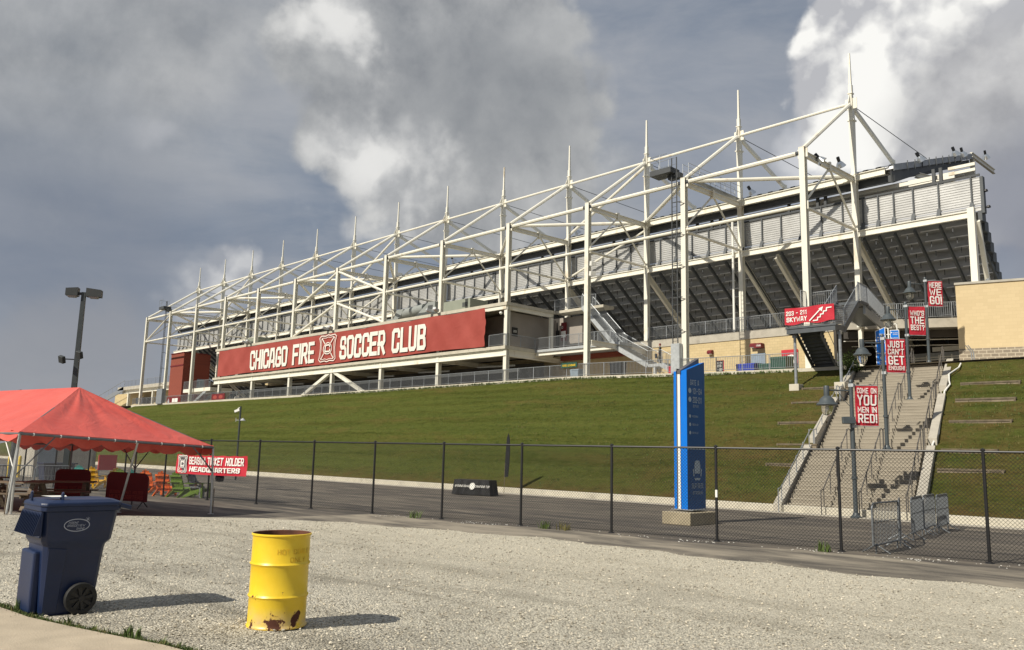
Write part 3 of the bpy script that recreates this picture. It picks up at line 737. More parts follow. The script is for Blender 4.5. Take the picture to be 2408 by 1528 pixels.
# ragged grass fringe along the top of the bank and tufts over its face
g = MB(); gd = MB()
for i in range(9000):
    x = -70 + 100 * rr.random() ** 0.8 if rr.random() < .5 else rr.uniform(-20, 22)
    y_ = rr.uniform(YK + .1, -0.6)
    if stx(y_, 'L') - .5 < x < stx(y_, 'R') + .5: continue
    tuft(g if rr.random() < .62 else gd, x, y_, bz2(x, y_) - .01, 4, 0.10 * rr.uniform(.5, 1.4), 0.12, rr, 0.014)
for i in range(1500):
    x = rr.uniform(-60, -0.5)
    tuft(g, x, -0.52 + rr.uniform(-.15, .05), zs(x) - .16, 4, 0.16 * rr.uniform(.5, 1.2), 0.08, rr, 0.018)
tag(g.build('bank_tufts', M['blade']), 'short mown turf tufts covering the grass bank', 'grass', kind='stuff')
tag(gd.build('dry_bank_tufts', M['blade_dry']), 'dry yellow tufts scattered in the bank turf', 'grass', kind='stuff')
fl_ = lambda x: -31.26 + 0.19 * (x - 12.7)
wd = [(7.9, 'small green weed clump left of the taller one under the fence'), (8.5, 'taller yellowish weed clump under the fence'), (3.2, 'low weed on the verge left of centre under the fence'), (15.2, 'low green weed near the fence foot by the stairs')]
for x, lb in wd:
    g = MB(); tuft(g, x, fl_(x) - 0.15, GA, 34, 0.26, 0.16, rr, 0.012)
    tag(g.build('weed_clump', M['blade_dry'] if 'yellow' in lb else M['blade']), lb, 'weed', 'weed clumps along the fence foot')
g = MB()
cl_ = [rr.uniform(2, 19) for _ in range(14)] + [14.5, 15.2, 16.8, 17.6, 18.6]
for i in range(210):
    x = rr.choice(cl_) + rr.gauss(0, .35); y_ = fl_(x) + rr.gauss(-.12, .22); s = rr.uniform(.005, .022)
    g.box(x, x + s * rr.uniform(1, 2), y_, y_ + s, GA, GA + s * .5)
tag(g.build('litter_bits', M['white']), 'white stones and scraps strewn along the foot of the fence', 'litter', kind='stuff')
# ================================================================ STADIUM
S = 9.14; YM = 7.87
NB = 13
cols = [-S * i for i in range(NB)]
fr = empty('stadium_steelwork', (-55, 0, 8), 'long exposed cream steel frame of masts, tubes and columns along the stadium side', 'steel frame')
for i, x in enumerate(cols):
    ztop = 22.0; zb = zs(x)
    g = MB(); g.hcol(x, 0, zb, 21.9); g.box(x - .2, x + .2, -.2, .2, 21.9, 21.94)
    g.box(x - .34, x + .34, -.012, .012, 21.25, 21.85); g.box(x - .28, x + .28, -.012, .012, 17.75, 18.3)
    g.build('column', M['steel'], fr)
    g = MB()
    g.hcol(x, YM, 11.5, 21.4, .36, .4); g.box(x - .2, x + .2, YM - .21, YM + .21, 21.4, 22.2)
    g.beam((x, YM, 22.2), (x, YM, 26.2), .26, .34, (0, 1, 0), .30, .46); g.beam((x, YM, 26.2), (x, YM, 28.25), .30, .46, (0, 1, 0), .22, .30)
    g.box(x - .42, x + .42, YM - .02, YM + .02, 27.1, 27.9); g.prism([(x - .02, YM - .75, 27.0), (x - .02, YM + .75, 27.0), (x - .02, YM + .2, 28.2), (x - .02, YM - .2, 28.2)], (.04, 0, 0))
    g.box(x - .17, x + .17, YM - .2, YM + .2, 28.25, 28.32); g.box(x - .24, x + .24, YM - .27, YM + .27, 26.15, 26.25)
    mst = g.build('mast', M['steel'], fr)
    g = MB(); g.beam((x, YM, 28.3), (x, YM, 28.95), .24, .24, (0, 1, 0)); g.beam((x, YM, 28.95), (x, YM, 31.42), .16, .16, (0, 1, 0), .11, .11); g.build('spire', M['steel'], mst)
    g = MB(); g.tube((x, YM - .3, 27.35), (x, .15, 21.95), .15); g.tube((x, .15, 21.95), (x, .05, 21.8), .1); g.build('mast_brace', M['steel'], fr, smooth=True)
    g = MB(); g.ibeam((x, .1, 21.55), (x, YM - .2, 21.72), .24, .36); g.box(x - .14, x + .14, 3.7, 3.9, 21.3, 21.95); g.build('rafter', M['steel'], fr)
    g = MB(); g.tube((x, 3.7, 21.4), (x, .2, 18.35), .075); g.build('strut', M['steel'], fr, smooth=True)
    g = MB(); g.tube((x, 4.0, 21.4), (x, YM - .2, 18.2), .075); g.build('strut', M['steel'], fr, smooth=True)
    g = MB(); g.tube((x, .15, 17.95), (x, YM - .2, 18.0), .11); g.build('cross_tube', M['steel'], fr, smooth=True)
    g = MB(); g.beam((x, YM + .35, 27.25), (x, 15.3, 25.0), .22, .26); g.box(x - .05, x + .05, 15.0, 15.6, 24.8, 25.3); g.box(x - .12, x + .12, YM + .4, YM + .75, 27.15, 27.5); g.build('back_stay', M['steel'], fr)
    g = MB(); g.tube((x, YM + .5, 27.45), (x, 22.8, 27.45), .03, 5); g.build('stay_cable', M['steel_dk'], fr)
    if i < NB - 1:
        x2 = cols[i + 1]
        g = MB(); g.tube((x - .3, YM - .05, 27.5), (x2 + .3, YM - .05, 27.5), .115); g.tube((x, YM - .05, 27.5), (x - .5, YM - .05, 27.5), .06); g.tube((x2, YM - .05, 27.5), (x2 + .5, YM - .05, 27.5), .06); g.build('top_tube', M['steel'], fr, smooth=True)
        g = MB(); g.tube((x - .45, 0, 21.6), (x2 + .45, 0, 21.6), .165); g.build('outer_tube', M['steel'], fr, smooth=True)
        for q0, q1 in ((x - .1, x - .5), (x2 + .1, x2 + .5)): g = MB(); g.tube((q0, 0, 21.6), (q1, 0, 21.6), .075); g.box(min(q0, q1), max(q0, q1), -.02, .02, 21.46, 21.74); g.build('pin_joint', M['steel_dk'], fr)
        g = MB(); g.tube((x - .1, 0, 18.02), (x2 + .1, 0, 18.02), .12); g.build('lower_tube', M['steel'], fr, smooth=True)
        a, c2 = (i, i + 1) if i % 2 == 1 else (i + 1, i)      # odd column to even mast
        g = MB(); g.tube((cols[a], .2, 21.75), (cols[c2], YM - .2, 21.95), .15); g.build('plan_brace', M['steel'], fr, smooth=True)
def brace(a, b, r=.13):
    g = MB(); g.tube(a, b, r); g.build('cross_brace', M['steel'], fr, smooth=True)
X5, X6, X7 = cols[5], cols[6], cols[7]
brace((X7 + .2, 0, 18.15), (X6 - .2, 0, 21.45)); brace((X7 + .2, 0, 14.95), (X6 - .2, 0, 17.85))
brace((X6 + .2, 0, 21.45), (X5 - .2, 0, 18.15)); brace((X6 + .2, 0, 17.85), (X5 - .2, 0, 14.95))
brace((cols[12] + .2, 0, 18.15), (cols[11] - .2, 0, 21.45), .1)
for k in (2, 6, 10):
    brace((cols[k], YM - .05, 27.2), (cols[k + 1], YM - .05, 22.4))
    if k + 1 < NB: brace((cols[k] , YM - .12, 21.3), (cols[k + 1], YM - .12, 18.2), .1)
# big braces below the suite floor
for sx in (-1, 1):
    g = MB(); g.beam((X6 + sx * .3, .0, 10.25), (X6 + sx * 6.1, .0, 7.8), .34, .34); g.build('knee_brace', M['steel'], fr)
g = MB(); g.box(7.3, 7.7, YM - .3, YM + .1, 7.3, 18.12); g.build('end_column', M['steel'], fr)
g = MB(); g.beam((7.75, 8.1, 17.3), (7.3, 11.5, 12.2), .26, .42); g.build('raking_column', M['steel'], fr)
# pipes running down beside the second mast from the right
g = MB(); g.tube((cols[1] - .55, YM - .35, 11.5), (cols[1] - .55, YM - .35, 20.6), .09); g.build('down_pipe', M['white'], fr, smooth=True)

# ---------------------------------------------------------------- grandstand
gs = empty('grandstand', (-55, 12, 11.5), 'raised seating stand with ribbed metal back wall and dark stepped underside', 'grandstand')
XL, XR = -117.6, 8.0
SL = -0.69
# edge beam in bays
ed = [XL] + [c2 for c2 in reversed(cols)] + [7.3]
ed = sorted(set([XL] + cols + [7.3]))
for a, c2 in zip(ed, ed[1:]):
    g = MB(); g.ibeam((a + .01, YM - .1, 17.7), (c2 - .01, YM - .1, 17.7), .22, .46, .05); g.build('edge_beam', M['steel'], gs)
    g = MB()
    if c2 <= .1: g.ibeam((a + .01, YM - .1, 21.85), (c2 - .01, YM - .1, 21.85), .26, .5, .05); g.build('roof_beam', M['steel'], gs)
g = MB(); g.ibeam((0.01, YM - .1, 21.85), (2.2, YM - .1, 21.85), .26, .5, .05); g.build('roof_beam', M['steel'], gs)
# ribbed back wall
def ribbed(x0, x1, z0, z1, y, pitch=.165, amp=.035):
    n = int((z1 - z0) / pitch); pr = []
    for k in range(n):
        z = z0 + (z1 - z0) * k / n; p = (z1 - z0) / n
        pr += [(y, z), (y, z + p * .55), (y - amp, z + p * .68), (y - amp, z + p * .9)]
    pr.append((y, z1)); g = MB(); m = len(pr)
    g.add([(x0, a, b_) for a, b_ in pr] + [(x1, a, b_) for a, b_ in pr], [(i, i + 1, m + i + 1, m + i) for i in range(m - 1)])
    return g
for a, c2 in zip(ed, ed[1:]):
    c2e = XR if c2 > 7 else c2
    ribbed(a + .03, c2e - .03, 18.36, 20.25, YM + .42).build('back_panel', M['panel'], gs)
    ribbed(a + .03, c2e - .03, 17.96, 18.28, YM + .30).build('lower_panel', M['panel'], gs)
px = [7.46, 5.45, 3.82, 2.52, 1.46, .39]
x = -1.1
while x > XL + .3: px.append(x); x -= 1.6
for x in px:
    g = MB(); g.box(x - .045, x + .045, YM + .27, YM + .36, 18.2, 20.38)
    g.prism([(x - .12, YM + .28, 17.95), (x - .12, YM - .0, 17.95), (x - .12, YM + .26, 18.55)], (.24, 0, 0)); g.build('panel_post', M['raker'], gs)
g = MB(); g.box(XL, XR, YM + .3, YM + .4, 20.3, 20.44); g.build('top_rail', M['steel_dk'], gs)
# roof: ribbed sheet rising inward, with purlins underneath; it ends at x = 2.7
XE = 2.7; RSL = (27.9 - 22.1) / (25.8 - YM)
def roofz(y): return 22.12 + RSL * (y - YM)
g = MB(); prof = []; x = XL; k = 0
while x < XE:
    prof.append((x, 0.0 if (k // 2) % 2 == 0 else .17)); x += (.10 if k % 2 else .36); k += 1
m = len(prof); y0, y1 = YM + .02, 25.8
g.add([(a, y0, roofz(y0) + h) for a, h in prof] + [(a, y1, roofz(y1) + h) for a, h in prof], [(i, i + 1, m + i + 1, m + i) for i in range(m - 1)])
g.build('roof_sheet', M['roof'], gs)
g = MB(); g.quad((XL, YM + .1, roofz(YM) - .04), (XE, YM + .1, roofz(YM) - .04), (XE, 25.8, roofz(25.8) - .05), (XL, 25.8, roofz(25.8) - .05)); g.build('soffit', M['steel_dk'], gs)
g = MB(); g.box(XL, XE, YM + .1, YM + .16, 21.98, 22.2); g.build('gutter', M['edge_lite'], gs)
for yy, h in ((9.4, .36), (11.6, .36), (14.2, .3), (17.2, .3), (20.2, .3), (23.2, .3)):
    g = MB(); z_ = roofz(yy) - .1; g.box(XL, XE - .12, yy, yy + .14, z_ - h, z_); g.build('purlin', M['steel'], gs)
g = MB(); g.box(XL, XE - .05, YM + .3, YM + .5, 21.12, 21.62); g.build('girder_shade_band', M['steel_dk'], gs)  # dark band for the girder and the shadow below the roof beam
g = MB(); g.box(XL, 5.9, YM + 2.3, YM + 2.44, 21.15, 21.6); g.build('girt', M['steel'], gs)
for zz in (20.9, 21.28): g = MB(); g.box(5.95, 7.6, YM + .9, YM + 1.02, zz, zz + .2); g.build('girt', M['steel'], gs)
for yy, zz in ((YM + 1.0, 20.86), (YM + 1.6, 20.50)):
    g = MB(); g.box(XL, 5.4, yy, yy + .14, zz, zz + .26); g.build('girt', M['steel'], gs)
for x in cols + [2.4]:
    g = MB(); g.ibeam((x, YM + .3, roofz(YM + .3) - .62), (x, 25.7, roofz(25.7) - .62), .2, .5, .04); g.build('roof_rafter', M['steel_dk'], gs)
for x in [5.1, 5.55, -2.5, -3.1, -5.4, -11.4, -12.2, -13.6, -21.3, -22.5, -30.1, -31.5, -40.2, -42, -50]:
    g = MB(); g.box(x - .1, x + .1, YM + .62, YM + .8, 20.2, 21.5); g.build('hanger', M['steel_dk'], gs)
# gable end of the roof: dark trim with cleats, end purlin stubs, outrigger
g = MB(); a0, a1 = Vector((XE, 8.0, roofz(8.0) - .1)), Vector((XE, 25.8, roofz(25.8) - .1)); g.beam(a0, a1, .08, .42); g.build('roof_end_trim', M['roof'], gs)
g = MB(); dn_ = Vector((.02, 0, 1)); q0, q1 = a0 - Vector((.15, 0, .62)), a1 - Vector((.15, 6.5, 6.5 * RSL + .34)); g.beam(q0, q1, .1, .9, (0, 0, 1), .1, .1); g.build('gable_shade_band', M['steel_dk'], gs)  # added dark band, standing in for the shaded roof underside below the trim
for q in np.linspace(.14, .98, 11):
    g = MB(); p = a0.lerp(a1, q); g.beam(p - Vector((-.07, 0, .35)), p + Vector((.07, 0, .38)), .05, .06); g.build('cleat', M['raker'], gs)
g = MB(); g.ibeam((XE, 25.4, 27.85), (XE, 31.6, 27.95), .22, .42, .05); g.build('outrigger', M['steel'], gs)
g = MB(); g.hcol(XE - .1, 25.9, 24.6, 28.0, .3, .3); g.build('end_post', M['steel'], gs)
g = MB(); g.ibeam((XE - .3, 13.0, 22.9), (XE + 1.2, 17.6, 22.9), .22, .42, .05); g.build('outrigger', M['steel'], gs)
for yy, zz in ((19.0, 24.2), (22.5, 25.4), (25.4, 26.2)):
    g = MB(); g.ibeam((-9.0, yy, zz), (XE + .2, yy, zz), .2, .4, .05); g.build('inner_beam', M['steel'], gs)
# seating underside
g = MB(); ge = MB(); n = 15; y = YM + .32; z = 17.9; TR, RS = .76, .525
for k in range(n):
    xr = XR - .085 * k
    g.quad((XL, y, z), (xr, y, z), (xr, y + TR, z), (XL, y + TR, z)); g.quad((XL, y + TR, z), (xr, y + TR, z), (xr, y + TR, z - RS), (XL, y + TR, z - RS))
    y += TR; z -= RS
g.build('seating_deck', M['deckmetal'], gs)
rk = px + [8.0]
rk = sorted(rk)
y = YM + .32; z = 17.9
for k in range(13):
    y += TR; z -= RS
    ge2 = MB()
    for a, c2 in zip(rk, rk[1:]):
        c2 = min(c2, XR - .085 * k - .1)
        if a < -60 or c2 - a < .5: continue
        ge2.box(a + .12, c2 - .12, y - .07, y - .035, z - .03, z + .045)
    ge2.build('deck_angle', M['edge_lite'], gs)
for x in px:
    g = MB(); g.beam((x, YM + .25, 17.35), (x, YM + .25 + 11.0, 17.35 - 11.0 * .69), .13, .30)
    g.build('raker', M['raker'], gs)
for x in cols + [-6.3]:
    g = MB(); g.ibeam((x, YM + .25, 17.15), (x, YM + 9.5, 17.15 - 9.25 * .72), .24, .5, .05); g.build('girder', M['steel'], gs)
# stepped right end wall
g = MB(); y = YM + .32; z = 17.9
for k in range(11):
    g.box(XR - .25 - .09 * k, XR - .0 - .085 * k, y, y + TR, z - .60, z + .10); y += TR; z -= RS
g.box(XR - .03, XR + .16, YM + .35, YM + .75, 17.8, 20.25)
g.build('end_wall', M['raker'], gs)
# vertical stubs under the deck
g = MB()
for x in px:
    if x < -50: continue
    for k in range(1, 10):
        if x + .6 > XR - .085 * k - .3: continue
        yy = YM + .32 + TR * k; zz = 17.9 - RS * k; g.box(x + .5, x + .55, yy - .03, yy + .01, zz - .42, zz)
g.build('deck_hanger', M['raker'], gs)
# terrace slab and concourse walls
tr = empty('upper_terrace', (-12, 10, 11.3), 'upper terrace deck with weathered concrete edge on a yellow block wall', 'terrace')
g = MB(); g.box(-84, -1.0, 7.45, 19, 11.3, 11.48); g.prism([(-1.0, 7.45, 11.3), (9.0, 12.3, 11.3), (9.0, 19, 11.3), (-1.0, 19, 11.3)], (0, 0, .18)); g.build('deck', M['concrete'], tr)
g = MB(); g.box(-27.0, -1.75, 7.36, 7.56, 10.86, 11.5); g.build('concrete_band', M['concrete'], tr)
g = MB(); g.box(-84, -1.75, 7.42, 7.6, 7.2, 10.86); g.build('block_wall', M['block'], tr)
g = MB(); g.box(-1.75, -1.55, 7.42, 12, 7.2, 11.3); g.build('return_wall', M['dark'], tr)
g = MB(); g.box(-84, 5.5, 17.5, 17.8, 7, 14); g.box(-84, -27, 7.6, 7.8, 10.8, 14.5); g.build('back_wall', M['dark'], tr)  # dark backdrop for the shaded space below the deck
g = MB(); dv = Vector((10.0, 4.85, 0)).normalized()
A = Vector((-1.0, 7.4, 0)); 
def P2(s, off, z): 
    nrm2 = Vector((dv.y, -dv.x, 0)); q = A + dv * s + nrm2 * off; return (q.x, q.y, z)
g.beam(P2(0, .08, 11.18), P2(10.9, .08, 11.18), .16, .62); g.build('deck_edge', M['concrete'], tr)
g = MB(); g.beam(P2(0, -.6, 10.55), P2(10.9, -.6, 10.55), .3, .5); g.build('edge_girder', M['dark'], tr)
g = MB(); g.beam(P2(0, -1.0, 10.2), P2(10.9, -1.0, 10.2), .08, .05); g.beam(P2(0, -2.5, 10.0), P2(10.9, -2.5, 10.0), .08, .05); g.build('conduit', M['white'], tr)
for s_ in (0.7,):
    g = MB(); g.box(-.13, .13, YM - .13, YM + .13, 7.2, 11.4); g.box(-.28, .28, YM - .24, YM + .24, 11.0, 11.55); g.build('pipe_column', M['steel'], tr)
# white bleacher rail and panel seen through the opening
bl = empty('bleacher_rail', (2.5, 14, 7.4), 'low white bleacher railing seen through the opening behind the stair top', 'railing')
g = MB()
for zz in (8.95, 9.15, 9.32): g.box(.2, 5.6, 14.0, 14.05, zz, zz + .07)
for x in np.arange(.4, 5.6, .85): g.box(x, x + .08, 13.97, 14.0, 8.8, 9.5)
g.build('rail', M['white'], bl)
g = MB(); g.box(2.45, 5.6, 14.3, 14.4, 9.8, 10.12); g.build('panel', M['white'], bl)
g = MB(); g.box(.2, 5.6, 14.6, 14.9, 9.2, 9.75); g.build('bench', M['galv_lt'], bl)
# ---------------------------------------------------------------- railings with balusters
def railing(label, a, b, h=1.07, sp=.13, post=1.83, z0=.08, grp=None, base=0.0, name='balustrade', m=None, cat='railing', baluster=True):
    """a, b: ends at floor level (may slope)"""
    m = m or M['galv']; a = Vector(a); b = Vector(b); L = (b - a).length
    r = empty(name, tuple(a), label, cat, grp)
    g = MB(); up = Vector((0, 0, 1))
    g.tube(a + up * h, b + up * h, .025, 5); g.tube(a + up * (base + z0 + .04), b + up * (base + z0 + .04), .018, 4); g.build('rail', m, r)
    n = max(1, round(L / post))
    for i in range(n + 1):
        p = a.lerp(b, i / n); g = MB(); g.tube(p, p + up * h, .025, 5); g.build('post', m, r)
    if baluster:
        n = int(L / sp); g = MB()
        for i in range(n):
            p = a.lerp(b, (i + .5) / n); q = .009
            g.box(p.x - q, p.x + q, p.y - q, p.y + q, p.z + z0 + base + .04, p.z + h)
        g.build('baluster', m, r)
    return r
GR = 'galvanised railings of the concourse and terrace'
seg = [-112, -91.5, -60, -27.5, -18.3, -6.5, -.6]
nm = ['galvanised railing along the bank top at the far left by the brick tower', 'galvanised railing along the bank top under the far half of the banner', 'galvanised railing along the bank top under the near half of the banner',
      'galvanised railing along the bank top between the suite corner and the next column', 'galvanised railing along the bank top below the steel stairs', 'galvanised railing along the bank top in front of the green and blue bins']
for a, c2, l in zip(seg, seg[1:], nm): railing(l, (a, -.28, zs(a) + .06), (c2, -.28, zs(c2) + .06), 1.0)
railing('galvanised railing on the upper terrace above the yellow block wall', (-17.9, 7.5, 11.5), (-1.0, 7.5, 11.5), 1.1)
railing('galvanised railing on the upper terrace behind the lamp posts, running to the tan building', P2(.1, 0, 11.5), P2(10.2, 0, 11.5), 1.1)
# ---------------------------------------------------------------- suites with banner
su = empty('suite_building', (-55, 3, 10.5), 'white framed two storey suite block behind the long red banner', 'building')
g = MB(); g.box(-83.9, -27.2, -.36, 5.9, 10.72, 11.0); g.build('floor_slab', M['concrete_lt'], su)
g = MB(); g.ibeam((-83.8, -.12, 10.42), (-27.3, -.12, 10.42), .3, .58, .06); g.build('floor_beam', M['steel'], su)
g = MB(); g.ibeam((-27.42, 0, 10.42), (-27.42, 5.9, 10.42), .3, .58, .06)
g.build('cross_beam', M['steel'], su)
for x in cols[3:10]:
    g = MB(); g.ibeam((x, .35, 10.3), (x, 7.3, 10.3), .2, .4, .04); g.build('cross_beam', M['steel'], su)
g = MB(); g.box(-83.6, -27.15, -.36, 5.9, 14.55, 14.84); g.box(-27.4, -21.5, 5.9, 7.4, 14.6, 14.84); g.build('roof_slab', M['concrete_lt'], su)
g = MB(); g.box(-83.4, -27.3, -.28, -.05, 14.22, 14.55); g.box(-27.55, -27.3, -.05, 5.8, 14.22, 14.55); g.build('roof_beam', M['steel'], su)
g = MB(); g.box(-83.0, -28.6, 2.4, 2.6, 11.0, 14.3); g.box(-28.6, -28.45, 1.3, 7.4, 11.0, 14.3); g.build('suite_wall', M['wall_grey'], su)
g = MB(); g.box(-27.8, -25.0, 7.2, 7.4, 11.0, 14.4); g.build('rear_wall', M['wall_grey'], su)
g = MB(); g.box(-27.6, -27.3, 5.5, 5.8, 11.0, 14.3); g.build('post', M['steel'], su)
g = MB(); g.box(-83.0, -28, 2.0, 2.2, 9.0, 9.2)
g.build('duct', M['galv_lt'], su)
for x in cols[3:9]:
    g = MB(); g.tube((x - 2, 3.0, 9.7), (x - 7.5, 3.5, 9.9), .1, 6); g.build('duct', M['galv_lt'], su)
g = MB(); g.box(-27.2, -17.7, 3.35, 7.4, 10.74, 10.96); g.build('balcony', M['galv_lt'], su)
g = MB(); g.ibeam((-18.0, .2, 10.55), (-18.0, 7.3, 10.55), .2, .42, .04); g.box(-27.2, -18, 3.5, 3.7, 10.45, 10.74); g.build('balcony_beam', M['steel'], su)
g = MB(); g.box(-27.1, -18.2, 6.6, 7.1, 10.3, 10.72); g.build('brick_lintel', M['brick'], su)
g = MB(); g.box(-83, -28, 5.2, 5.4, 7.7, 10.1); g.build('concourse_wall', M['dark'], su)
railing('galvanised railing on the open suite corner balcony right of the banner', (-29.4, -.25, 11.0), (-27.3, -.25, 11.0), 1.05)
railing('galvanised railing on the shaded end of the suite floor', (-27.25, -.2, 11.0), (-27.25, 3.3, 11.0), 1.05)
railing('galvanised railing on the suite level balcony leading to the steel stairs', (-27.2, 3.4, 10.96), (-18.7, 3.4, 10.96), 1.05)
railing('galvanised railing on the roof deck above the suite end', (-27.3, 5.95, 14.84), (-22.4, 5.95, 14.84), 1.05)
# doors and signs on the suite end
# banner
def bn(x, z):  # gentle billow, looser at the right end
    t = (x + 82.3) / 52.9
    k = .04 + .16 * max(0, (t - .86) / .14) ** 1.5
    return -.42 - k * (math.sin(x * .9 + z * .7) * .5 + .5) - .05 * math.sin(x * 2.1) * math.sin(z * 2.0 + x * .3)
g = MB(); nx, nz_ = 260, 12
vs = []
for i in range(nx + 1):
    for j in range(nz_ + 1):
        x = -82.3 + 52.7 * i / nx; z = 11.12 + 3.36 * j / nz_
        if i > nx - 12: x -= .07 * math.sin(z * 2.2 + 1) * (i - nx + 12) / 12 + .05 * math.sin(z * 7) * (i - nx + 12) / 12
        z += .04 * math.sin(x * .8) * (1 if j == nz_ else 0) + .05 * math.sin(x * .5 + 1) * (1 if j == 0 else 0)
        vs.append((x, bn(x, z), z))
fs = [(i * (nz_ + 1) + j, (i + 1) * (nz_ + 1) + j, (i + 1) * (nz_ + 1) + j + 1, i * (nz_ + 1) + j + 1) for i in range(nx) for j in range(nz_)]
g.add(vs, fs)
bo = empty('wall_banner', (-56, -.4, 11.1), 'very long red mesh banner reading CHICAGO FIRE SOCCER CLUB hung on the suite block', 'banner')
g.build('cloth', M['banner_red'], bo, smooth=60)
ush = lambda p: Vector((p.x, bn(p.x, p.z) - .10 + (p.y + 0.5), p.z))
g = MB(); letters(g, 'CHICAGO FIRE', (-73.2, -.5, 11.42), (1, 0, 0), (0, 0, 1), 2.42, 15.2, .80, gap=1.05, nrm_=(0, -1, 0), ushape=ush)
letters(g, 'SOCCER CLUB', (-52.85, -.5, 11.42), (1, 0, 0), (0, 0, 1), 2.5, 14.85, .80, gap=1.05, nrm_=(0, -1, 0), ushape=ush); g.build('lettering', M['letter'], bo)
def crest(g, cx, cz, w, h, y, t, cfun=None, right=(1, 0, 0)):
    rt = Vector(right)
    def Pq(p, d): 
        q = Vector((0, 0, 0)) + rt * p[0] + Vector((0, 0, p[1])) + Vector((cx[0], cx[1], cz)) + Vector((rt.y, -rt.x, 0)) * (d + y)
        return cfun(q) if cfun else q
    o = [(-.30, .93), (0, 1), (.30, .93), (.80, .97), (.98, .82), (.86, .45), (.84, 0), (.90, -.45), (.98, -.80), (.78, -.97), (.30, -.92), (0, -1), (-.30, -.92), (-.78, -.97), (-.98, -.80), (-.90, -.45), (-.84, 0), (-.86, .45), (-.98, .82), (-.80, .97), (-.30, .93)]
    def sc(pts, k=1): return [(p[0] * w / 2 * k, p[1] * h / 2 * k) for p in pts]
    ribbon(g, sc(o), t, Pq, 0, True, 0); ribbon(g, sc(o, .84), t * .6, Pq, .001, True, 0)
    ell = [(math.cos(a) * .46, math.sin(a) * .42) for a in np.linspace(0, 2 * math.pi, 21)]; ell[-1] = ell[0]
    ribbon(g, sc(ell), t, Pq, .002, True, 0)
    for sx in (-1, 1):
        for sz in (-1, 1): ribbon(g, sc([(sx * .36, sz * .36), (sx * .74, sz * .80)]), t * 1.2, Pq, .003, False, 0)
    C = [((p[0] - 1) / 2 * .5, (p[1] - 2) / 4 * .48) for p in GL['C'][1][0]]
    ribbon(g, sc(C), t * 1.7, Pq, .004, False, t * .8)
g = MB(); crest(g, (-55.3, 0), 12.85, 3.4, 3.0, .5, .10, lambda p: Vector((p.x, bn(p.x, p.z) - .11 + (p.y + .5), p.z))); g.build('crest', M['letter'], bo)
g = MB()
for x in np.arange(-82, -29.6, 1.3): g.tube((x, -.4, 11.1), (x, -.37, 10.98), .012, 4)
g.build('tie', M['black'], bo)
# ================================================================ CHAIN LINK FENCE
M['fence'] = mat('black_vinyl', (0.012, 0.012, 0.013), 0.45, 0, 0.2, 5)
F0 = Vector((18.32, -30.01, GA)); FD = Vector((-2.877, -.546, 0)); FH = 2.31
fe = empty('chain_link_fence', tuple(F0), 'long black chain link fence between the gravel lot and the grass bank', 'fence')
for i in range(-4, 21):
    p = F0 + FD * i; g = MB(); g.tube(p, p + Vector((0, 0, FH)), .036, 8); g.lathe([(.05, 0), (.05, .03), (.0, .06)], p.x, p.y, 8, FH - .01 + GA); g.lathe([(.10, 0), (.07, .03)], p.x, p.y, 8, GA)
    g.build('post', M['fence'], fe, smooth=True)
a, c2 = F0 - FD * 4, F0 + FD * 20
g = MB(); up = Vector((0, 0, 1)); g.tube(a + up * (FH - .03), c2 + up * (FH - .03), .026, 8); g.build('top_rail', M['fence'], fe, smooth=True)
g = MB(); g.tube(a + up * .06, c2 + up * .06, .006, 4); g.build('tension_wire', M['fence'], fe)
L = (c2 - a).length; dh = (c2 - a).normalized(); nn = Vector((dh.y, -dh.x, 0)).normalized()
H0, H1 = .03, FH - .05; vs = []; fs = []; r_ = .0033; pit = .082; k = 0
hh = H1 - H0
for sg in (1, -1):
    s0 = -hh
    while s0 < L + hh:
        t0, t1 = 0.0, 1.0; sx, ex = s0, s0 + sg * hh
        # clip to the ends
        lo, hi = (0, 1)
        if sg > 0:
            lo = max(0, -sx / hh); hi = min(1, (L - sx) / hh)
        else:
            lo = max(0, (sx - L) / hh); hi = min(1, sx / hh)
        if hi > lo:
            pa = a + dh * (sx + sg * hh * lo) + up * (H0 + hh * lo); pb = a + dh * (sx + sg * hh * hi) + up * (H0 + hh * hi)
            d = (pb - pa).normalized(); q = nn.cross(d) * r_; w_ = nn * r_; o_ = nn * (r_ * .8 * sg)
            vs += [pa + q + o_, pa + w_ + o_, pa - q + o_, pa - w_ + o_, pb + q + o_, pb + w_ + o_, pb - q + o_, pb - w_ + o_]
            fs += [tuple(k + z for z in f) for f in ((0, 1, 5, 4), (1, 2, 6, 5), (2, 3, 7, 6), (3, 0, 4, 7))]; k += 8
        s0 += pit
g = MB(); g.add(vs, fs); g.build('wire_mesh', M['fence'], fe)
# sticker patches on one post
p = F0 + FD * 2; g = MB(); g.box(p.x + .0, p.x + .055, p.y - .055, p.y - .02, .72, .90); tag(g.build('sticker', M['white'], None), 'torn white sticker on the fence post right of the blue sign pillar', 'sticker')
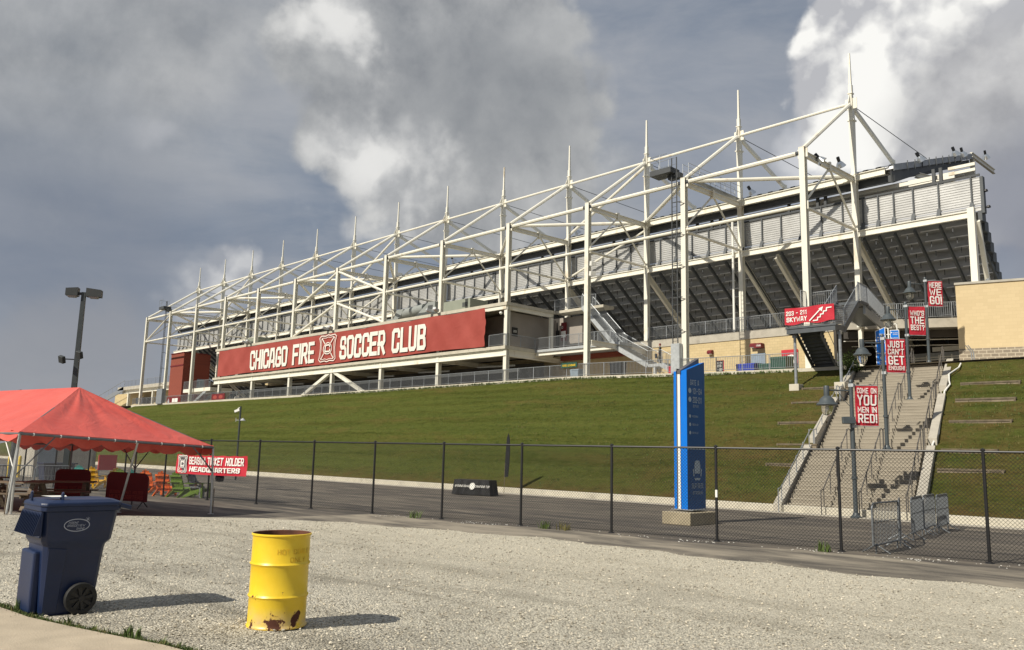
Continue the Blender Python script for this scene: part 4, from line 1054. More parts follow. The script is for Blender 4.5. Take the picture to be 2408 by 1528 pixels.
# ================================================================ SIGN PILLAR
M['sgblue'] = mat('sign_blue', (0.0, 0.155, 0.62), 0.35, 0, 0.03, 2); M['sgblue_shade'] = mat('sign_blue_shade', (0.008, 0.085, 0.26), 0.4, 0, 0.03, 2)  # the second, darker blue paints in the shade on the pillar's right side
M['sggrey'] = mat('sign_grey', (0.10, 0.095, 0.10), 0.4); M['sgtext'] = mat('sign_text', (0.42, 0.5, 0.56), 0.5, 0, 0.03)
M['block_base'] = mat('plinth_concrete', (0.34, 0.29, 0.20), 0.9, 0, 0.15, 2, 0.4, 30)
sp = empty('sign_pillar', (8.9, -26.8, GA), 'tall blue sign pillar reading GATE A on a square concrete plinth', 'sign')
g = MB(); g.box(8.47, 9.5, -27.65, -26.1, GA, GA + .38); g.build('plinth', M['block_base'], sp, bevel=.02)
g = MB(); g.box(8.5, 9.3, -27.2, -26.4, GA + .42, GA + .45); g.build('base_plate', M['galv'], sp)
x0, x1, y0, y1 = 8.56, 9.06, -27.1, -26.1; zb_ = GA + .45
g = MB(); g.box(x0, x0 + .13, y0, y1, zb_, 4.42); g.build('left_panel', M['sgblue'], sp)
g = MB(); xa = x0 + .27; g.add([(xa, y0 - .02, zb_), (x1, y0 - .02, zb_), (x1, y1, zb_), (xa, y1, zb_), (xa, y0 - .02, 4.42), (x1, y0 - .02, 4.45), (x1, y1, 4.78), (xa, y1, 4.76)],
      [(0, 1, 5, 4), (1, 2, 6, 5), (2, 3, 7, 6), (3, 0, 4, 7), (4, 5, 6, 7)]); g.build('front_panel', M['sgblue'], sp)
g = MB(); g.add([(x1 + .004, y0 + .0, zb_), (x1 + .004, y1 - .01, zb_), (x1 + .004, y1 - .01, 4.76), (x1 + .004, y0, 4.43)], [(0, 1, 2, 3)]); g.build('side_face', M['sgblue_shade'], sp)
g = MB(); g.box(x0 + .135, x0 + .165, y0 - .06, y1, zb_, 4.5); g.prism([(x0 + .13, y0 - .06, 4.43), (x0 + .13, y1, 4.92), (x0 + .13, y1, 4.66), (x0 + .13, y0 - .06, 4.33)], (.16, 0, 0)); g.build('fin', M['sggrey'], sp)
g = MB(); g.box(x0 + .17, x0 + .262, y0 - .045, y1, zb_, 4.4); g.build('light_strip', M['white'], sp)
g = MB(); R_ = (0, 1, 0); U_ = (0, 0, 1); xx = x1 + .012; NR = (1, 0, 0)
def T(txt, y_, z_, h, w, wt=.7, mb=None): letters(mb or g, txt, (xx, y_, z_), R_, U_, h, w, wt, nrm_=NR)
T('GATE A', y0 + .16, 3.98, .17, .50, .55); T('101-134', y0 + .30, 3.70, .19, .52, .6); T('203-211', y0 + .30, 3.42, .19, .52, .6); T('SKYWAY', y0 + .31, 3.27, .09, .32, .5)
for z_, txt in ((2.96, 'ACCESSIBLE'), (2.70, 'GREEN LOT'), (2.44, 'SOUTH LOT')): T(txt, y0 + .26, z_, .06, .34, .5)
g.build('lettering', M['sgtext'], sp)
g = MB()
def disc(g, y_, z_, r, x=None):
    n = 14; x = x or xx; g.add([(x, y_ + r * math.cos(6.2832 * i / n), z_ + r * math.sin(6.2832 * i / n)) for i in range(n)], [tuple(range(n))])
for z_, r in ((3.80, .085), (3.52, .085), (2.99, .055), (2.73, .055), (2.47, .055)): disc(g, y0 + .14, z_, r)
g.build('icon', M['sgtext'], sp)
g = MB(); g.box(x1 + .005, x1 + .014, y0, y1 - .01, 1.95, 2.01); g.build('divider', M['sgtext'], sp)
g = MB()
def poly(pts, x=xx): g.add([(x, y0 + .52 + p[0], 1.32 + p[1]) for p in pts], [tuple(range(len(pts)))])
poly([(-.15, -.12), (.15, -.12), (.17, .1), (.13, .26), (0, .3), (-.13, .26), (-.17, .1)]); poly([(-.26, .02), (-.2, .02), (-.17, -.2), (-.22, -.22)]); poly([(.2, .02), (.26, .02), (.22, -.22), (.17, -.2)])
poly([(-.17, -.26), (.17, -.26), (.13, -.33), (-.13, -.33)]); letters(g, 'SEATGEEK', (xx, y0 + .2, .74), R_, U_, .15, .66, .5, nrm_=NR); letters(g, 'STADIUM', (xx, y0 + .25, .55), R_, U_, .1, .56, .5, nrm_=NR)
g.build('logo', M['sgtext'], sp)
# ================================================================ STEEL CROWD BARRIERS
def barrier(name, a, b, label, h=1.1, group='steel crowd barriers standing by the stair foot', panel=None):
    a = Vector(a); b = Vector(b); L = (b - a).length; d = (b - a).normalized(); n_ = Vector((-d.y, d.x, 0)); up = Vector((0, 0, 1))
    r = empty(name, tuple((a + b) / 2), label, 'barrier', group)
    g = MB(); c_ = .12
    pts = [a + up * .18, a + up * (h - c_), a + d * c_ * .4 + up * (h - c_ * .35), a + d * c_ + up * h, b - d * c_ + up * h, b - d * c_ * .4 + up * (h - c_ * .35), b + up * (h - c_), b + up * .18, a + up * .18]
    g.path(pts, .021, 7); g.build('frame', M['barrier'], r, smooth=True)
    g = MB(); nb = int(L / .115)
    for i in range(1, nb): 
        p = a + d * L * i / nb; g.tube(p + up * .18, p + up * h, .009, 5)
    g.tube(a + up * (h * .62), b + up * (h * .62), .008, 4)
    g.build('bars', M['barrier'], r)
    for p in (a.lerp(b, .1), a.lerp(b, .9)):
        g = MB(); g.path([p - n_ * .3 + up * .02, p - n_ * .22 + up * .06, p + up * .2, p + n_ * .22 + up * .06, p + n_ * .3 + up * .02], .017, 6); g.tube(p + up * .0, p + up * .2, .02, 6); g.build('foot', M['barrier'], r)
    return r
bl_ = ['crowd barrier nearest the fence post, its bars seen open', 'second crowd barrier from the fence, angled and seen edge on', 'third crowd barrier from the fence, in the middle of the row', 'fourth crowd barrier, half hidden behind the last one', 'crowd barrier farthest from the fence, standing nearest the kerb']
bp = [((16.12, -30.45), (15.89, -28.34)), ((15.84, -28.2), (15.1, -26.2)), ((15.32, -26.0), (14.85, -23.9)), ((14.85, -23.8), (14.5, -21.9)), ((14.9, -22.9), (14.52, -20.8))]
for (p, q), l in zip(bp, bl_): barrier('crowd_barrier', (*p, GA), (*q, GA), l)
# ================================================================ TABLE WITH BLACK CLOTH, FEATHER FLAG
tb = empty('folding_table', (-7.3, -21.3, GA), 'folding table hidden under a black branded cloth', 'table')
A_, B_, C_ = Vector((-8.16, -22.11, GA)), Vector((-6.33, -21.38, GA)), Vector((-6.54, -20.43, GA))
A_, B_, C_ = Vector((-8.0, -22.2, GA)), Vector((-5.85, -21.6, GA)), Vector((-6.1, -20.8, GA))
D_ = A_ + (C_ - B_); ce = (A_ + C_) / 2
g = MB(); tp = [ce + (p - ce) * .90 + Vector((0, 0, .76)) for p in (A_, B_, C_, D_)]
for p, q in zip((A_, B_, C_, D_), (B_, C_, D_, A_)):
    i = (A_, B_, C_, D_).index(p); j = (i + 1) % 4; n = 10
    for k in range(n):
        u0, u1 = k / n, (k + 1) / n; wv = lambda u: .05 * math.sin(u * 25)
        nr = Vector(((q - p).y, -(q - p).x, 0)).normalized()
        b0, b1 = p.lerp(q, u0) + nr * wv(u0) + Vector((0, 0, .03)), p.lerp(q, u1) + nr * wv(u1) + Vector((0, 0, .03)); t0, t1 = tp[i].lerp(tp[j], u0), tp[i].lerp(tp[j], u1)
        g.quad(b0, b1, t1, t0)
g.quad(*tp)
tbc = g.build('table_cloth', M['black'], tb)
g = MB(); g.tube((-7.7, -21.9, GA), (-7.7, -21.9, .3), .02); g.tube((-6.1, -21.4, GA), (-6.1, -21.4, .3), .02); g.tube((-6.25, -21.0, GA), (-6.25, -21.0, .3), .02); g.build('leg', M['galv'], tb)
dd = (B_ - A_).normalized(); nf = Vector((dd.y, -dd.x, 0)); g = MB()
tu = (tp[0] - A_).normalized()
letters(g, 'INTERNATIONAL', A_ + dd * .15 + tu * .40 + nf * .06, dd, tu, .11, .85, .55, nrm_=nf); letters(g, 'CHAMPIONS CUP', A_ + dd * 1.32 + tu * .40 + nf * .06, dd, tu, .11, .82, .55, nrm_=nf)
ctr = A_ + dd * 1.16 + tu * .46 + nf * .08
g.add([ctr + dd * math.cos(6.2832 * i / 16) * .16 + tu * math.sin(6.2832 * i / 16) * .17 for i in range(16)], [tuple(range(16))]); g.build('print', M['white'], tbc)
ff = empty('feather_flag', (-9.3, -18.5, -.35), 'furled narrow black feather flag on a thin pole by the bank', 'flag')
fx, fy = -5.6, -18.9
fb = Vector((-8.0, -18.6, GA)); ff.location = tuple(fb)
g = MB(); g.path([fb, fb + Vector((.02, 0, 1.2)), fb + Vector((.1, .02, 2.6)), fb + Vector((.22, .03, 3.05))], .018, 6); g.build('pole', M['wood'], ff)
g = MB(); z0 = .85
pr = [(.0, z0), (.25, z0 + .02), (.33, 1.5), (.36, 2.2), (.33, 2.8), (.24, 3.12), (.14, 2.9), (.06, 2.0), (.01, 1.4)]
g.prism([(fb.x + p[0], fb.y - .01, GA + p[1]) for p in pr], (.015, .03, 0)); g.build('flag_cloth', M['black'], ff)
# ================================================================ STAIR LAMPS WITH BANNERS
LB = Vector((.697, .717, 0)); 
LAMP_R = Vector((1, 0, 0)); 
lamp_pos = [((10.64, -18.9, GA), ['COME ON', 'YOU', 'MEN IN', 'RED!'], 'lowest stair lamp'), ((9.59, -12.0, 2.25), ['JUST', "CAN'T", 'GET', 'ENOUGH!'], 'second stair lamp'),
            ((8.17, -5.2, 4.85), ["WHO'S", 'THE', 'BEST?'], 'third stair lamp'), ((6.92, 1.6, 7.45), ['HERE', 'WE', 'GO!'], 'highest stair lamp')]
lamp_pos = [((10.64, -18.64, GA), *lamp_pos[0][1:]), ((9.38, -12.3, 2.25), *lamp_pos[1][1:]), ((7.95, -5.5, 4.85), *lamp_pos[2][1:]), ((6.78, .9, 7.4), *lamp_pos[3][1:])]
LABL = ['grey stair lamp with banner at the foot of the stairs, small floodlight on its pole', 'grey stair lamp on the first landing, behind the JUST CAN\'T GET ENOUGH banner', 'grey stair lamp on the second landing beside the WHO\'S THE BEST banner', 'grey stair lamp at the top of the stairs beside the HERE WE GO banner']
def make_lamp(base, label):
    r = empty('street_lamp', (0, 0, 0), label, 'street lamp', 'lamp posts along the stairs')
    g = MB(); g.tube((0, 0, 0), (0, 0, 5.0), .085, 12, .07); g.lathe([(.0, 0), (.06, -.02), (.085, -.1)][::-1], 0, 0, 12, 5.1); g.lathe([(.2, 0), (.2, .06), (.13, .1), (.1, .2)], 0, 0, 12); g.lathe([(.11, 1.4), (.11, 1.5)], 0, 0, 12); g.build('pole', M['pole_grey'], r, smooth=True)
    d = LB; e = -d * .92
    g = MB(); g.tube((0, 0, 4.67), tuple(e + Vector((0, 0, 4.67))), .03, 8); g.path([tuple(-d * .08 + Vector((0, 0, 4.1))), tuple(-d * .3 + Vector((0, 0, 4.35))), tuple(-d * .5 + Vector((0, 0, 4.64)))], .012, 6); g.build('arm', M['pole_grey'], r, smooth=True)
    hx, hy = e.x, e.y
    g = MB(); g.lathe([(.0, 4.84), (.09, 4.83), (.105, 4.78), (.105, 4.46), (.16, 4.42), (.25, 4.33), (.29, 4.22), (.36, 4.17), (.39, 4.12), (.37, 4.10), (.28, 4.14), (.0, 4.17)], hx, hy, 20); g.build('lamp_shade', M['pole_grey'], r, smooth=True)
    g = MB(); g.lathe([(.20, 4.14), (.215, 4.0), (.2, 3.88), (.14, 3.76), (.05, 3.72), (0, 3.715)], hx, hy, 16); gl = g.build('globe', M['lamp_glass'], r, smooth=True)
    g = MB(); g.lathe([(.05, 4.12), (.06, 3.95), (.0, 3.86)], hx, hy, 10); g.build('bulb', M['white'], gl)
    g = MB()
    for z_ in (4.88, 3.36):
        g.tube((0, 0, z_), tuple(d * .98 + Vector((0, 0, z_))), .014, 6); g.box(-.07, .12, -.07, .1, z_ - .07, z_ + .05)
    g.build('banner_bracket', M['galv_lt'], r)
    r.location = base
    return r
lamps = []
for i, (p, words, nm_) in enumerate(lamp_pos):
    if i == 0: r = make_lamp(p, LABL[0])
    else: r = copy_tree(lamps[0]); r.location = p; r['label'] = LABL[i]
    lamps.append(r)
# a small floodlight and speaker box on two of the poles
def world_children_box(r, name, m, x0, x1, y0, y1, z0, z1):
    g = MB(); g.box(r.location.x + x0, r.location.x + x1, r.location.y + y0, r.location.y + y1, r.location.z + z0, r.location.z + z1); return g.build(name, m, r)
fl2 = empty('floodlight', (10.64, -18.64, 3.25), 'flat grey floodlight clamped to the lowest stair lamp pole', 'floodlight')
g = MB(); c_ = Vector((10.64, -18.64, 3.2)) - LB * .16 + Vector((.1, -.16, 0)); g.beam(c_ - LB * .24, c_ + LB * .24, .12, .26, (.1, .3, 1)); g.build('housing', M['pole_grey'], fl2, bevel=.02)
g = MB(); g.tube((10.64, -18.64, 3.25), tuple(c_), .03); g.build('bracket', M['pole_grey'], fl2)
def pole_banner(base, words, label, top=4.86, bot=3.38, w=.86):
    d = LB; n_ = Vector((d.y, -d.x, 0)); b_ = Vector(base)
    r = empty('pole_banner', tuple(b_ + d * .5 + Vector((0, 0, bot))), label, 'banner', 'red banners hanging from the stair lamps')
    g = MB(); nx, nz_ = 8, 14; vs = []
    def wv(u, v): return .02 * math.sin(u * 5 + v * 3) + .015 * math.sin(v * 9)
    for i in range(nx + 1):
        for j in range(nz_ + 1):
            u, v = i / nx, j / nz_; vs.append(b_ + d * (.13 + w * u) + Vector((0, 0, bot + (top - bot) * v)) + n_ * wv(u, v))
    g.add(vs, [(i * (nz_ + 1) + j, (i + 1) * (nz_ + 1) + j, (i + 1) * (nz_ + 1) + j + 1, i * (nz_ + 1) + j + 1) for i in range(nx) for j in range(nz_)])
    g.build('cloth', M['banner_crim'], r, smooth=60)
    def us(p):
        q = p - b_; u = (q.dot(d) - .13) / w; v = (q.z - bot) / (top - bot); return p + n_ * (wv(u, v) + .02)
    g = MB(); k = len(words); hs = {1: [1]}
    wts = {'YOU': 1.75, 'MEN IN': .95, 'RED!': 1.45, 'COME ON': .9, 'JUST': 1.15, "CAN'T": 1.0, 'GET': 1.55, 'ENOUGH!': .72, "WHO'S": .85, 'THE': 1.25, 'BEST?': .95, 'HERE': .95, 'WE': 1.2, 'GO!': 1.45}
    tot = sum(wts[x] for x in words); H_ = (top - bot); m1, m2 = (.08, .10); 
    if len(words) == 3 and words[0] == "WHO'S": m1, m2 = .22, .24
    av = H_ - m1 - m2 - .05 * (k - 1); z = top - m1
    for wd_ in words:
        h = av * wts[wd_] / tot; z -= h
        letters(g, wd_, b_ + d * (.13 + .07) + Vector((0, 0, z)) + n_ * .02, d, (0, 0, 1), h, w - .14, .70, gap=1.25, nrm_=n_, ushape=us); z -= .05
    g.build('lettering', M['letter_br'], r)
for (p, words, nm_), zt in zip(lamp_pos, range(4)):
    t = ' '.join(words); pole_banner(p, words, 'crimson lamp post banner reading ' + t.replace('!', '').replace('?', ''))
# ================================================================ SKYWAY STAIR
sk = empty('skyway_stair', (2.3, -3.7, 5.75), 'dark steel skyway stair with landing on two galvanised posts', 'staircase')
M['skysteel'] = mat('skyway_steel', (0.085, 0.095, 0.105), 0.5, 0.2, 0.15, 3)
for x in (.95, 3.65):
    zb2 = bankz(x, -3.72)
    g = MB(); g.tube((x, -3.72, zb2), (x, -3.72, 9.0), .085, 10); g.build('post', M['galv'], sk, smooth=True)
    g = MB(); g.box(x - .3, x + .3, -4.02, -3.42, zb2 - .1, zb2 + .3); g.build('footing', M['concrete_lt'], sk, bevel=.02)
    g = MB(); g.box(x - .1, x + .1, -3.85, -3.6, 8.85, 9.05); g.build('cap_plate', M['galv'], sk)
g = MB(); g.box(.75, 3.68, -4.32, -4.26, 9.02, 9.38); g.box(.75, .82, -4.26, -3.0, 9.02, 9.38); g.box(3.61, 3.68, -4.26, -3.0, 9.02, 9.38); g.box(.82, 3.61, -4.26, -3.0, 9.28, 9.34); g.box(.7, 3.74, -4.36, -4.32, 9.3, 9.42); g.build('landing', M['skysteel'], sk)
# lower flight
g = MB(); n = 11
for i in range(n):
    t = i / n; y = -3.0 + 3.45 * t; z = 9.28 - 1.9 * t; x = .78 - .62 * t
    g.box(x, x + 1.4, y, y + .34, z - .05, z); g.box(x, x + 1.4, y + .31, y + .34, z - .22, z)
g.build('tread', M['skysteel'], sk)
for dx in (0, 1.42):
    g = MB(); g.beam((.76 + dx, -3.05, 9.12), (.14 + dx, .5, 7.3), .06, .32); g.build('stringer', M['skysteel'], sk)
g = MB(); g.path([(2.2, -3.0, 10.3), (1.6, .5, 8.35), (1.6, .5, 7.4)], .022, 6); g.path([(.72, -3.0, 10.3), (.12, .5, 8.35), (.12, .5, 7.4)], .022, 6); g.build('handrail', M['galv'], sk)
# upper flight, head landing and bridge
g = MB(); n = 11
for i in range(n):
    t = i / n; y = -3.05 + 2.1 * t; z = 9.35 + 1.85 * t; g.box(2.4, 3.6, y, y + .22, z - .04, z)
g.build('tread', M['skysteel'], sk)
for x in (2.36, 3.65):
    g = MB(); g.beam((x, -3.15, 9.15), (x, -.95, 11.08), .06, .34); g.build('stringer', M['skysteel'], sk)
def slope_rail(pts, h, m, par, name='guard_rail', sp=.13, mesh=False):
    g = MB(); up = Vector((0, 0, 1)); P_3 = [Vector(p) for p in pts]
    g.path([p + up * h for p in P_3], .024, 6); g.path([p + up * .1 for p in P_3], .016, 4)
    for a, c2 in zip(P_3, P_3[1:]):
        g.tube(a, a + up * h, .024, 5); g.tube(c2, c2 + up * h, .024, 5); L = (c2 - a).length; n = int(L / sp)
        for i in range(1, n): p = a.lerp(c2, i / n); q = .009; g.box(p.x - q, p.x + q, p.y - q, p.y + q, p.z + .1, p.z + h)
    return g.build(name, m, par)
slope_rail([(3.68, -3.1, 9.36), (3.68, -.95, 11.2)], 1.1, M['galv'], sk); slope_rail([(2.33, -3.1, 9.36), (2.33, -.95, 11.2)], 1.1, M['galv'], sk)
slope_rail([(.76, -4.3, 9.38), (3.66, -4.3, 9.38)], 1.12, M['galv'], sk); slope_rail([(3.66, -4.3, 9.38), (3.66, -3.1, 9.38)], 1.12, M['galv'], sk); slope_rail([(.76, -4.3, 9.38), (.76, -3.0, 9.38)], 1.12, M['galv'], sk)
g = MB(); g.box(0.0, 3.7, -.95, .35, 11.05, 11.2); g.build('head_landing', M['skysteel'], sk)
slope_rail([(0.0, .35, 11.2), (1.75, .35, 11.2)], 1.1, M['galv'], sk); slope_rail([(0.0, -.9, 11.2), (0, .35, 11.2)], 1.1, M['galv'], sk)
g = MB(); g.prism([(1.85, .35, 11.0), (3.55, .35, 11.0), (1.75, 7.5, 11.0), (.05, 7.5, 11.0)], (0, 0, .2)); g.build('bridge_deck', M['skysteel'], sk)
g = MB(); g.beam((3.55, .0, 10.86), (1.75, 7.5, 10.86), .12, .62); g.build('bridge_girder', M['galv'], sk)
slope_rail([(3.58, -.9, 11.2), (3.5, .6, 11.2), (1.78, 7.5, 11.2)], 1.15, M['galv'], sk, sp=.085)
sb = empty('sky_banner', (2.2, -4.42, 9.5), 'crimson banner reading 203 - 211 SKYWAY with arrow and steps on the stair landing', 'banner')
sb.name = 'landing_banner'
def sw(x, z): return -4.37 - .035 * (math.sin(x * 5.2 + z * 3) * .5 + .5)
g = MB(); nx, nz_ = 36, 8; vs = []
for i in range(nx + 1):
    for j in range(nz_ + 1):
        x = .70 + 2.98 * i / nx; z = 9.56 + (10.52 - 9.56) * j / nz_ + (.05 * math.sin(x * 4) if j == 0 else .025 * math.sin(x * 2.6) if j == nz_ else 0); vs.append((x, sw(x, z), z))
g.add(vs, [(i * (nz_ + 1) + j, (i + 1) * (nz_ + 1) + j, (i + 1) * (nz_ + 1) + j + 1, i * (nz_ + 1) + j + 1) for i in range(nx) for j in range(nz_)]); g.build('cloth', M['banner_crim'], sb, smooth=60)
us2 = lambda p: Vector((p.x, sw(p.x, p.z) - .035 + (p.y + 4.4), p.z))
g = MB(); letters(g, '203 - 211', (.80, -4.4, 10.08), (1, 0, 0), (0, 0, 1), .26, 1.28, .72, gap=1.2, nrm_=(0, -1, 0), ushape=us2); letters(g, 'SKYWAY', (.83, -4.4, 9.70), (1, 0, 0), (0, 0, 1), .28, 1.25, .72, gap=1.2, nrm_=(0, -1, 0), ushape=us2); g.build('lettering', M['letter_br'], sb)
g = MB(); Pa = lambda p, d: us2(Vector((p[0], -4.4 - d, p[1])))
ribbon(g, [(2.22, 9.66), (2.92, 10.30)], .07, Pa, 0, False, 0); g.add([Pa(p, .001) for p in ((3.06, 10.42), (2.80, 10.32), (2.98, 10.14))], [(0, 1, 2)])
stp = [(2.48, 9.66)]; 
for i in range(5): stp += [(stp[-1][0] + .16, stp[-1][1]), (stp[-1][0] + .16 + .02, stp[-1][1] + .16)]
stp = [(2.46, 9.66), (2.70, 9.67), (2.72, 9.82), (2.88, 9.83), (2.90, 9.98), (3.06, 9.99), (3.08, 10.14), (3.24, 10.15), (3.26, 10.32), (3.52, 10.33)]
ribbon(g, stp, .065, Pa, .001, False, .03); g.build('arrow_and_steps', M['letter_br'], sb)
# ================================================================ CONCOURSE STEEL STAIR
cs = empty('steel_staircase', (-16, 4.2, 7.8), 'long galvanised steel stair climbing from the concourse to the suite level', 'staircase')
def flight(x0, z0, x1, z1, ya, yb, n):
    g = MB()
    for i in range(n):
        t = i / n; x = x0 + (x1 - x0) * t; z = z0 + (z1 - z0) * t; g.box(min(x, x + (x1 - x0) / n), max(x, x + (x1 - x0) / n), ya, yb, z - .05, z)
    g.build('tread', M['galv'], cs)
    for y in (ya - .04, yb + .04):
        g = MB(); g.beam((x0, y, z0 - .12), (x1, y, z1 - .12), .06, .36); g.build('stringer', M['galv_lt'], cs)
        slope_rail([(x0, y, z0), (x1, y, z1)], 1.05, M['galv'], cs)
flight(-18.6, 10.9, -14.9, 8.95, 3.4, 4.9, 12)
g = MB(); g.box(-14.9, -13.6, 3.36, 4.94, 8.72, 8.95); g.box(-14.4, -14.2, 3.4, 3.6, 7.7, 8.75); g.build('mid_landing', M['galv_lt'], cs)
slope_rail([(-14.9, 3.38, 8.95), (-13.6, 3.38, 8.95)], 1.05, M['galv'], cs); slope_rail([(-14.9, 4.9, 8.95), (-13.6, 4.9, 8.95)], 1.05, M['galv'], cs)
flight(-13.6, 8.95, -11.4, 7.75, 3.4, 4.9, 7)
g = MB(); g.box(-20.2, -18.6, 3.36, 6.6, 10.74, 10.95); g.build('upper_landing', M['galv_lt'], cs)
flight(-19.4, 10.95, -23.2, 14.8, 5.1, 6.4, 22)
slope_rail([(-20.1, 3.5, 10.95), (-18.7, 3.5, 10.95)], 1.05, M['galv'], cs)
# grey electrical cabinet with ladder standing at the second column
cb = empty('electrical_cabinet', (-9.5, -.5, 7.6), 'tall grey steel enclosure at the column foot behind the blue sign pillar', 'cabinet')
g = MB(); g.box(-9.98, -9.25, -.6, -.0 - .22, 7.6, 9.72); g.build('case', M['galv_lt'], cb, bevel=.01)
g = MB(); g.box(-9.95, -9.28, -.62, -.6, 7.7, 9.65); g.build('door', M['galv_lt'], cb); 
def ladder(label, x, z0, z1, y=-.5, top=True, loc=None):
    r = empty('access_ladder', (x, y, z0), label, 'ladder', 'grey access ladders up to the roof catwalks')
    g = MB()
    for dx in (-.42, 0.0): g.box(x + dx - .03, x + dx + .03, y - .03, y + .03, z0, z1 + 1.1)
    g.build('stile', M['steel_dk'], r); g = MB(); z = z0 + .2
    while z < z1: g.tube((x - .42, y, z), (x, y, z), .016, 5); z += .34
    g.build('rung', M['steel_dk'], r); g = MB(); z = z0 + 1
    while z < z1: g.beam((x - .42, y, z), (x + .35, y + .1, z), .04, .05); g.beam((x, y, z), (x + .5, y + .35, z - .15), .04, .04); z += 2.35
    g.build('bracket', M['steel_dk'], r)
    g = MB(); g.box(x - 2.1, x - .25, -.9, .25, 22.35, 22.75); g.box(x - .9, x + .1, -.3, .2, 22.0, 22.4); g.build('platform', M['steel_dk'], r)
    g = MB()
    for yy in (-.88, .22): g.path([(x - 2.08, yy, 22.7), (x - 2.08, yy, 23.8), (x - .6, yy, 23.8)], .022, 5); g.tube((x - 2.08, yy, 23.3), (x - .6, yy, 23.3), .018, 5); g.tube((x - 1.2, yy, 22.7), (x - 1.2, yy, 23.8), .02, 5)
    g.path([(x - 2.08, -.88, 23.8), (x - 2.08, .22, 23.8)], .022, 5); g.build('platform_rail', M['galv'], r)
    g = MB(); g.box(x + .0, x + .5, .3, YM - .3, 22.1, 22.14)
    g.build('catwalk', M['galv'], r)
    g = MB()
    for xx_ in (x - .0, x + .5):
        for zz in (22.65, 23.15): g.tube((xx_, .3, zz), (xx_, YM - .3, zz), .02, 5)
        for yy in np.linspace(.3, YM - .3, 6): g.tube((xx_, yy, 22.1), (xx_, yy, 23.15), .02, 5)
    g.build('catwalk_rail', M['galv_lt'], r)
    return r
ladder('grey access ladder and platform on the second column from the right', cols[1] - .3, 9.7, 22.4)
ladder('grey access ladder and platform on the second column from the far left', cols[11] - .5, 10.0, 22.4)
cb2 = empty('electrical_cabinet', (cols[11], -.5, 8.0), 'grey enclosure at the foot of the far left ladder', 'cabinet')
g = MB(); g.box(cols[11] - 1.1, cols[11] + .9, -.7, -.2, 8.0, 10.2); g.build('case', M['galv'], cb2)
# ================================================================ YELLOW DRUM
def drum_mat():
    m, t, b = new_mat('drum_paint')
    v = obj_coord(t)
    sp_ = N(t, 'ShaderNodeSeparateXYZ'); t.links.new(v, sp_.inputs[0])
    y1_ = mixc(t, ramp(t, noise(t, v, 2.2, 6, 0.6), 0.3, 0.75), (0.76, 0.50, 0.012), (0.84, 0.61, 0.045))
    # scorched pale band near the foot
    foot = math_node(t, 'SUBTRACT', 1.0, ramp(t, math_node(t, 'ADD', sp_.outputs[2], math_node(t, 'MULTIPLY', noise(t, v, 3.0, 5), 0.25)), 0.16, 0.34))
    c1 = mixc(t, math_node(t, 'MULTIPLY', math_node(t, 'MULTIPLY', foot, ramp(t, noise(t, v, 4.0, 5), 0.42, 0.6)), 0.85), y1_, (0.50, 0.38, 0.26))
    # rust holes: sparse everywhere, thick near the foot and rings
    nz_ = noise(t, obj_coord(t, (1, 1, .8)), 7.0, 7, 0.62, 0.3)
    thr = math_node(t, 'SUBTRACT', 0.648, math_node(t, 'MULTIPLY', foot, 0.095))
    ring = math_node(t, 'MULTIPLY', math_node(t, 'LESS_THAN', math_node(t, 'ABSOLUTE', math_node(t, 'SUBTRACT', sp_.outputs[2], 0.57)), 0.035), 0.045)
    thr = math_node(t, 'SUBTRACT', thr, ring)
    ru = math_node(t, 'MULTIPLY', math_node(t, 'SUBTRACT', nz_, thr), 60, clamp=True)
    halo = math_node(t, 'MULTIPLY', math_node(t, 'SUBTRACT', nz_, math_node(t, 'SUBTRACT', thr, 0.02)), 30, clamp=True)
    c1 = mixc(t, math_node(t, 'MULTIPLY', halo, 0.35), c1, (0.55, 0.28, 0.06))
    c1 = mixc(t, ru, c1, (0.075, 0.022, 0.010))
    t.links.new(c1, b.inputs['Base Color'])
    t.links.new(math_node(t, 'MULTIPLY_ADD', ru, 0.5, 0.38), b.inputs['Roughness'])
    bump(t, b, math_node(t, 'SUBTRACT', noise(t, v, 5, 4), math_node(t, 'MULTIPLY', ru, 0.8)), 0.35, 0.01)
    return m
M['drum'] = drum_mat(); M['rust'] = mat('drum_rust', (0.11, 0.04, 0.022), 0.9, 0, 0.4, 8, 0.4, 30, (0.28, 0.16, 0.03), (0.62, 0.66), 3)
dr = empty('oil_drum', (16.67, -45.32, 0), 'open yellow steel drum with rust patches standing on the gravel', 'drum', rz=0)
HS = .95; R0 = .266; pf = [(R0 + .010, 0.0), (R0 + .012, .012), (R0 + .002, .026)]
def rib(z): return [(R0, z - .022), (R0 + .006, z - .012), (R0 + .013, z), (R0 + .006, z + .012), (R0, z + .022)]
pf += [(R0, .04)] + rib(.28) + rib(.57) + [(R0, .812), (R0 + .004, .822), (R0 + .012, .829), (R0 + .012, .841), (R0 + .003, .846)]
g = MB(); g.lathe(pf, dr.location.x, dr.location.y, 64); g.build('shell', M['drum'], dr, smooth=True)
g = MB(); g.lathe([(R0 + .003, .846), (R0 - .006, .841), (R0 - .008, .05), (0, .05)], dr.location.x, dr.location.y, 48); g.build('inside', M['rust'], dr, smooth=True)
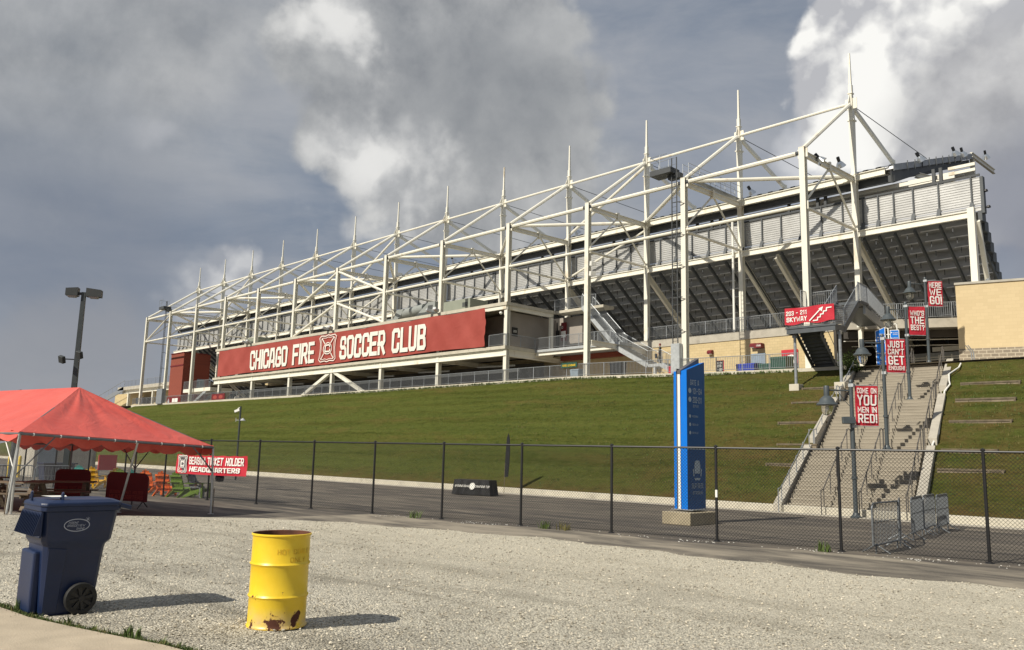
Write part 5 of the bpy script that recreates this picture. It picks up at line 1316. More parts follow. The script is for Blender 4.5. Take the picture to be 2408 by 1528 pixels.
# faded stencil HOT COALS ONLY on the drum
M['stencil'] = mat('stencil_ghost', (0.68, 0.41, 0.015), 0.6, 0, 0.35, 20)
def wrap(p):
    a = (p.x) / R0; return Vector((dr.location.x + (R0 + .0025) * math.cos(a), dr.location.y + (R0 + .0025) * math.sin(a), p.z))
vd = math.atan2(-49.47 + 45.31, 24.01 - 16.655); g = MB()
letters(g, 'HOT COALS', (R0 * vd - .03, 0, .67), (1, 0, 0), (0, 0, 1), .045, .34, .5, nrm_=(0, 0, 0), ushape=wrap); letters(g, 'ONLY', (R0 * vd + .09, 0, .595), (1, 0, 0), (0, 0, 1), .045, .17, .5, nrm_=(0, 0, 0), ushape=wrap)
g.build('stencil', M['stencil'], dr)
# ================================================================ BLUE WHEELED BIN
M['binblue'] = mat('bin_plastic', (0.006, 0.017, 0.06), 0.42, 0, 0.18, 3, 0.15, 120, (0.018, 0.028, 0.06), (0.58, 0.8), 3)
M['tyre'] = mat('bin_tyre', (0.012, 0.012, 0.012), 0.7, 0, 0.3, 20)
bi = empty('wheeled_bin', (14.78, -46.45, 0), 'dark blue wheeled rubbish bin with oval white emblem at the lot edge', 'bin')
# body: tapered box lofted over several levels. x0,x1 = across ; y0,y1 = depth (wheels at +y)
def lev(z, x0, x1, y0, y1, ch=.04): return [(x0 + ch, y0, z), (x1 - ch, y0, z), (x1, y0 + ch, z), (x1, y1 - ch, z), (x1 - ch, y1, z), (x0 + ch, y1, z), (x0, y1 - ch, z), (x0, y0 + ch, z)]
X0, X1, Y0_, Y1_ = 14.50, 15.03, -46.92, -46.56
ZT = 1.045
g = MB(); L_ = [lev(0.0, X0 + .03, X1 - .02, Y0_ + .05, Y1_ + .13), lev(.03, X0 + .02, X1 - .01, Y0_ + .03, Y1_ + .15), lev(.60, X0 + .0, X1 + .01, Y0_ + .0, Y1_ + .20), lev(.655, X0 - .0, X1 + .015, Y0_ - .0, Y1_ + .21), lev(.70, X0 - .015, X1 + .045, Y0_ - .03, Y1_ + .25),
      lev(.98, X0 - .025, X1 + .055, Y0_ - .05, Y1_ + .29), lev(.985, X0 - .04, X1 + .075, Y0_ - .07, Y1_ + .31), lev(ZT - .01, X0 - .04, X1 + .075, Y0_ - .07, Y1_ + .31)]
vs = [p for l in L_ for p in l]; m = 8
g.add(vs, [(k * m + i, k * m + (i + 1) % m, (k + 1) * m + (i + 1) % m, (k + 1) * m + i) for k in range(len(L_) - 1) for i in range(m)] + [tuple(range(m - 1, -1, -1)), tuple((len(L_) - 1) * m + i for i in range(m))])
body = g.build('body', M['binblue'], bi, smooth=True, bevel=.012)
g = MB(); g.box(X0 + .0, X1 - .10, Y0_ - .05, Y0_ + .03, .02, .60); g.build('front_bulge', M['binblue'], bi, bevel=.02)
g = MB()
for i in range(14):
    x = X0 - .05 + i * (X1 - X0 + .1) / 13; g.add([(x - .004, Y0_ - .065, .98), (x + .004, Y0_ - .065, .98), (x + .004, Y0_ - .125, .76), (x - .004, Y0_ - .125, .76), (x + .004, Y0_ - .05, .76), (x - .004, Y0_ - .05, .76)], [(0, 1, 2, 3), (1, 2, 4), (0, 3, 5), (2, 3, 5, 4)])
g.box(X0 - .04, X1 + .06, Y0_ - .065, Y0_ - .05, .74, .98); g.build('grip_fins', M['binblue'], bi)
# near side panels: recessed grip and raised lower panel
g = MB(); g.prism([(X1 - .012, Y0_ + .04, .03), (X1 - .012, Y0_ + .17, .03), (X1 + .008, Y0_ + .21, .62), (X1 + .008, Y0_ + .04, .64)], (.012, 0, 0)); g.build('side_panel', M['binblue'], bi, bevel=.006)
g = MB(); zt = ZT
ld = [lev(zt - .015, X0 - .05, X1 + .09, Y0_ - .08, Y1_ + .32, .05), lev(zt + .02, X0 - .045, X1 + .085, Y0_ - .075, Y1_ + .32, .05), lev(zt + .05, X0 - .0, X1 + .03, Y0_ - .01, Y1_ + .25, .07), lev(zt + .042, X0 + .06, X1 - .05, Y0_ + .08, Y1_ + .16, .08)]
g.add([p for l in ld for p in l], [(k * m + i, k * m + (i + 1) % m, (k + 1) * m + (i + 1) % m, (k + 1) * m + i) for k in range(3) for i in range(m)] + [tuple(range(m - 1, -1, -1)), tuple(3 * m + i for i in range(m))])
lid = g.build('lid', M['binblue'], bi, smooth=True, bevel=.01)
g = MB(); g.prism([(X0, Y1_ + .29, ZT - .03), (X1 + .06, Y1_ + .29, ZT - .03), (X1 + .06, Y1_ + .41, ZT - .065), (X0, Y1_ + .41, ZT - .065)], (0, 0, .045)); g.build('handle', M['binblue'], bi, bevel=.01)
for yy in (-46.98, -46.80):
    g = MB(); g.path([(X1 + .02 if yy > -46.9 else X0 + .2, yy, zt + .03), (X1 + .02 if yy > -46.9 else X0 + .2, yy, zt + .1), (X1 - .06 if yy > -46.9 else X0 + .12, yy + .02, zt + .11), (X1 - .1 if yy > -46.9 else X0 + .06, yy + .02, zt + .05)], .012, 6); g.build('lid_grip', M['binblue'], lid, smooth=True)
g = MB(); g.add([(X1 - .34, Y0_ + .02, zt + .073), (X1 - .06, Y0_ + .04, zt + .073), (X1 - .02, Y0_ + .17, zt + .075), (X1 - .24, Y0_ + .22, zt + .078)], [(0, 1, 2, 3)]); g.build('label', M['white'], lid)
# wheel on the near side
def wheel(x, y, z, r, w):
    g = MB(); n = 40; vs = []; pr = [(r * .72, -w * .5), (r * .95, -w * .5), (r, -w * .25), (r, w * .25), (r * .95, w * .5), (r * .72, w * .5)]
    for rr_, xx_ in pr:
        for i in range(n):
            a = 6.28318 * i / n; q = rr_ * (1 + (.012 if i % 2 else 0) * (rr_ > r * .9)); vs.append((x + xx_, y + q * math.cos(a), z + q * math.sin(a)))
    k = len(pr); g.add(vs, [(j * n + i, j * n + (i + 1) % n, ((j + 1) % k) * n + (i + 1) % n, ((j + 1) % k) * n + i) for j in range(k) for i in range(n)])
    w_ = g.build('wheel', M['tyre'], bi, smooth=True)
    g = MB(); vs = [(x + w * .05, y + r * .74 * math.cos(6.28318 * i / 24), z + r * .74 * math.sin(6.28318 * i / 24)) for i in range(24)]; g.add(vs, [tuple(range(24))])
    for i in range(8):
        a = 6.28318 * i / 8 + .2; g.beam((x + w * .22, y + .02 * math.cos(a), z + .02 * math.sin(a)), (x + w * .3, y + r * .72 * math.cos(a), z + r * .72 * math.sin(a)), .02, .014, (1, 0, 0), .034, .014)
    g.tube((x, y, z), (x + w * .5, y, z), .028, 12); g.build('rim', M['black'], w_)
wheel(X1 + .055, -46.56, .150, .148, .06); wheel(X0 - .02, -46.56, .150, .148, .06)
g = MB(); g.tube((X0, -46.56, .15), (X1 + .05, -46.56, .15), .012); g.build('axle', M['galv'], bi)
# oval emblem with script
M['emb'] = mat('emblem_print', (0.42, 0.46, 0.55), 0.6)
g = MB(); ec = Vector((X1 + .058, -46.66, .85)); e1 = Vector((0, 1, 0)); e2 = Vector((.04, 0, 1)).normalized()
el = [(math.cos(a) * .115, math.sin(a) * .058) for a in np.linspace(0, 2 * math.pi, 33)]; el[-1] = el[0]
ribbon(g, el, .007, lambda p, d: ec + e1 * p[0] + e2 * p[1] + Vector((.002, 0, 0)), 0, True, 0)
def sl(p):  # slanted script
    q = p - ec; return ec + q + e1 * (q.z * .35)
for txt, yy, zz, w_ in (('MAKING', -.085, .014, .085), ('BRIDGEVIEW', -.085, -.014, .16), ('SHINE', .01, -.044, .075)):
    letters(g, txt, ec + e1 * yy + e2 * zz + Vector((.002, 0, 0)), e1, e2, .021, w_, .42, nrm_=(1, 0, 0), ushape=sl)
for a in range(4):
    an = a * .785; dd_ = e1 * math.cos(an) + e2 * math.sin(an); c0 = ec + e1 * .095 + e2 * .055; g.beam(c0 - dd_ * .022, c0 + dd_ * .022, .002, .002, (1, 0, 0))
g.build('emblem', M['emb'], bi)

# ================================================================ TENT
te = empty('party_tent', (-3.5, -41.8, -.2), 'large faded red canopy tent on a grey pipe frame at the left', 'tent')
A = Vector((0.60, -43.65, 1.93)); C = Vector((-0.75, -38.0, 1.70))
rd = Vector((-.98, -.19, 0)).normalized()
mid = (A + C) / 2; hd = (C - A).normalized(); half = (C - A).length / 2
apex = mid + rd * 2.75; apex.z = 3.34
far = 12.2
A2 = A + rd * far; C2 = C + rd * far; apex2 = mid + rd * (far - 2.8); apex2.z = 3.36
def patch(P00, P10, P01, P11, nu, nv, sag):
    vs = []; P00, P10, P01, P11 = map(Vector, (P00, P10, P01, P11))
    for i in range(nu + 1):
        for j in range(nv + 1):
            u, v = i / nu, j / nv; p = P00.lerp(P10, u).lerp(P01.lerp(P11, u), v)
            p = p - Vector((0, 0, sag * math.sin(math.pi * v) * (1 - .6 * abs(2 * u - 1)))) + Vector((0, 0, (.022 * math.sin(u * 23 + v * 2) + .016 * math.sin(u * 41 + 1 - v * 5)) * math.sin(math.pi * v) * (.4 + .6 * math.sin(u * 5.1) ** 2))); vs.append(p)
    return vs, [(i * (nv + 1) + j, (i + 1) * (nv + 1) + j, (i + 1) * (nv + 1) + j + 1, i * (nv + 1) + j + 1) for i in range(nu) for j in range(nv)]
g = MB(); g.add(*patch(A, C, apex, apex, 28, 12, .09)); g.add(*patch(A2, A, apex2, apex, 40, 12, .10)); g.add(*patch(C, C2, apex, apex2, 40, 12, .10)); g.add(*patch(C2, A2, apex2, apex2, 20, 8, .06))
g.build('canopy', M['tent'], te, smooth=60)
g = MB()
def valance(P, Q, n, d, flare):
    P = Vector(P); Q = Vector(Q); vs = []; L = (Q - P).length; ns = max(1, round(L / .85)); m_ = ns * 8
    out = Vector(((Q - P).y, -(Q - P).x, 0)).normalized() * flare
    for i in range(m_ + 1):
        t = i / m_; p = P.lerp(Q, t); sc_ = abs(math.sin(math.pi * ns * t)); dep = d * (.62 + .38 * sc_)
        w_ = .02 * math.sin(t * L * 9)
        for k in range(4): vs.append(p + Vector((0, 0, .015 - dep * k / 3)) + out * (k / 3) ** 1.3 + out.normalized() * w_ * k / 3)
    g.add(vs, [(i * 4 + k, (i + 1) * 4 + k, (i + 1) * 4 + k + 1, i * 4 + k + 1) for i in range(m_) for k in range(3)])
valance(C, C2, 1, .30, .04); valance(A2, A, 1, .26, .06)
g.build('valance', M['tent'], te, smooth=60)
# the end valance is flipped inward, seen from below as a dark scalloped edge
g = MB(); valance(A - Vector((0, 0, .0)) + rd * .45 + Vector((0, 0, .02)), C + rd * .45 + Vector((0, 0, .02)), 1, .36, -.08); g.build('valance', M['tent'], te, smooth=60)
M['tentpole'] = mat('tent_pipe', (0.46, 0.46, 0.44), 0.4, 0.3, 0.15, 5, 0.1, 30)
M['tentpole_dk'] = mat('tent_pipe_dull', (0.16, 0.16, 0.165), 0.5, 0.3, 0.15, 5)
g = MB(); dn = Vector((0, 0, -.05)); g.tube(A + dn, C + dn, .034, 10); g.build('eave_pipe', M['tentpole_dk'], te, smooth=True)
for P, Q in ((A, A2), (C, C2)):
    g = MB(); g.tube(P + dn, Q + dn, .034, 8); g.build('eave_pipe', M['tentpole_dk'], te, smooth=True)
for P, Q in ((A, apex), (C, apex), (A2, apex2), (C2, apex2), (apex, apex2)):
    g = MB(); g.tube(P + dn, Q + dn * 1.6, .03, 8); g.build('rafter_pipe', M['tentpole_dk'], te, smooth=True)
def leg(P, foot, m=M['tentpole']):
    g = MB(); f = Vector((foot[0], foot[1], gz(foot[1]))); g.tube(P + dn, f, .03, 10); g.box(f.x - .07, f.x + .07, f.y - .07, f.y + .07, f.z, f.z + .012); g.build('leg', m, te, smooth=True)
leg(A, (.52, -43.62)); leg(A + rd * .05 + hd * .05, (.78, -43.78)); 
B_ = A.lerp(C, .56); leg(B_, (-.83, -40.6)); leg(C, (-.62, -37.98))
for t in (4.1, 8.2, 12.2):
    for P in (A, C): q = P + rd * t; leg(q, (q.x, q.y), M['tentpole_dk'])
def strut(P, Q, m=M['tentpole_dk'], r=.018):
    g = MB(); g.tube(P, Q, r, 6); g.build('brace', m, te, smooth=True)
low = Vector((.52, -43.62, .95))
strut(A.lerp(C, .16) + dn, Vector((.56, -43.63, .85))); strut(A + rd * .8 + dn, Vector((.56, -43.64, .9)), M['tentpole'], .02)
strut(C.lerp(A, .13) + dn, Vector((-.68, -38.0, .95))); strut(C + rd * .9 + dn, Vector((-.68, -38.0, .9)))
strut(C + rd * 4.1 + Vector((0, 0, -.8)), C + rd * 3.2 + dn); strut(C + rd * 4.1 + Vector((0, 0, -.8)), C + rd * 5.0 + dn)
g = MB()
for t in (.06, .18, .31, .44, .55, .69, .82, .93):
    p = A.lerp(C, t) + dn; g.tube(p - hd * .012, p + hd * .012, .042, 10)
g.build('strap', M['white'], te)
# guy stakes
for (x, y) in ((.83, -43.83), (-1.0, -37.75)):
    s_ = empty('tent_stake', (x, y, gz(y)), 'rusty steel stake with guy strap %s' % ('at the near tent corner' if x > 0 else 'just behind the far tent corner'), 'stake', 'stakes at the tent corners')
    g = MB(); g.tube((x, y, gz(y)), (x, y, gz(y) + .75), .016, 6); g.build('rod', M['wood'], s_)
    P = A if x > 0 else C; g = MB(); g.tube(P + dn, (x, y, gz(y) + .35), .01, 4); g.build('strap', M['tentpole'], s_)

# ================================================================ things under and behind the tent
bs = empty('fence_banner', (-7.4, -34.95, .6), 'red banner reading SEASON TICKET HOLDER HEADQUARTERS tied to the fence', 'banner')
P0 = Vector((-9.62, -35.33, 0)); P1 = Vector((-5.2, -34.54, 0)); dv_ = (P1 - P0).normalized(); nb_ = Vector((dv_.y, -dv_.x, 0)); Lb = (P1 - P0).length
def bw(u, v): return .05 + .012 * math.sin(u * 30) * (1 - v) + .02 * math.sin(v * 5 + u * 8)
def zb3(u, v): return (.62 + .01 * u) * (1 - v) + (1.36 + .01 * u) * v - .02 * math.sin(math.pi * u) + (.012 * math.sin(u * 40) if v > .9 else 0)
g = MB(); nx, nz_ = 48, 6
g.add([P0 + dv_ * (Lb * i / nx) + nb_ * bw(i / nx, j / nz_) + Vector((0, 0, zb3(i / nx, j / nz_))) for i in range(nx + 1) for j in range(nz_ + 1)], [(i * (nz_ + 1) + j, (i + 1) * (nz_ + 1) + j, (i + 1) * (nz_ + 1) + j + 1, i * (nz_ + 1) + j + 1) for i in range(nx) for j in range(nz_)])
g.build('cloth', M['banner_crim'], bs, smooth=60)
def ub(p):
    q = p - P0; u = q.dot(dv_) / Lb; v = (p.z - .63) / .73; return P0 + dv_ * q.dot(dv_) + nb_ * (bw(u, v) + .03 + (q.dot(nb_) - .1)) + Vector((0, 0, p.z - .02 * math.sin(math.pi * u)))
g = MB(); letters(g, 'SEASON TICKET HOLDER', P0 + dv_ * .86 + nb_ * .1 + Vector((0, 0, 1.0)), dv_, (0, 0, 1), .30, 3.45, .80, gap=1.2, nrm_=nb_, ushape=ub)
letters(g, 'HEADQUARTERS', P0 + dv_ * .95 + nb_ * .1 + Vector((0, 0, .73)), dv_, (0, 0, 1), .19, 3.2, .85, gap=1.2, nrm_=nb_, ushape=ub); g.build('lettering', M['letter_br'], bs)
g = MB(); k_ = P0 + dv_ * .46 + nb_ * .07; q = [(-.3, .33), (.3, .33), (.24, .12), (.26, 0), (.24, -.12), (.3, -.33), (-.3, -.33), (-.24, -.12), (-.26, 0), (-.24, .12)]
g.add([k_ + dv_ * p[0] + Vector((0, 0, 1.0 + p[1])) for p in q], [tuple(range(10))]); g.build('crest_field', M['sggrey'], bs)
g = MB(); crest(g, (k_.x, k_.y), 1.0, .62, .68, .012, .025, None, (dv_.x, dv_.y, 0)); g.build('crest', M['letter_br'], bs)
# adirondack chairs
def adirondack(m, name='adirondack_chair'):
    r = empty(name, (0, 0, 0)); 
    # faces +y, back towards -y (seen from behind)
    g = MB()
    for i in range(5):
        x = -.24 + i * .12; hgt = [.88, .97, 1.02, .97, .88][i]; k = (hgt - .2) / .82
        g.prism([(x - .054, -.12, .22), (x + .054, -.12, .22), (x + .054, -.12 - .3 * k, hgt - .02), (x, -.12 - .3 * k, hgt), (x - .054, -.12 - .3 * k, hgt - .02)], (0, .02, .005))
    for z in (.34, .62, .84): 
        k = (z - .2) / .82; g.box(-.28, .28, -.155 - .3 * k, -.13 - .3 * k, z - .03, z + .04)
    g.build('backrest', m, r)
    g = MB()
    for i in range(5): g.beam((-.26, -.1 + i * .11, .22 + i * .035), (.26, -.1 + i * .11, .22 + i * .035), .1, .02, (0, -.3, 1))
    g.build('seat', m, r)
    for sx in (-1, 1):
        g = MB(); g.beam((sx * .31, -.38, .56), (sx * .33, .42, .58), .13, .025); g.build('armrest', m, r)
        g = MB(); g.beam((sx * .3, .36, 0), (sx * .3, .36, .57), .10, .03, (0, 1, 0)); g.build('leg', m, r)
        g = MB(); g.prism([(sx * .27, -.55, 0), (sx * .27, -.42, 0), (sx * .27, .4, .30), (sx * .27, .4, .40), (sx * .27, -.15, .27)], (.025, 0, 0)); g.build('leg', m, r)
    return r
GC = 'coloured slatted garden chairs behind the fence'
pr_ = {}
for k in ('teal', 'yel', 'grn', 'org'):
    pr_[k] = adirondack(M[k]); pr_[k]['category'] = 'chair'; pr_[k]['group'] = GC
used_ = set()
spots = [('teal', -21.3, -35.55, 'teal garden chair farthest left behind the tent', .5), ('yel', -18.3, -36.0, 'yellow garden chair beside the teal one, half behind a dark post', .7), ('yel', -16.4, -35.7, 'yellow garden chair seen whole between the maroon covered boards', 1.2),
         ('grn', -15.0, -35.85, 'green garden chair behind the right maroon covered board', .6), ('teal', -13.7, -35.75, 'teal garden chair showing only its top behind the tent leg', .4), ('org', -13.4, -35.3, 'orange garden chair showing only its top above the maroon board', .5),
         ('org', -11.1, -35.6, 'orange garden chair standing beside the rightmost green chair', .75), ('grn', -10.1, -35.35, 'green garden chair farthest right, just left of the ticket holder banner', .45)]
for k, x, y, lb, rz in spots:
    o = pr_[k] if k not in used_ else copy_tree(pr_[k]); used_.add(k)
    o.location = (x, y + .45, GA); o.rotation_euler = (0, 0, rz); o['label'] = lb
# maroon covered boards (crowd barriers dressed with printed covers)
def board(a, b, label):
    a = Vector(a); b = Vector(b); d = (b - a).normalized(); n_ = Vector((d.y, -d.x, 0)); up = Vector((0, 0, 1)); L = (b - a).length
    r = empty('covered_board', tuple((a + b) / 2), label, 'sign board', 'maroon covered boards under the tent'); z0 = a.z
    g = MB(); pts = [a + up * .2, a + up * .95, a + d * .06 + up * 1.04, a + d * .15 + up * 1.08, b - d * .15 + up * 1.08, b - d * .06 + up * 1.04, b + up * .95, b + up * .2]
    g.add([p + n_ * .03 for p in pts] + [p - n_ * .03 for p in pts], [tuple(range(8)), tuple(range(15, 7, -1))] + [(i, i + 8, (i + 1) % 8 + 8, (i + 1) % 8) for i in range(8)]); cv = g.build('cover', M['maroon'], r)
    g = MB(); letters(g, 'SEASON TICKET HOLDER', a + d * .12 + up * .42 + n_ * .034, d, up, .10, L - .24, .6, nrm_=n_); letters(g, 'HEADQUARTERS', a + d * .12 + up * .26 + n_ * .034, d, up, .13, L - .24, .7, nrm_=n_); g.build('lettering', M['banner_red'], cv)
    for p in (a + d * .12, b - d * .12):
        g = MB(); g.path([p - n_ * .3 + up * .02, p + up * .22, p + n_ * .3 + up * .02], .017, 6); g.build('foot', M['black'], r)
board((-6.25, -40.75, -.23), (-6.3, -39.65, -.26), 'maroon covered board on the left, nearer the light pole'); board((-4.1, -39.85, -.25), (-3.1, -38.95, -.29), 'maroon covered board on the right, behind the middle tent leg')
# picnic tables
def picnic():
    r = empty('picnic_table', (0, 0, 0)); r['category'] = 'picnic table'; r['group'] = 'weathered picnic tables under the tent'
    g = MB()
    for i in range(5): g.box(-.92, .92, -.36 + i * .145, -.36 + i * .145 + .135, .70, .74)
    g.build('tabletop', M['wood'], r)
    for sy in (-1, 1):
        g = MB(); g.box(-.92, .92, sy * .68 - .13, sy * .68 - .005, .42, .455); g.box(-.92, .92, sy * .68 + .005, sy * .68 + .13, .42, .455); g.build('bench', M['wood'], r)
    for sx in (-1, 1):
        for sy in (-1, 1): g = MB(); g.beam((sx * .66, sy * .62, 0), (sx * .66, sy * .22, .70), .04, .11, (1, 0, 0)); g.build('leg', M['wood'], r)
        g = MB(); g.box(sx * .69 - .02, sx * .69 + .02, -.78, .78, .33, .42); g.build('cross_bar', M['wood'], r)
    return r
p1 = picnic(); p1.location = (-2.3, -42.9, -.14); p1.rotation_euler = (0, 0, .75); p1['label'] = 'weathered picnic table behind the near tent leg'
p2 = copy_tree(p1); p2.location = (-4.6, -41.0, -.22); p2.rotation_euler = (0, 0, 1.1); p2['label'] = 'weathered picnic table in shade between the two maroon boards'
p3 = copy_tree(p1); p3.location = (-6.6, -42.9, -.14); p3.rotation_euler = (0, 0, .6); p3['label'] = 'weathered picnic table farther back at the left edge'
# barriers on the left
for i, (p, q, l) in enumerate([((-15.7, -40.3), (-15.2, -39.0), 'crowd barrier in the left row with its rounded end showing, nearest the picture edge'), ((-15.1, -39.0), (-14.7, -37.7), 'crowd barrier at the right end of the left row'), ((-16.1, -41.2), (-15.75, -39.9), 'crowd barrier stacked behind at the far left of the row')]):
    barrier('crowd_barrier', (*p, GA), (*q, GA), l, 1.1, 'crowd barriers in a row behind the picnic tables')
# parking lot light
pl = empty('parking_lot_light', (-15.9, -37.6, GA), 'tall dark square light pole with two box heads and two small floodlights', 'street light')
ad = Vector((.5, .866, 0)); pz = Vector((-15.9, -37.6, 0)); up = Vector((0, 0, 1))
g = MB(); g.beam(pz + up * GA, pz + up * 8.45, .24, .24, (ad.x, ad.y, 0), .17, .17); g.build('pole', M['pole_dk'], pl)
M['lamphead'] = mat('lamp_head_paint', (0.045, 0.05, 0.05), 0.5, 0.1, 0.1, 3)
for sg in (1, -1):
    c0 = pz + ad * sg * .10 + up * 8.38
    g = MB(); g.beam(c0, c0 + ad * sg * .28, .07, .12); n_ = Vector((ad.y, -ad.x, 0)); q0 = c0 + ad * sg * .12 if sg < 0 else c0 + ad * .02; q1 = q0 + ad * sg * (.62 if sg > 0 else .5)
    g.add([q0 - n_ * .2 - up * .12, q0 + n_ * .2 - up * .12, q1 + n_ * .2 - up * .12, q1 - n_ * .2 - up * .12, q0 - n_ * .2 + up * .26, q0 + n_ * .2 + up * .26, q1 + n_ * .2 + up * .2, q1 - n_ * .2 + up * .2], [(0, 3, 2, 1), (4, 5, 6, 7), (0, 1, 5, 4), (1, 2, 6, 5), (2, 3, 7, 6), (3, 0, 4, 7)])
    h_ = g.build('lamp_head', M['lamphead'], pl)
    g = MB(); b0 = q0.lerp(q1, .5); g.add([b0 + n_ * .17 * a + ad * sg * .2 * b - up * .125 for a, b in ((-1, -1), (1, -1), (1, 1), (-1, 1))] + [b0 + n_ * .1 * a + ad * sg * .15 * b - up * .19 for a, b in ((-1, -1), (1, -1), (1, 1), (-1, 1))], [(0, 1, 5, 4), (1, 2, 6, 5), (2, 3, 7, 6), (3, 0, 4, 7), (4, 5, 6, 7)]); g.build('lens', M['galv_lt'], h_)
    fl_c = pz + ad * sg * .34 + up * (5.5 + .12 * sg) + Vector((.15, -.25, 0))
    f_ = MB(); f_.beam(fl_c, fl_c + Vector((.04, -.14, -.06)), .30, .32, (.2, .2, 1)); f_.beam(pz + up * 5.4, fl_c, .05, .05); f_.build('spotlight', M['lamphead'], pl, bevel=.02)
# dark wooden poles and camera post behind the tent
for i, (x, y, l) in enumerate([(-26.0, -37.2, 'thick dark post left of the grey booth'), (-45.0, -42.0, 'dark post at the left picture edge')]):
    r = empty('utility_post', (x, y, GA), l, 'post', 'dark posts behind the tent'); g = MB(); g.tube((x, y, GA), (x, y, 4.4), .17, 10, .14); g.build('shaft', M['pole_dk'], r, smooth=True)
    g = MB(); g.lathe([(.19, 4.35), (.19, 4.45), (0, 4.5)], x, y, 10); g.build('cap', M['black'], r)
cp = empty('camera_pole', (-24.0, -24.6, GA), 'slim dark pole with white security camera and small horn by the bank foot', 'camera pole')
cx, cy = -27.4, -24.0
g = MB(); g.tube((cx, cy, GA), (cx, cy, 4.4), .06, 8); g.build('pole', M['pole_dk'], cp, smooth=True)
g = MB(); g.beam((cx - .08, cy, 4.18), (cx - .42, cy - .16, 4.06), .16, .15); g.tube((cx, cy, 4.35), (cx - .25, cy - .08, 4.25), .025); g.build('camera', M['white'], cp, bevel=.01)
g = MB(); g.lathe([(.0, 3.65), (.06, 3.6), (.18, 3.48), (.17, 3.46), (0, 3.5)], cx + .22, cy + .1, 12); g.tube((cx, cy, 3.55), (cx + .2, cy + .1, 3.58), .02); g.tube((cx, cy, 3.5), (cx - .3, cy - .12, 3.5), .015); g.tube((cx - .3, cy - .12, 3.4), (cx - .3, cy - .12, 3.65), .02); g.build('horn', M['galv_lt'], cp)
# booth, red board, bins, rails seen through the tent
bt = empty('ticket_booth', (-33.5, -31.5, GA), 'pale ticket booth with blue grey door behind the tent', 'booth')
M['booth'] = mat('booth_paint', (0.42, 0.39, 0.33), 0.7); M['door_bl'] = mat('booth_door', (0.22, 0.28, 0.34), 0.6)
g = MB(); g.box(-37.5, -33.6, -34.2, -30.6, GA, 2.3); g.build('wall', M['booth'], bt)
g = MB(); g.box(-33.58, -33.54, -34.0, -32.9, GA, 1.95); g.build('door', M['door_bl'], bt)
g = MB(); g.box(-37.8, -33.3, -34.5, -30.3, 2.3, 2.45); g.build('roof', M['galv_lt'], bt)
rbx = empty('red_board', (-27.4, -31.3, GA), 'plain red board standing behind the tent', 'board'); g = MB(); g.box(-27.5, -27.4, -32.45, -31.45, .25, 1.12); g.build('panel', M['red_sign'], rbx)
for yy in (-32.4, -31.5): g = MB(); g.box(-27.52, -27.46, yy - .03, yy + .03, GA, 1.1); g.build('leg', M['galv'], rbx)
db = empty('blue_skip', (-28.5, -34.4, GA), 'low dark blue bin behind the teal chair', 'bin'); g = MB(); g.prism([(-29.2, -35.0, GA), (-28.2, -35.0, GA), (-28.1, -35.1, .55), (-29.3, -35.1, .55)], (0, 1.6, 0)); g.build('body', M['binblue'], db); g = MB(); g.box(-29.35, -28.05, -35.15, -33.35, .55, .62); g.build('lid', M['binblue'], db)
M['bollard'] = mat('bollard_yellow', (0.72, 0.50, 0.03), 0.6)
for i, (x, y, l) in enumerate([(-33.2, -35.6, 'yellow bollard on the left of the pair behind the tent'), (-33.0, -35.1, 'yellow bollard on the right of the pair behind the tent')]):
    r = empty('bollard', (x, y, GA), l, 'bollard', 'yellow bollards behind the tent'); g = MB(); g.lathe([(.09, 0), (.09, 1.2), (.06, 1.27), (0, 1.29)], x, y, 12, GA); g.build('shaft', M['bollard'], r, smooth=True)
rt = empty('red_awning', (-47, -40, GA), 'red canopied stand far left behind the tent leg', 'stand')
g = MB(); g.box(-49, -45.5, -41.8, -38.9, .55, 1.0); g.box(-49, -45.5, -41.8, -38.9, .1, .42); g.build('fascia', M['red_sign'], rt); g = MB(); g.box(-48.8, -45.8, -41.5, -39.2, GA, .1); g.build('base', M['dark'], rt)
# ================================================================ RIGHT BUILDING
rb_ = empty('tan_block_building', (7.38, 4.19, 7.2), 'tan block building with grey split block base at the right edge', 'building', rz=rad(16))
loc0 = rb_.location.copy(); rb_.location = (0, 0, 0); rb_.rotation_euler = (0, 0, 0)
g = MB(); g.box(0, 9, 0, 8, 1.36, 5.27); g.build('wall', M['block_y'], rb_)
g = MB(); g.box(-.01, 9, -.012, 8, -1.0, 1.36); g.build('base_course', M['block_g'], rb_)
g = MB(); g.box(-.06, 9, -.07, 8, 5.27, 5.40); g.build('coping', M['booth'], rb_)
g = MB(); g.lathe([(.06, 5.3), (.06, 5.62), (.14, 5.62), (.14, 5.66), (.08, 5.68), (.15, 5.72), (.15, 5.75), (.08, 5.77), (.13, 5.8), (.05, 5.84), (0, 5.84)], 1.75, 1.6, 14); g.build('roof_vent', M['galv_lt'], rb_, smooth=True)
rb_.location = loc0; rb_.rotation_euler = (0, 0, rad(16))
hp = empty('pipe_rail', (8.3, 3.2, 7.3), 'bent galvanised pipe rail against the tan building base', 'rail'); g = MB()
for dx in (0, .12): g.path([(8.35 + dx, 3.25, 7.3), (8.32 + dx, 3.25, 8.2), (8.1 + dx, 3.05, 8.6)], .03, 8)
g.build('pipe', M['galv'], hp, smooth=True)
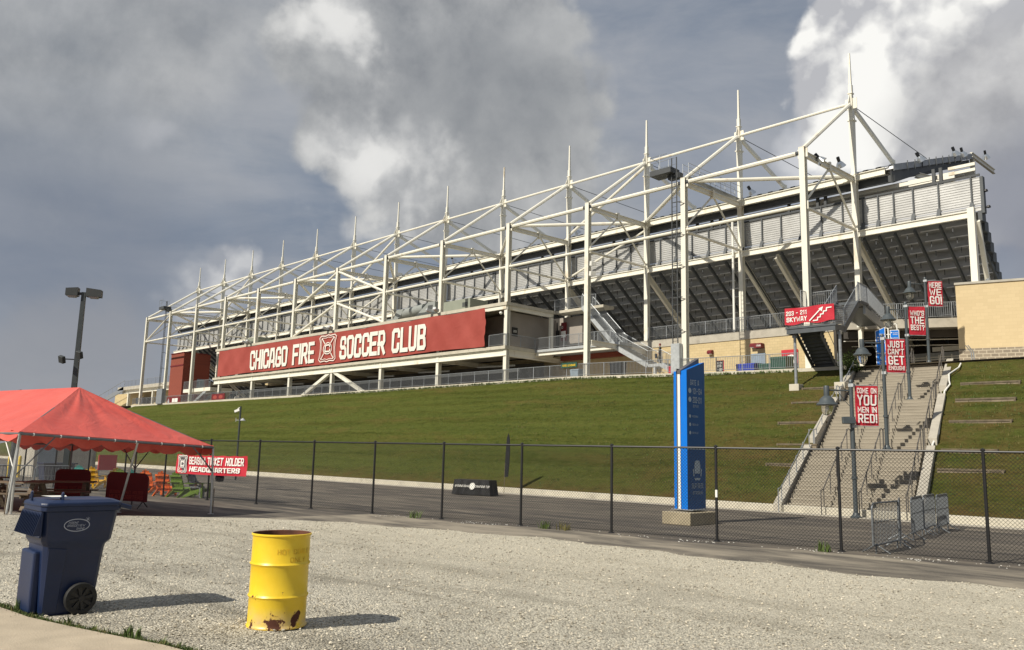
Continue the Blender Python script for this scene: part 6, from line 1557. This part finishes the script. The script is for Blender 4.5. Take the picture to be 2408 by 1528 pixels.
# ================================================================ upper blue signs at the stair top
def topsign(name, x0, x1, y, z0, zl, zr, label, big):
    r = empty(name, ((x0 + x1) / 2, y, z0), label, 'sign', 'blue wayfinding signs at the stair top')
    d = Vector((.94, .34, 0)).normalized(); n_ = Vector((d.y, -d.x, 0)); A_ = Vector((x0, y, 0)); L = x1 - x0; up = Vector((0, 0, 1))
    g = MB(); g.add([A_ + up * z0, A_ + d * L + up * z0, A_ + d * L + up * zr, A_ + up * zl] + [p - n_ * .12 for p in (A_ + up * z0, A_ + d * L + up * z0, A_ + d * L + up * zr, A_ + up * zl)], [(0, 1, 2, 3), (7, 6, 5, 4), (0, 4, 5, 1), (1, 5, 6, 2), (2, 6, 7, 3), (3, 7, 4, 0)]); g.build('frame', M['white'], r)
    e = .035; g = MB(); B0 = A_ + n_ * .006; g.add([B0 + d * e + up * (z0 + .02), B0 + d * (L - e) + up * (z0 + .02), B0 + d * (L - e) + up * (zr - e), B0 + d * e + up * (zl - e)], [(0, 1, 2, 3)]); f_ = g.build('face', M['sgblue'], r)
    g = MB()
    if big:
        T0 = B0 + n_ * .006
        letters(g, 'GATE A', T0 + d * .2 + up * 9.32, d, up, .1, .34, .6, nrm_=n_)
        for z_, t_ in ((9.14, '101-103'), (8.98, '104-134'), (8.82, '203-211')): letters(g, t_, T0 + d * .25 + up * z_, d, up, .1, .34, .6, nrm_=n_); g.add([T0 + d * (.15 + .05 * math.cos(a)) + up * (z_ + .05 + .05 * math.sin(a)) for a in np.linspace(0, 5.6, 9)], [tuple(range(9))])
        g.add([T0 + d * .02 + up * 8.22, T0 + d * (L - .02) + up * 8.22, T0 + d * (L - .02) + up * 8.25, T0 + d * .02 + up * 8.25], [(0, 1, 2, 3)])
        for z_ in (8.63, 8.53, 8.43): letters(g, '- - - -', T0 + d * .24 + up * z_, d, up, .05, .22, .5, nrm_=n_)
        g.add([T0 + d * a + up * b for a, b in ((.2, 7.95), (.26, 7.85), (.42, 7.85), (.46, 7.95), (.42, 8.05), (.27, 8.05))], [tuple(range(6))]); letters(g, 'SEATGEEK', T0 + d * .13 + up * 7.68, d, up, .09, .4, .6, nrm_=n_); letters(g, 'PLAZA', T0 + d * .18 + up * 7.56, d, up, .08, .26, .6, nrm_=n_)
    else:
        T0 = B0 + n_ * .006
        for k in range(4): letters(g, 'ACCESSIBLE' if k % 2 else 'GUEST SERVICE', T0 + d * .16 + up * (zl - .2 - .1 * k - (.12 if k > 1 else 0)), d, up, .055, .27, .6, nrm_=n_)
        for z_ in (zl - .16, zl - .5): g.add([T0 + d * (.09 + .035 * math.cos(a)) + up * (z_ + .035 * math.sin(a)) for a in np.linspace(0, 5.6, 9)], [tuple(range(9))])
    g.build('lettering', M['white'], f_)
topsign('gate_sign', 3.72, 4.28, 1.05, 7.42, 9.60, 9.82, 'blue GATE A sign with slanted top at the head of the stairs', True)
topsign('guide_sign', 4.55, 5.06, 1.15, 7.42, 9.60, 9.60, 'smaller blue guide sign right of the gate sign at the stair top', False)
wf = empty('sign_post_pair', (4.5, 1.3, 7.4), 'thin white post frame between the two blue signs', 'frame'); g = MB(); g.box(4.36, 4.42, 1.3, 1.36, 7.4, 9.85); g.box(4.86, 4.9, 1.4, 1.45, 9.6, 10.0); g.box(4.7, 4.9, 1.4, 1.45, 9.96, 10.0); g.box(4.3, 4.6, 1.28, 1.32, 9.34, 9.38); g.build('post', M['white'], wf)
# bush by the stair head
bu = empty('shrub', (3.0, -.2, 7.2), 'dark green shrub beside the stair head in the skyway shade', 'shrub'); rr = random.Random(4); g = MB()
for i in range(1500):
    u = Vector((rr.gauss(0, .3), rr.gauss(0, .3), abs(rr.gauss(.45, .38)))); c0 = Vector((2.75, -.4, 7.05)) + u; s = .05 * rr.uniform(.6, 1.4); a = Vector((rr.uniform(-1, 1), rr.uniform(-1, 1), rr.uniform(-.4, 1))).normalized() * s; b_2 = a.cross(Vector((rr.uniform(-1, 1), rr.uniform(-1, 1), 1))).normalized() * s * .5
    g.quad(c0 - a, c0 + b_2, c0 + a, c0 - b_2)
g.build('leaves', M['blade'], bu); g = MB(); g.tube((2.75, -.4, 6.6), (2.8, -.35, 7.5), .03, 6, .01); g.build('stem', M['wood'], bu)
# ================================================================ concourse clutter
def simple_bin(name, x, y, z, w, d, h, m, label, grp=None, roll=False):
    r = empty(name, (x, y, z), label, 'bin', grp); g = MB(); t = .06
    g.add([(x - w / 2 + t, y - d / 2 + t, z), (x + w / 2 - t, y - d / 2 + t, z), (x + w / 2 - t, y + d / 2 - t, z), (x - w / 2 + t, y + d / 2 - t, z), (x - w / 2, y - d / 2, z + h * .86), (x + w / 2, y - d / 2, z + h * .86), (x + w / 2, y + d / 2, z + h * .86), (x - w / 2, y + d / 2, z + h * .86)], [(0, 3, 2, 1), (4, 5, 6, 7), (0, 1, 5, 4), (1, 2, 6, 5), (2, 3, 7, 6), (3, 0, 4, 7)]); g.build('body', m, r)
    g = MB(); g.prism([(x - w / 2 - .03, y - d / 2 - .03, z + h * .86), (x - w / 2 - .03, y + d / 2 + .03, z + h * .86), (x - w / 2 - .03, y + d / 2, z + h), (x - w / 2 - .03, y - d / 2 + .08, z + h * .95)], (w + .06, 0, 0)); g.build('lid', m, r)
    return r
M['cobalt'] = mat('cobalt_plastic', (0.01, 0.03, 0.30), 0.5); M['dkgreen'] = mat('green_cart_plastic', (0.015, 0.07, 0.05), 0.5); M['skip_green'] = mat('skip_green', (0.01, 0.055, 0.035), 0.5)
simple_bin('blue_container', -7.85, 6.4, zs(-7), 1.5, 1.2, 1.35, M['cobalt'], 'cobalt blue container against the yellow block wall')
for i in range(3): simple_bin('green_cart', -6.65 + .42 * i, 6.4, zs(-6), .4, .8, 1.3, M['dkgreen'], ['green cart next to the blue container', 'green cart in the middle of the row', 'green cart beside the tall dark one'][i], 'green carts by the block wall')
simple_bin('green_skip', -5.1, 6.2, zs(-5), 1.2, 1.2, 1.72, M['skip_green'], 'tall dark green bin in front of the red board by the block wall')
simple_bin('red_bin', -11.0, 1.2, zs(-11), .62, .6, .75, M['red_sign'], 'small red bin at the foot of the steel stair')
simple_bin('black_bin', -15.9, .9, zs(-16), 1.1, .7, 1.2, M['black'], 'black cabinet like bin under the steel stair')
simple_bin('blue_bin', -21.9, 3.0, zs(-22), .9, .8, 1.1, M['door_bl'], 'blue bin behind the green food sign')
def board_sign(name, x0, x1, y, z0, z1, m, label, lines=(), tm=None, cat='sign', grp=None, frame=None, face='y'):
    r = empty(name, ((x0 + x1) / 2, y, z0), label, cat, grp); g = MB(); g.box(x0, x1, y, y + .05, z0, z1); g.build('panel', frame or m, r)
    if frame: g = MB(); e = .04; g.box(x0 + e, x1 - e, y - .01, y - .002, z0 + e, z1 - e); g.build('face', m, r)
    if lines:
        g = MB()
        for txt, fx0, fz, h, w in lines: letters(g, txt, (x0 + fx0, y - .016, z0 + fz), (1, 0, 0), (0, 0, 1), h, w, .7, nrm_=(0, -1, 0))
        g.build('lettering', tm or M['white'], r)
    return r
board_sign('section_sign', -6.7, -6.1, .0, 7.55, 8.36, M['black'], 'black and red sign reading 203 - 207 behind the lower railing', [('SECTIONS', .1, .6, .08, .4), ('203', .12, .36, .16, .3), ('- 207', .14, .1, .16, .34)], frame=M['red_sign'])
board_sign('red_notice', -5.7, -4.42, 7.3, 8.6, 9.78, M['red_sign'], 'large red notice board on the block wall above the green bins')
g = MB(); g.prism([(-5.5, 7.28, 8.7), (-4.6, 7.28, 8.7), (-4.6, 7.28, 9.3), (-4.9, 7.28, 9.42), (-5.5, 7.28, 9.25)], (0, .01, 0)); g.build('white_print', M['white'], bpy.data.objects['red_notice'])
sgw = empty('restroom_sign', (-7.3, 7.3, 10.1), 'dark red box sign reading WOMEN above the blue door', 'sign'); g = MB(); g.box(-7.72, -7.1, 6.9, 7.38, 10.05, 10.4); g.build('box', M['maroon'], sgw); g = MB(); letters(g, 'WOMEN', (-7.5, 6.888, 10.15), (1, 0, 0), (0, 0, 1), .13, .36, .7, nrm_=(0, -1, 0)); g.build('lettering', M['white'], sgw)
dw = empty('blue_door', (-7.6, 7.4, 7.5), 'blue steel door in the yellow block wall', 'door'); g = MB(); g.box(-8.2, -7.02, 7.34, 7.42, 7.5, 9.68); g.build('leaf', M['door_bl'], dw); g = MB(); g.box(-7.2, -7.14, 7.28, 7.34, 8.5, 8.7); g.build('handle', M['galv'], dw)
for i, (x, z, l) in enumerate([(-11.7, 10.05, 'brown wall lamp on the block wall left of the door'), (-7.95, 10.3, 'brown wall lamp behind the restroom sign')]):
    r = empty('wall_lamp', (x, 7.3, z), l, 'wall lamp', 'brown wall lamps'); g = MB(); g.prism([(x - .2, 7.38, z - .15), (x - .2, 7.05, z - .12), (x - .2, 7.05, z + .05), (x - .2, 7.2, z + .17), (x - .2, 7.38, z + .17)], (.4, 0, 0)); g.build('housing', M['maroon'], r); g = MB(); g.box(x - .16, x + .16, 7.1, 7.3, z - .17, z - .12); g.build('lens', M['white'], r)
board_sign('food_sign', -20.6, -18.95, -.42, 8.62, 9.03, M['dkgreen'], 'green banner with yellow lettering on the railing by the column', [('VERDE LEMONADE', .12, .1, .16, 1.4)], M['bollard'])
board_sign('level_sign', -27.35, -26.7, 6.9, 12.2, 13.9, M['maroon'], 'maroon notice with white lower half beside the suite corner door')
g = MB(); g.box(-27.3, -26.75, 6.88, 6.89, 12.5, 13.1); g.build('white_print', M['white'], bpy.data.objects['level_sign']); g = MB(); q_ = [(-27.18 + .09 * math.cos(a), 13.45 + .11 * math.sin(a)) for a in np.linspace(0, 6.2832, 13)]; q_[-1] = q_[0]; ribbon(g, q_, .04, lambda p, d: Vector((p[0], 6.88, p[1])), 0, True, 0); g.build('ring_emblem', M['white'], bpy.data.objects['level_sign'])
r = empty('exit_board', (-28.42, 2.1, 12.1), 'small black sign board on the grey suite end wall', 'sign'); g = MB(); g.box(-28.44, -28.40, 1.6, 2.3, 12.15, 12.95); g.build('panel', M['black'], r); g = MB(); letters(g, '203', (-28.39, 1.75, 12.5), (0, 1, 0), (0, 0, 1), .2, .4, .7, nrm_=(1, 0, 0)); g.build('lettering', M['white'], r)
rl = MB(); r = empty('red_railing_banner', (-96, -.4, 7.8), 'dark red banner with white squares on the far left railing by the brick tower', 'banner'); rl.box(-98.2, -93.7, -.44, -.40, 7.95, 8.85); rl.build('cloth', M['maroon'], r); g = MB(); g.box(-96.3, -95.6, -.47, -.45, 8.1, 8.65); g.box(-95.5, -94.4, -.47, -.45, 8.1, 8.65); g.build('white_print', M['white'], r); g = MB(); g.prism([(-97.9, -.47, 8.0), (-97.3, -.47, 8.0), (-97.3, -.47, 8.3), (-97.5, -.47, 8.5), (-97.5, -.47, 8.65), (-97.7, -.47, 8.65), (-97.7, -.47, 8.5), (-97.9, -.47, 8.3)], (0, .02, 0)); g.build('bottle_print', M['galv_lt'], r)
r = empty('drink_banner', (-81.6, -.4, 7.8), 'dark banner with two red ovals on the railing left of the suite', 'banner'); rl = MB(); rl.box(-83.5, -79.7, -.44, -.40, 7.95, 8.8); rl.build('cloth', M['maroon'], r)
for x in (-82.5, -80.8):
    g = MB(); g.add([(x + .6 * math.cos(a), -.45, 8.37 + .25 * math.sin(a)) for a in np.linspace(0, 6.0, 12)], [tuple(range(12))]); g.build('print', M['banner_red'], r)
# roof plant on the suites
def hvac(label, x0, x1, y0, y1, z0, z1, cut, m):
    r = empty('roof_unit', ((x0 + x1) / 2, (y0 + y1) / 2, z0), label, 'air handler', 'air handling units on the suite roof')
    g = MB(); g.prism([(x0, y0, z0), (x1, y0, z0), (x1, y0, z1), (x0 + cut, y0, z1)], (0, y1 - y0, 0)); g.build('casing', m, r, bevel=.03)
    g = MB(); n = 5
    for i in range(n): x = x1 - .4 - i * .16; g.box(x - .05, x + .05, y0 - .03, y0, z1 - .8, z1 - .35)
    g.build('louvre', M['steel_dk'], r); return r
M['hvac'] = mat('air_unit_grey', (0.27, 0.29, 0.28), 0.55, 0.1, 0.06, 1); M['hvac_g'] = mat('air_unit_green', (0.25, 0.27, 0.22), 0.55, 0.1, 0.06, 1)
hvac('large grey air handling unit on the suite roof, right one', -40.6, -35.8, 3.0, 5.4, 14.84, 16.7, .3, M['hvac_g']); hvac('sloped grey duct hood left of the large roof unit', -45.2, -40.7, 2.6, 5.0, 14.84, 16.9, 3.4, M['hvac'])
hvac('small greenish roof unit near the far end of the suites', -80.6, -77.6, 2.6, 4.4, 14.84, 16.45, .1, M['hvac_g'])
r = empty('roof_duct', (-47, 4, 14.9), 'rounded galvanised duct on the suite roof beside the duct hood', 'duct'); g = MB(); g.tube((-47.9, 3.6, 16.35), (-43.5, 3.6, 16.6), .5, 14); g.box(-49.5, -47.4, 3.0, 4.4, 14.84, 15.9); g.build('duct', M['hvac'], r, smooth=True); g = MB(); g.prism([(-48.3, 3.1, 15.9), (-47.2, 3.1, 15.9), (-46.6, 3.1, 16.8), (-47.8, 3.1, 16.8)], (0, 1.1, 0)); g.build('elbow', M['hvac'], r)
# small parapet lamps and cameras
for i, (x, z, l) in enumerate([(-74.15, 14.95, 'pair of small spot lamps on the parapet above CHICAGO'), (-55.2, 14.95, 'pair of small spot lamps on the parapet above the crest'), (-36.9, 14.95, 'pair of small spot lamps on the parapet right of CLUB')]):
    r = empty('parapet_lamp', (x, -.4, z), l, 'spot lamp', 'spot lamps lighting the long banner')
    for dx in (-.45, .45):
        g = MB(); g.beam((x + dx, -.45, z + .05), (x + dx * 1.3, -1.0, z + .22), .34, .24); g.build('lamp', M['galv_lt'], r)
    g = MB(); g.path([(x, -.2, z - .15), (x, -.55, z + .02), (x - .45, -.6, z + .05)], .03, 5); g.path([(x, -.55, z + .02), (x + .45, -.6, z + .05)], .03, 5); g.build('bracket', M['galv'], r)
for i, (x, y, z, l) in enumerate([(-17.55, -.35, 16.75, 'boxy white speaker on the third column from the right, upper one'), (-17.6, -.35, 15.95, 'boxy white speaker on the third column from the right, lower one'), (-55.2, -.35, 17.3, 'white camera pair on the column above the crest'), (-27.7, -.5, 13.9, 'white dome camera at the suite corner')]):
    r = empty('white_camera', (x, y, z), l, 'camera', 'white cameras and speakers on the columns'); g = MB(); g.beam((x, y, z), (x + .38, y - .22, z - .1), .4, .36) if i < 2 else g.lathe([(.0, .1), (.12, .05), (.14, -.08), (.0, -.22)], x, y, 12, z); g.build('housing', M['white'], r, bevel=.02)
    g = MB(); g.beam((x, y, z), (x - .3, y + .3, z), .06, .06); g.build('bracket', M['galv'], r)
# floodlights
M['refl'] = mat('reflector', (0.72, 0.74, 0.74), 0.15, 0.9, 0.05, 3)
def flood(base, aim, s=.34):
    r = empty('floodlight', (0, 0, 0), None, 'floodlight', 'round floodlights on the roof and rafters'); a = Vector(aim).normalized()
    q = a.to_track_quat('Z', 'Y'); g = MB(); n = 14; vs = []
    for rr_, h in ((.0, 0), (.12, .02), (.2, .12), (.3, .3), (s, .42), (s + .02, .42), (.22, .14), (.0, .06)):
        for i in range(n): an = 6.28318 * i / n; vs.append(q @ Vector((rr_ * math.cos(an), rr_ * math.sin(an), h)))
    g.add(vs, [(k * n + i, k * n + (i + 1) % n, (k + 1) * n + (i + 1) % n, (k + 1) * n + i) for k in range(7) for i in range(n)]); g.build('reflector', M['refl'], r, smooth=True)
    g = MB(); g.beam(q @ Vector((0, 0, -.32)), q @ Vector((0, 0, .0)), .17, .17); g.build('ballast', M['black'], r); g = MB(); g.path([(0, 0, 0), (0, .12, -.25), (0, .3, -.5)], .03, 5); g.build('bracket', M['steel_dk'], r)
    return r
f0 = flood((0, 0, 0), (.5, .4, -.75)); f0.location = (0.15, 1.9, 21.75); f0['label'] = 'round floodlight under the rafter of the rightmost column, left one'
fls = [((.15, 5.1, 22.35), 0.9, 'round floodlight on the rafter of the rightmost column, right one'), ((2.75, 12.8, 24.2), .5, 'round floodlight on the roof end below the cable'), ((2.75, 20.8, 26.9), .7, 'round floodlight on the roof end, left of the last pair'),
       ((2.75, 22.8, 27.4), .9, 'round floodlight on the roof end, inner one of the last pair'), ((2.9, 28.6, 28.75), 1.0, 'round floodlight on the tip of the outrigger'), ((-9.14, 9.4, 23.4), .6, 'round floodlight at the second mast from the right'), ((-27.4, 8.9, 23.2), .5, 'round floodlight at the fourth mast from the right'), ((-45.7, 8.9, 23.2), .5, 'round floodlight at the sixth mast from the right')]
for p, rz, l in fls:
    o = copy_tree(f0); o.location = p; o.rotation_euler = (0, 0, rz); o['label'] = l
for i, (x, z) in enumerate([(8.05, 19.3), (8.15, 18.2)]):
    r = empty('wall_light', (x, YM + .6, z), ['small dark lamp on the right end of the stand, upper one', 'small dark lamp on the right end of the stand, lower one'][i], 'lamp', 'small dark lamps on the stand end'); g = MB(); g.lathe([(0, .1), (.1, .08), (.14, -.05), (0, -.1)], x + .18, YM + .6, 10, z); g.build('housing', M['black'], r); g = MB(); g.beam((x, YM + .6, z), (x + .15, YM + .6, z), .05, .05); g.build('bracket', M['black'], r)
# ================================================================ brick tower and far left buildings
bt_ = empty('brick_tower', (-104, 5, 7.8), 'tall red brick stair tower at the far left end of the stand', 'tower')
g = MB(); g.box(-106.5, -101.7, 3.0, 7.2, 7.8, 16.1); g.build('wall', M['brick'], bt_)
g = MB(); g.box(-106.55, -101.65, 2.94, 2.99, 14.1, 14.3); g.box(-106.6, -101.6, 2.9, 6.7, 16.1, 16.2); g.build('band', M['maroon'], bt_)
g = MB(); g.box(-101.7, -101.64, 5.3, 6.4, 10.2, 12.2); g.build('door', M['door_bl'], bt_)
lp = empty('left_platform', (-90, .8, 9.4), 'pale steel landing and stair beside the brick tower', 'staircase')
g = MB(); g.box(-94.8, -86.0, .4, 3.6, 9.45, 9.95); g.build('landing', M['steel'], lp)
g = MB(); g.beam((-87.5, .5, 9.5), (-91.5, .5, 7.9), .1, .34); g.beam((-87.5, 1.9, 9.5), (-91.5, 1.9, 7.9), .1, .34); g.build('stringer', M['galv_lt'], lp)
g = MB()
for i in range(9): x = -87.6 - i * .42; g.box(x - .4, x, .5, 1.9, 9.4 - i * .17 - .04, 9.4 - i * .17)
g.build('tread', M['galv'], lp)
railing('galvanised railing on the pale landing beside the brick tower', (-94.7, .4, 9.95), (-86.1, .4, 9.95), 1.05)
fl_b = empty('far_left_building', (-125, 9, 8), 'low yellow block building with roof deck beyond the left end of the stadium', 'building')
g = MB(); g.box(-150, -112, 10.0, 16, 6.5, 11.8); g.build('wall', M['block'], fl_b)
g = MB(); g.box(-142, -112, 7.6, 16, 12.1, 12.7); g.build('deck', M['concrete'], fl_b); g = MB(); g.ibeam((-141, 8.2, 11.8), (-112, 8.2, 11.8), .4, .7, .06); g.build('beam', M['steel'], fl_b)
for x in (-137.6, -126, -115):
    g = MB(); g.hcol(x, 8.2, 7.0, 11.6, .4, .4); g.build('column', M['steel'], fl_b)
g = MB(); g.box(-135, -131.5, 8.6, 9.8, 9.5, 10.6); g.build('covered_stack', M['black'], fl_b)
railing('galvanised railing on the roof deck of the far left building', (-139, 7.7, 12.7), (-113, 7.7, 12.7), 1.1, sp=.4)
ls = empty('far_left_stair', (-145, 7.6, 8), 'dark sloping stair with mesh sides at the far left end', 'staircase'); g = MB(); g.beam((-139, 7.7, 12.4), (-165, 7.7, 7.6), .2, .8); g.build('stringer', M['galv'], ls); g = MB(); g.path([(-139, 7.7, 13.9), (-165, 7.7, 9.2)], .05, 5)
for i in range(14): x = -139 - i * 2.0; z = 12.7 - i * 2 * .184; g.tube((x, 7.7, z), (x, 7.7, z + 1.15), .03, 4)
g.build('guard_rail', M['galv'], ls)
# ================================================================ PEOPLE
def person(label, joints, radii, parts, loc, rz=0, grp=None, cols_=None):
    """joints: dict name->(x,y,z); parts: list of edge chains; one skinned body"""
    r = empty('person', (0, 0, 0), label, 'person', grp)
    names = list(joints); me = bpy.data.meshes.new('body'); ed_ = []
    for ch in parts: ed_ += [(names.index(a), names.index(b_)) for a, b_ in zip(ch, ch[1:])]
    me.from_pydata([joints[n] for n in names], ed_, []); o = bpy.data.objects.new('body', me); SC.collection.objects.link(o); o.parent = r
    md = o.modifiers.new('skin', 'SKIN'); lay = me.skin_vertices[0] if me.skin_vertices else None
    if lay is None:
        bm = bmesh.new(); bm.from_mesh(me); bm.verts.layers.skin.verify(); bm.to_mesh(me); bm.free(); lay = me.skin_vertices[0]
    for i, n in enumerate(names):
        q = radii[n]; lay.data[i].radius = q if isinstance(q, tuple) else (q, q); lay.data[i].use_root = (n == 'pelvis')
    sd = o.modifiers.new('sub', 'SUBSURF'); sd.levels = 2; sd.render_levels = 2
    me.materials.append(cols_['body'])
    hx, hy, hz = joints['head']
    g = MB(); g.lathe([(0, -.12), (.05, -.11), (.075, -.05), (.08, .02), (.07, .09), (.03, .125), (0, .13)], hx, hy, 14, hz); g.beam((hx, hy - .07, hz - .01), (hx, hy - .1, hz - .03), .02, .03); g.build('face', M['skin'], r, smooth=True)
    g = MB(); g.lathe([(.083, .0), (.088, .05), (.075, .11), (.035, .14), (0, .145)], hx, hy + .008, 14, hz); g.build('cap' if cols_.get('cap') else 'hair', cols_['hair'], r, smooth=True)
    for sx in ('l', 'r'):
        if 'hand' + sx in joints:
            x, y, z = joints['hand' + sx]; g = MB(); g.beam((x, y, z + .05), (x, y - .01, z - .04), .03, .07)
            for k in range(4): g.tube((x - .005, y - .03 + k * .02, z - .03), (x + .005, y - .035 + k * .022, z - .11 + abs(k - 1.5) * .012), .009, 5)
            g.tube((x, y - .04, z + .01), (x, y - .065, z - .05), .01, 5); g.build('hand', M['skin'], r, smooth=True)
    r.location = loc; r.rotation_euler = (0, 0, rz); return r
stand = {'pelvis': (0, 0, .88), 'chest': (0, 0, 1.22), 'neck': (0, 0, 1.38), 'head0': (0, 0, 1.46), 'head': (0, -.01, 1.53), 'shl': (-.17, 0, 1.33), 'ell': (-.24, .03, 1.07), 'handl': (-.22, -.05, .82), 'shr': (.17, 0, 1.33), 'elr': (.24, .02, 1.07), 'handr': (.25, -.08, .84),
         'hipl': (-.09, 0, .84), 'knl': (-.10, -.06, .47), 'ankl': (-.10, .03, .07), 'toel': (-.11, -.12, .03), 'hipr': (.09, 0, .84), 'knr': (.10, .03, .46), 'ankr': (.11, .14, .08), 'toer': (.12, .0, .03)}
rs_ = {'pelvis': (.15, .11), 'chest': (.16, .11), 'neck': .055, 'head0': .06, 'head': .07, 'shl': .07, 'ell': .05, 'handl': .03, 'shr': .07, 'elr': .05, 'handr': .03, 'hipl': .085, 'knl': .06, 'ankl': .045, 'toel': .035, 'hipr': .085, 'knr': .06, 'ankr': .045, 'toer': .035}
chains = [['pelvis', 'chest', 'neck', 'head0', 'head'], ['chest', 'shl', 'ell', 'handl'], ['chest', 'shr', 'elr', 'handr'], ['pelvis', 'hipl', 'knl', 'ankl', 'toel'], ['pelvis', 'hipr', 'knr', 'ankr', 'toer']]
pp_ = person('person in black clothes and dark cap walking down the steel stair landing', stand, rs_, chains, (-14.25, 4.1, 8.95), -1.2, None, {'body': M['black'], 'hair': M['maroon'], 'cap': True})
g = MB(); g.lathe([(.0, .0), (.1, .02), (.12, .2), (.1, .36), (0, .38)], 0, 0, 10); pk = g.build('carried_bag', M['navy_cloth'], None, smooth=True); pk.location = (-14.45, 3.85, 9.42); pk.scale = (.8, 1.3, 1); tag(pk, 'dark bag hanging from the hand of the walking person', 'bag')
sit = dict(stand); sit.update({'pelvis': (0, 0, .5), 'chest': (0, .08, .82), 'neck': (0, .08, .98), 'head0': (0, .07, 1.06), 'head': (0, .05, 1.13), 'shl': (-.17, .08, .93), 'ell': (-.24, .0, .7), 'handl': (-.18, -.22, .62), 'shr': (.17, .08, .93), 'elr': (.24, .0, .7), 'handr': (.18, -.22, .62),
    'hipl': (-.1, -.02, .48), 'knl': (-.12, -.42, .5), 'ankl': (-.12, -.42, .08), 'toel': (-.12, -.56, .04), 'hipr': (.1, -.02, .48), 'knr': (.12, -.42, .5), 'ankr': (.12, -.42, .08), 'toer': (.12, -.56, .04)})
M['shirt_w'] = mat('white_shirt', (0.6, 0.58, 0.54), 0.8); M['shirt_g'] = mat('grey_patterned_cloth', (0.20, 0.21, 0.23), 0.85, 0, 0.5, 30); M['shirt_d'] = mat('dark_shirt', (0.03, 0.035, 0.05), 0.8)
person('person in dark clothes seated at the far left end of the concourse', sit, rs_, chains, (-82.2, 1.6, zs(-82)), .3, 'people seated at the far end of the concourse', {'body': M['shirt_d'], 'hair': M['black']})
person('person in a white shirt seated at the far left end of the concourse', sit, rs_, chains, (-80.0, 1.6, zs(-80)), -.3, 'people seated at the far end of the concourse', {'body': M['shirt_w'], 'hair': M['wood']})
for x in (-82.2, -80.0):
    r = empty('bench_seat', (x, 1.75, zs(x)), 'low seat under the %s at the far concourse end' % ('person in dark clothes' if x < -81 else 'person in white'), 'seat', 'seats at the far concourse end'); g = MB(); g.box(x - .3, x + .3, 1.5, 2.0, zs(x) + .34, zs(x) + .4); g.build('seat', M['galv'], r)
    for dx in (-.25, .25): g = MB(); g.box(x + dx - .03, x + dx + .03, 1.55, 1.95, zs(x), zs(x) + .34); g.build('leg', M['galv'], r)
ps = person('person in grey patterned clothes sitting behind the ticket holder banner', sit, rs_, chains, (-9.35, -34.75, GA - .06), 2.2, None, {'body': M['shirt_g'], 'hair': M['black']})
r = adirondack(M['grn']); r.location = (-9.3, -34.55, GA); r.rotation_euler = (0, 0, -.95); r['category'] = 'chair'; r['group'] = GC; r['label'] = 'green garden chair half hidden by the ticket holder banner, with a person in it'
g = MB(); g.lathe([(0, .0), (.17, .02), (.21, .14), (.18, .27), (.0, .30)], 0, 0, 14); bg_ = g.build('carried_bag', M['navy_cloth'], None, smooth=True); bg_.location = (-7.85, -34.35, .33); bg_.scale = (1.25, .7, 1.0); tag(bg_, 'navy duffel bag hanging behind the fence below the ticket holder banner', 'bag')
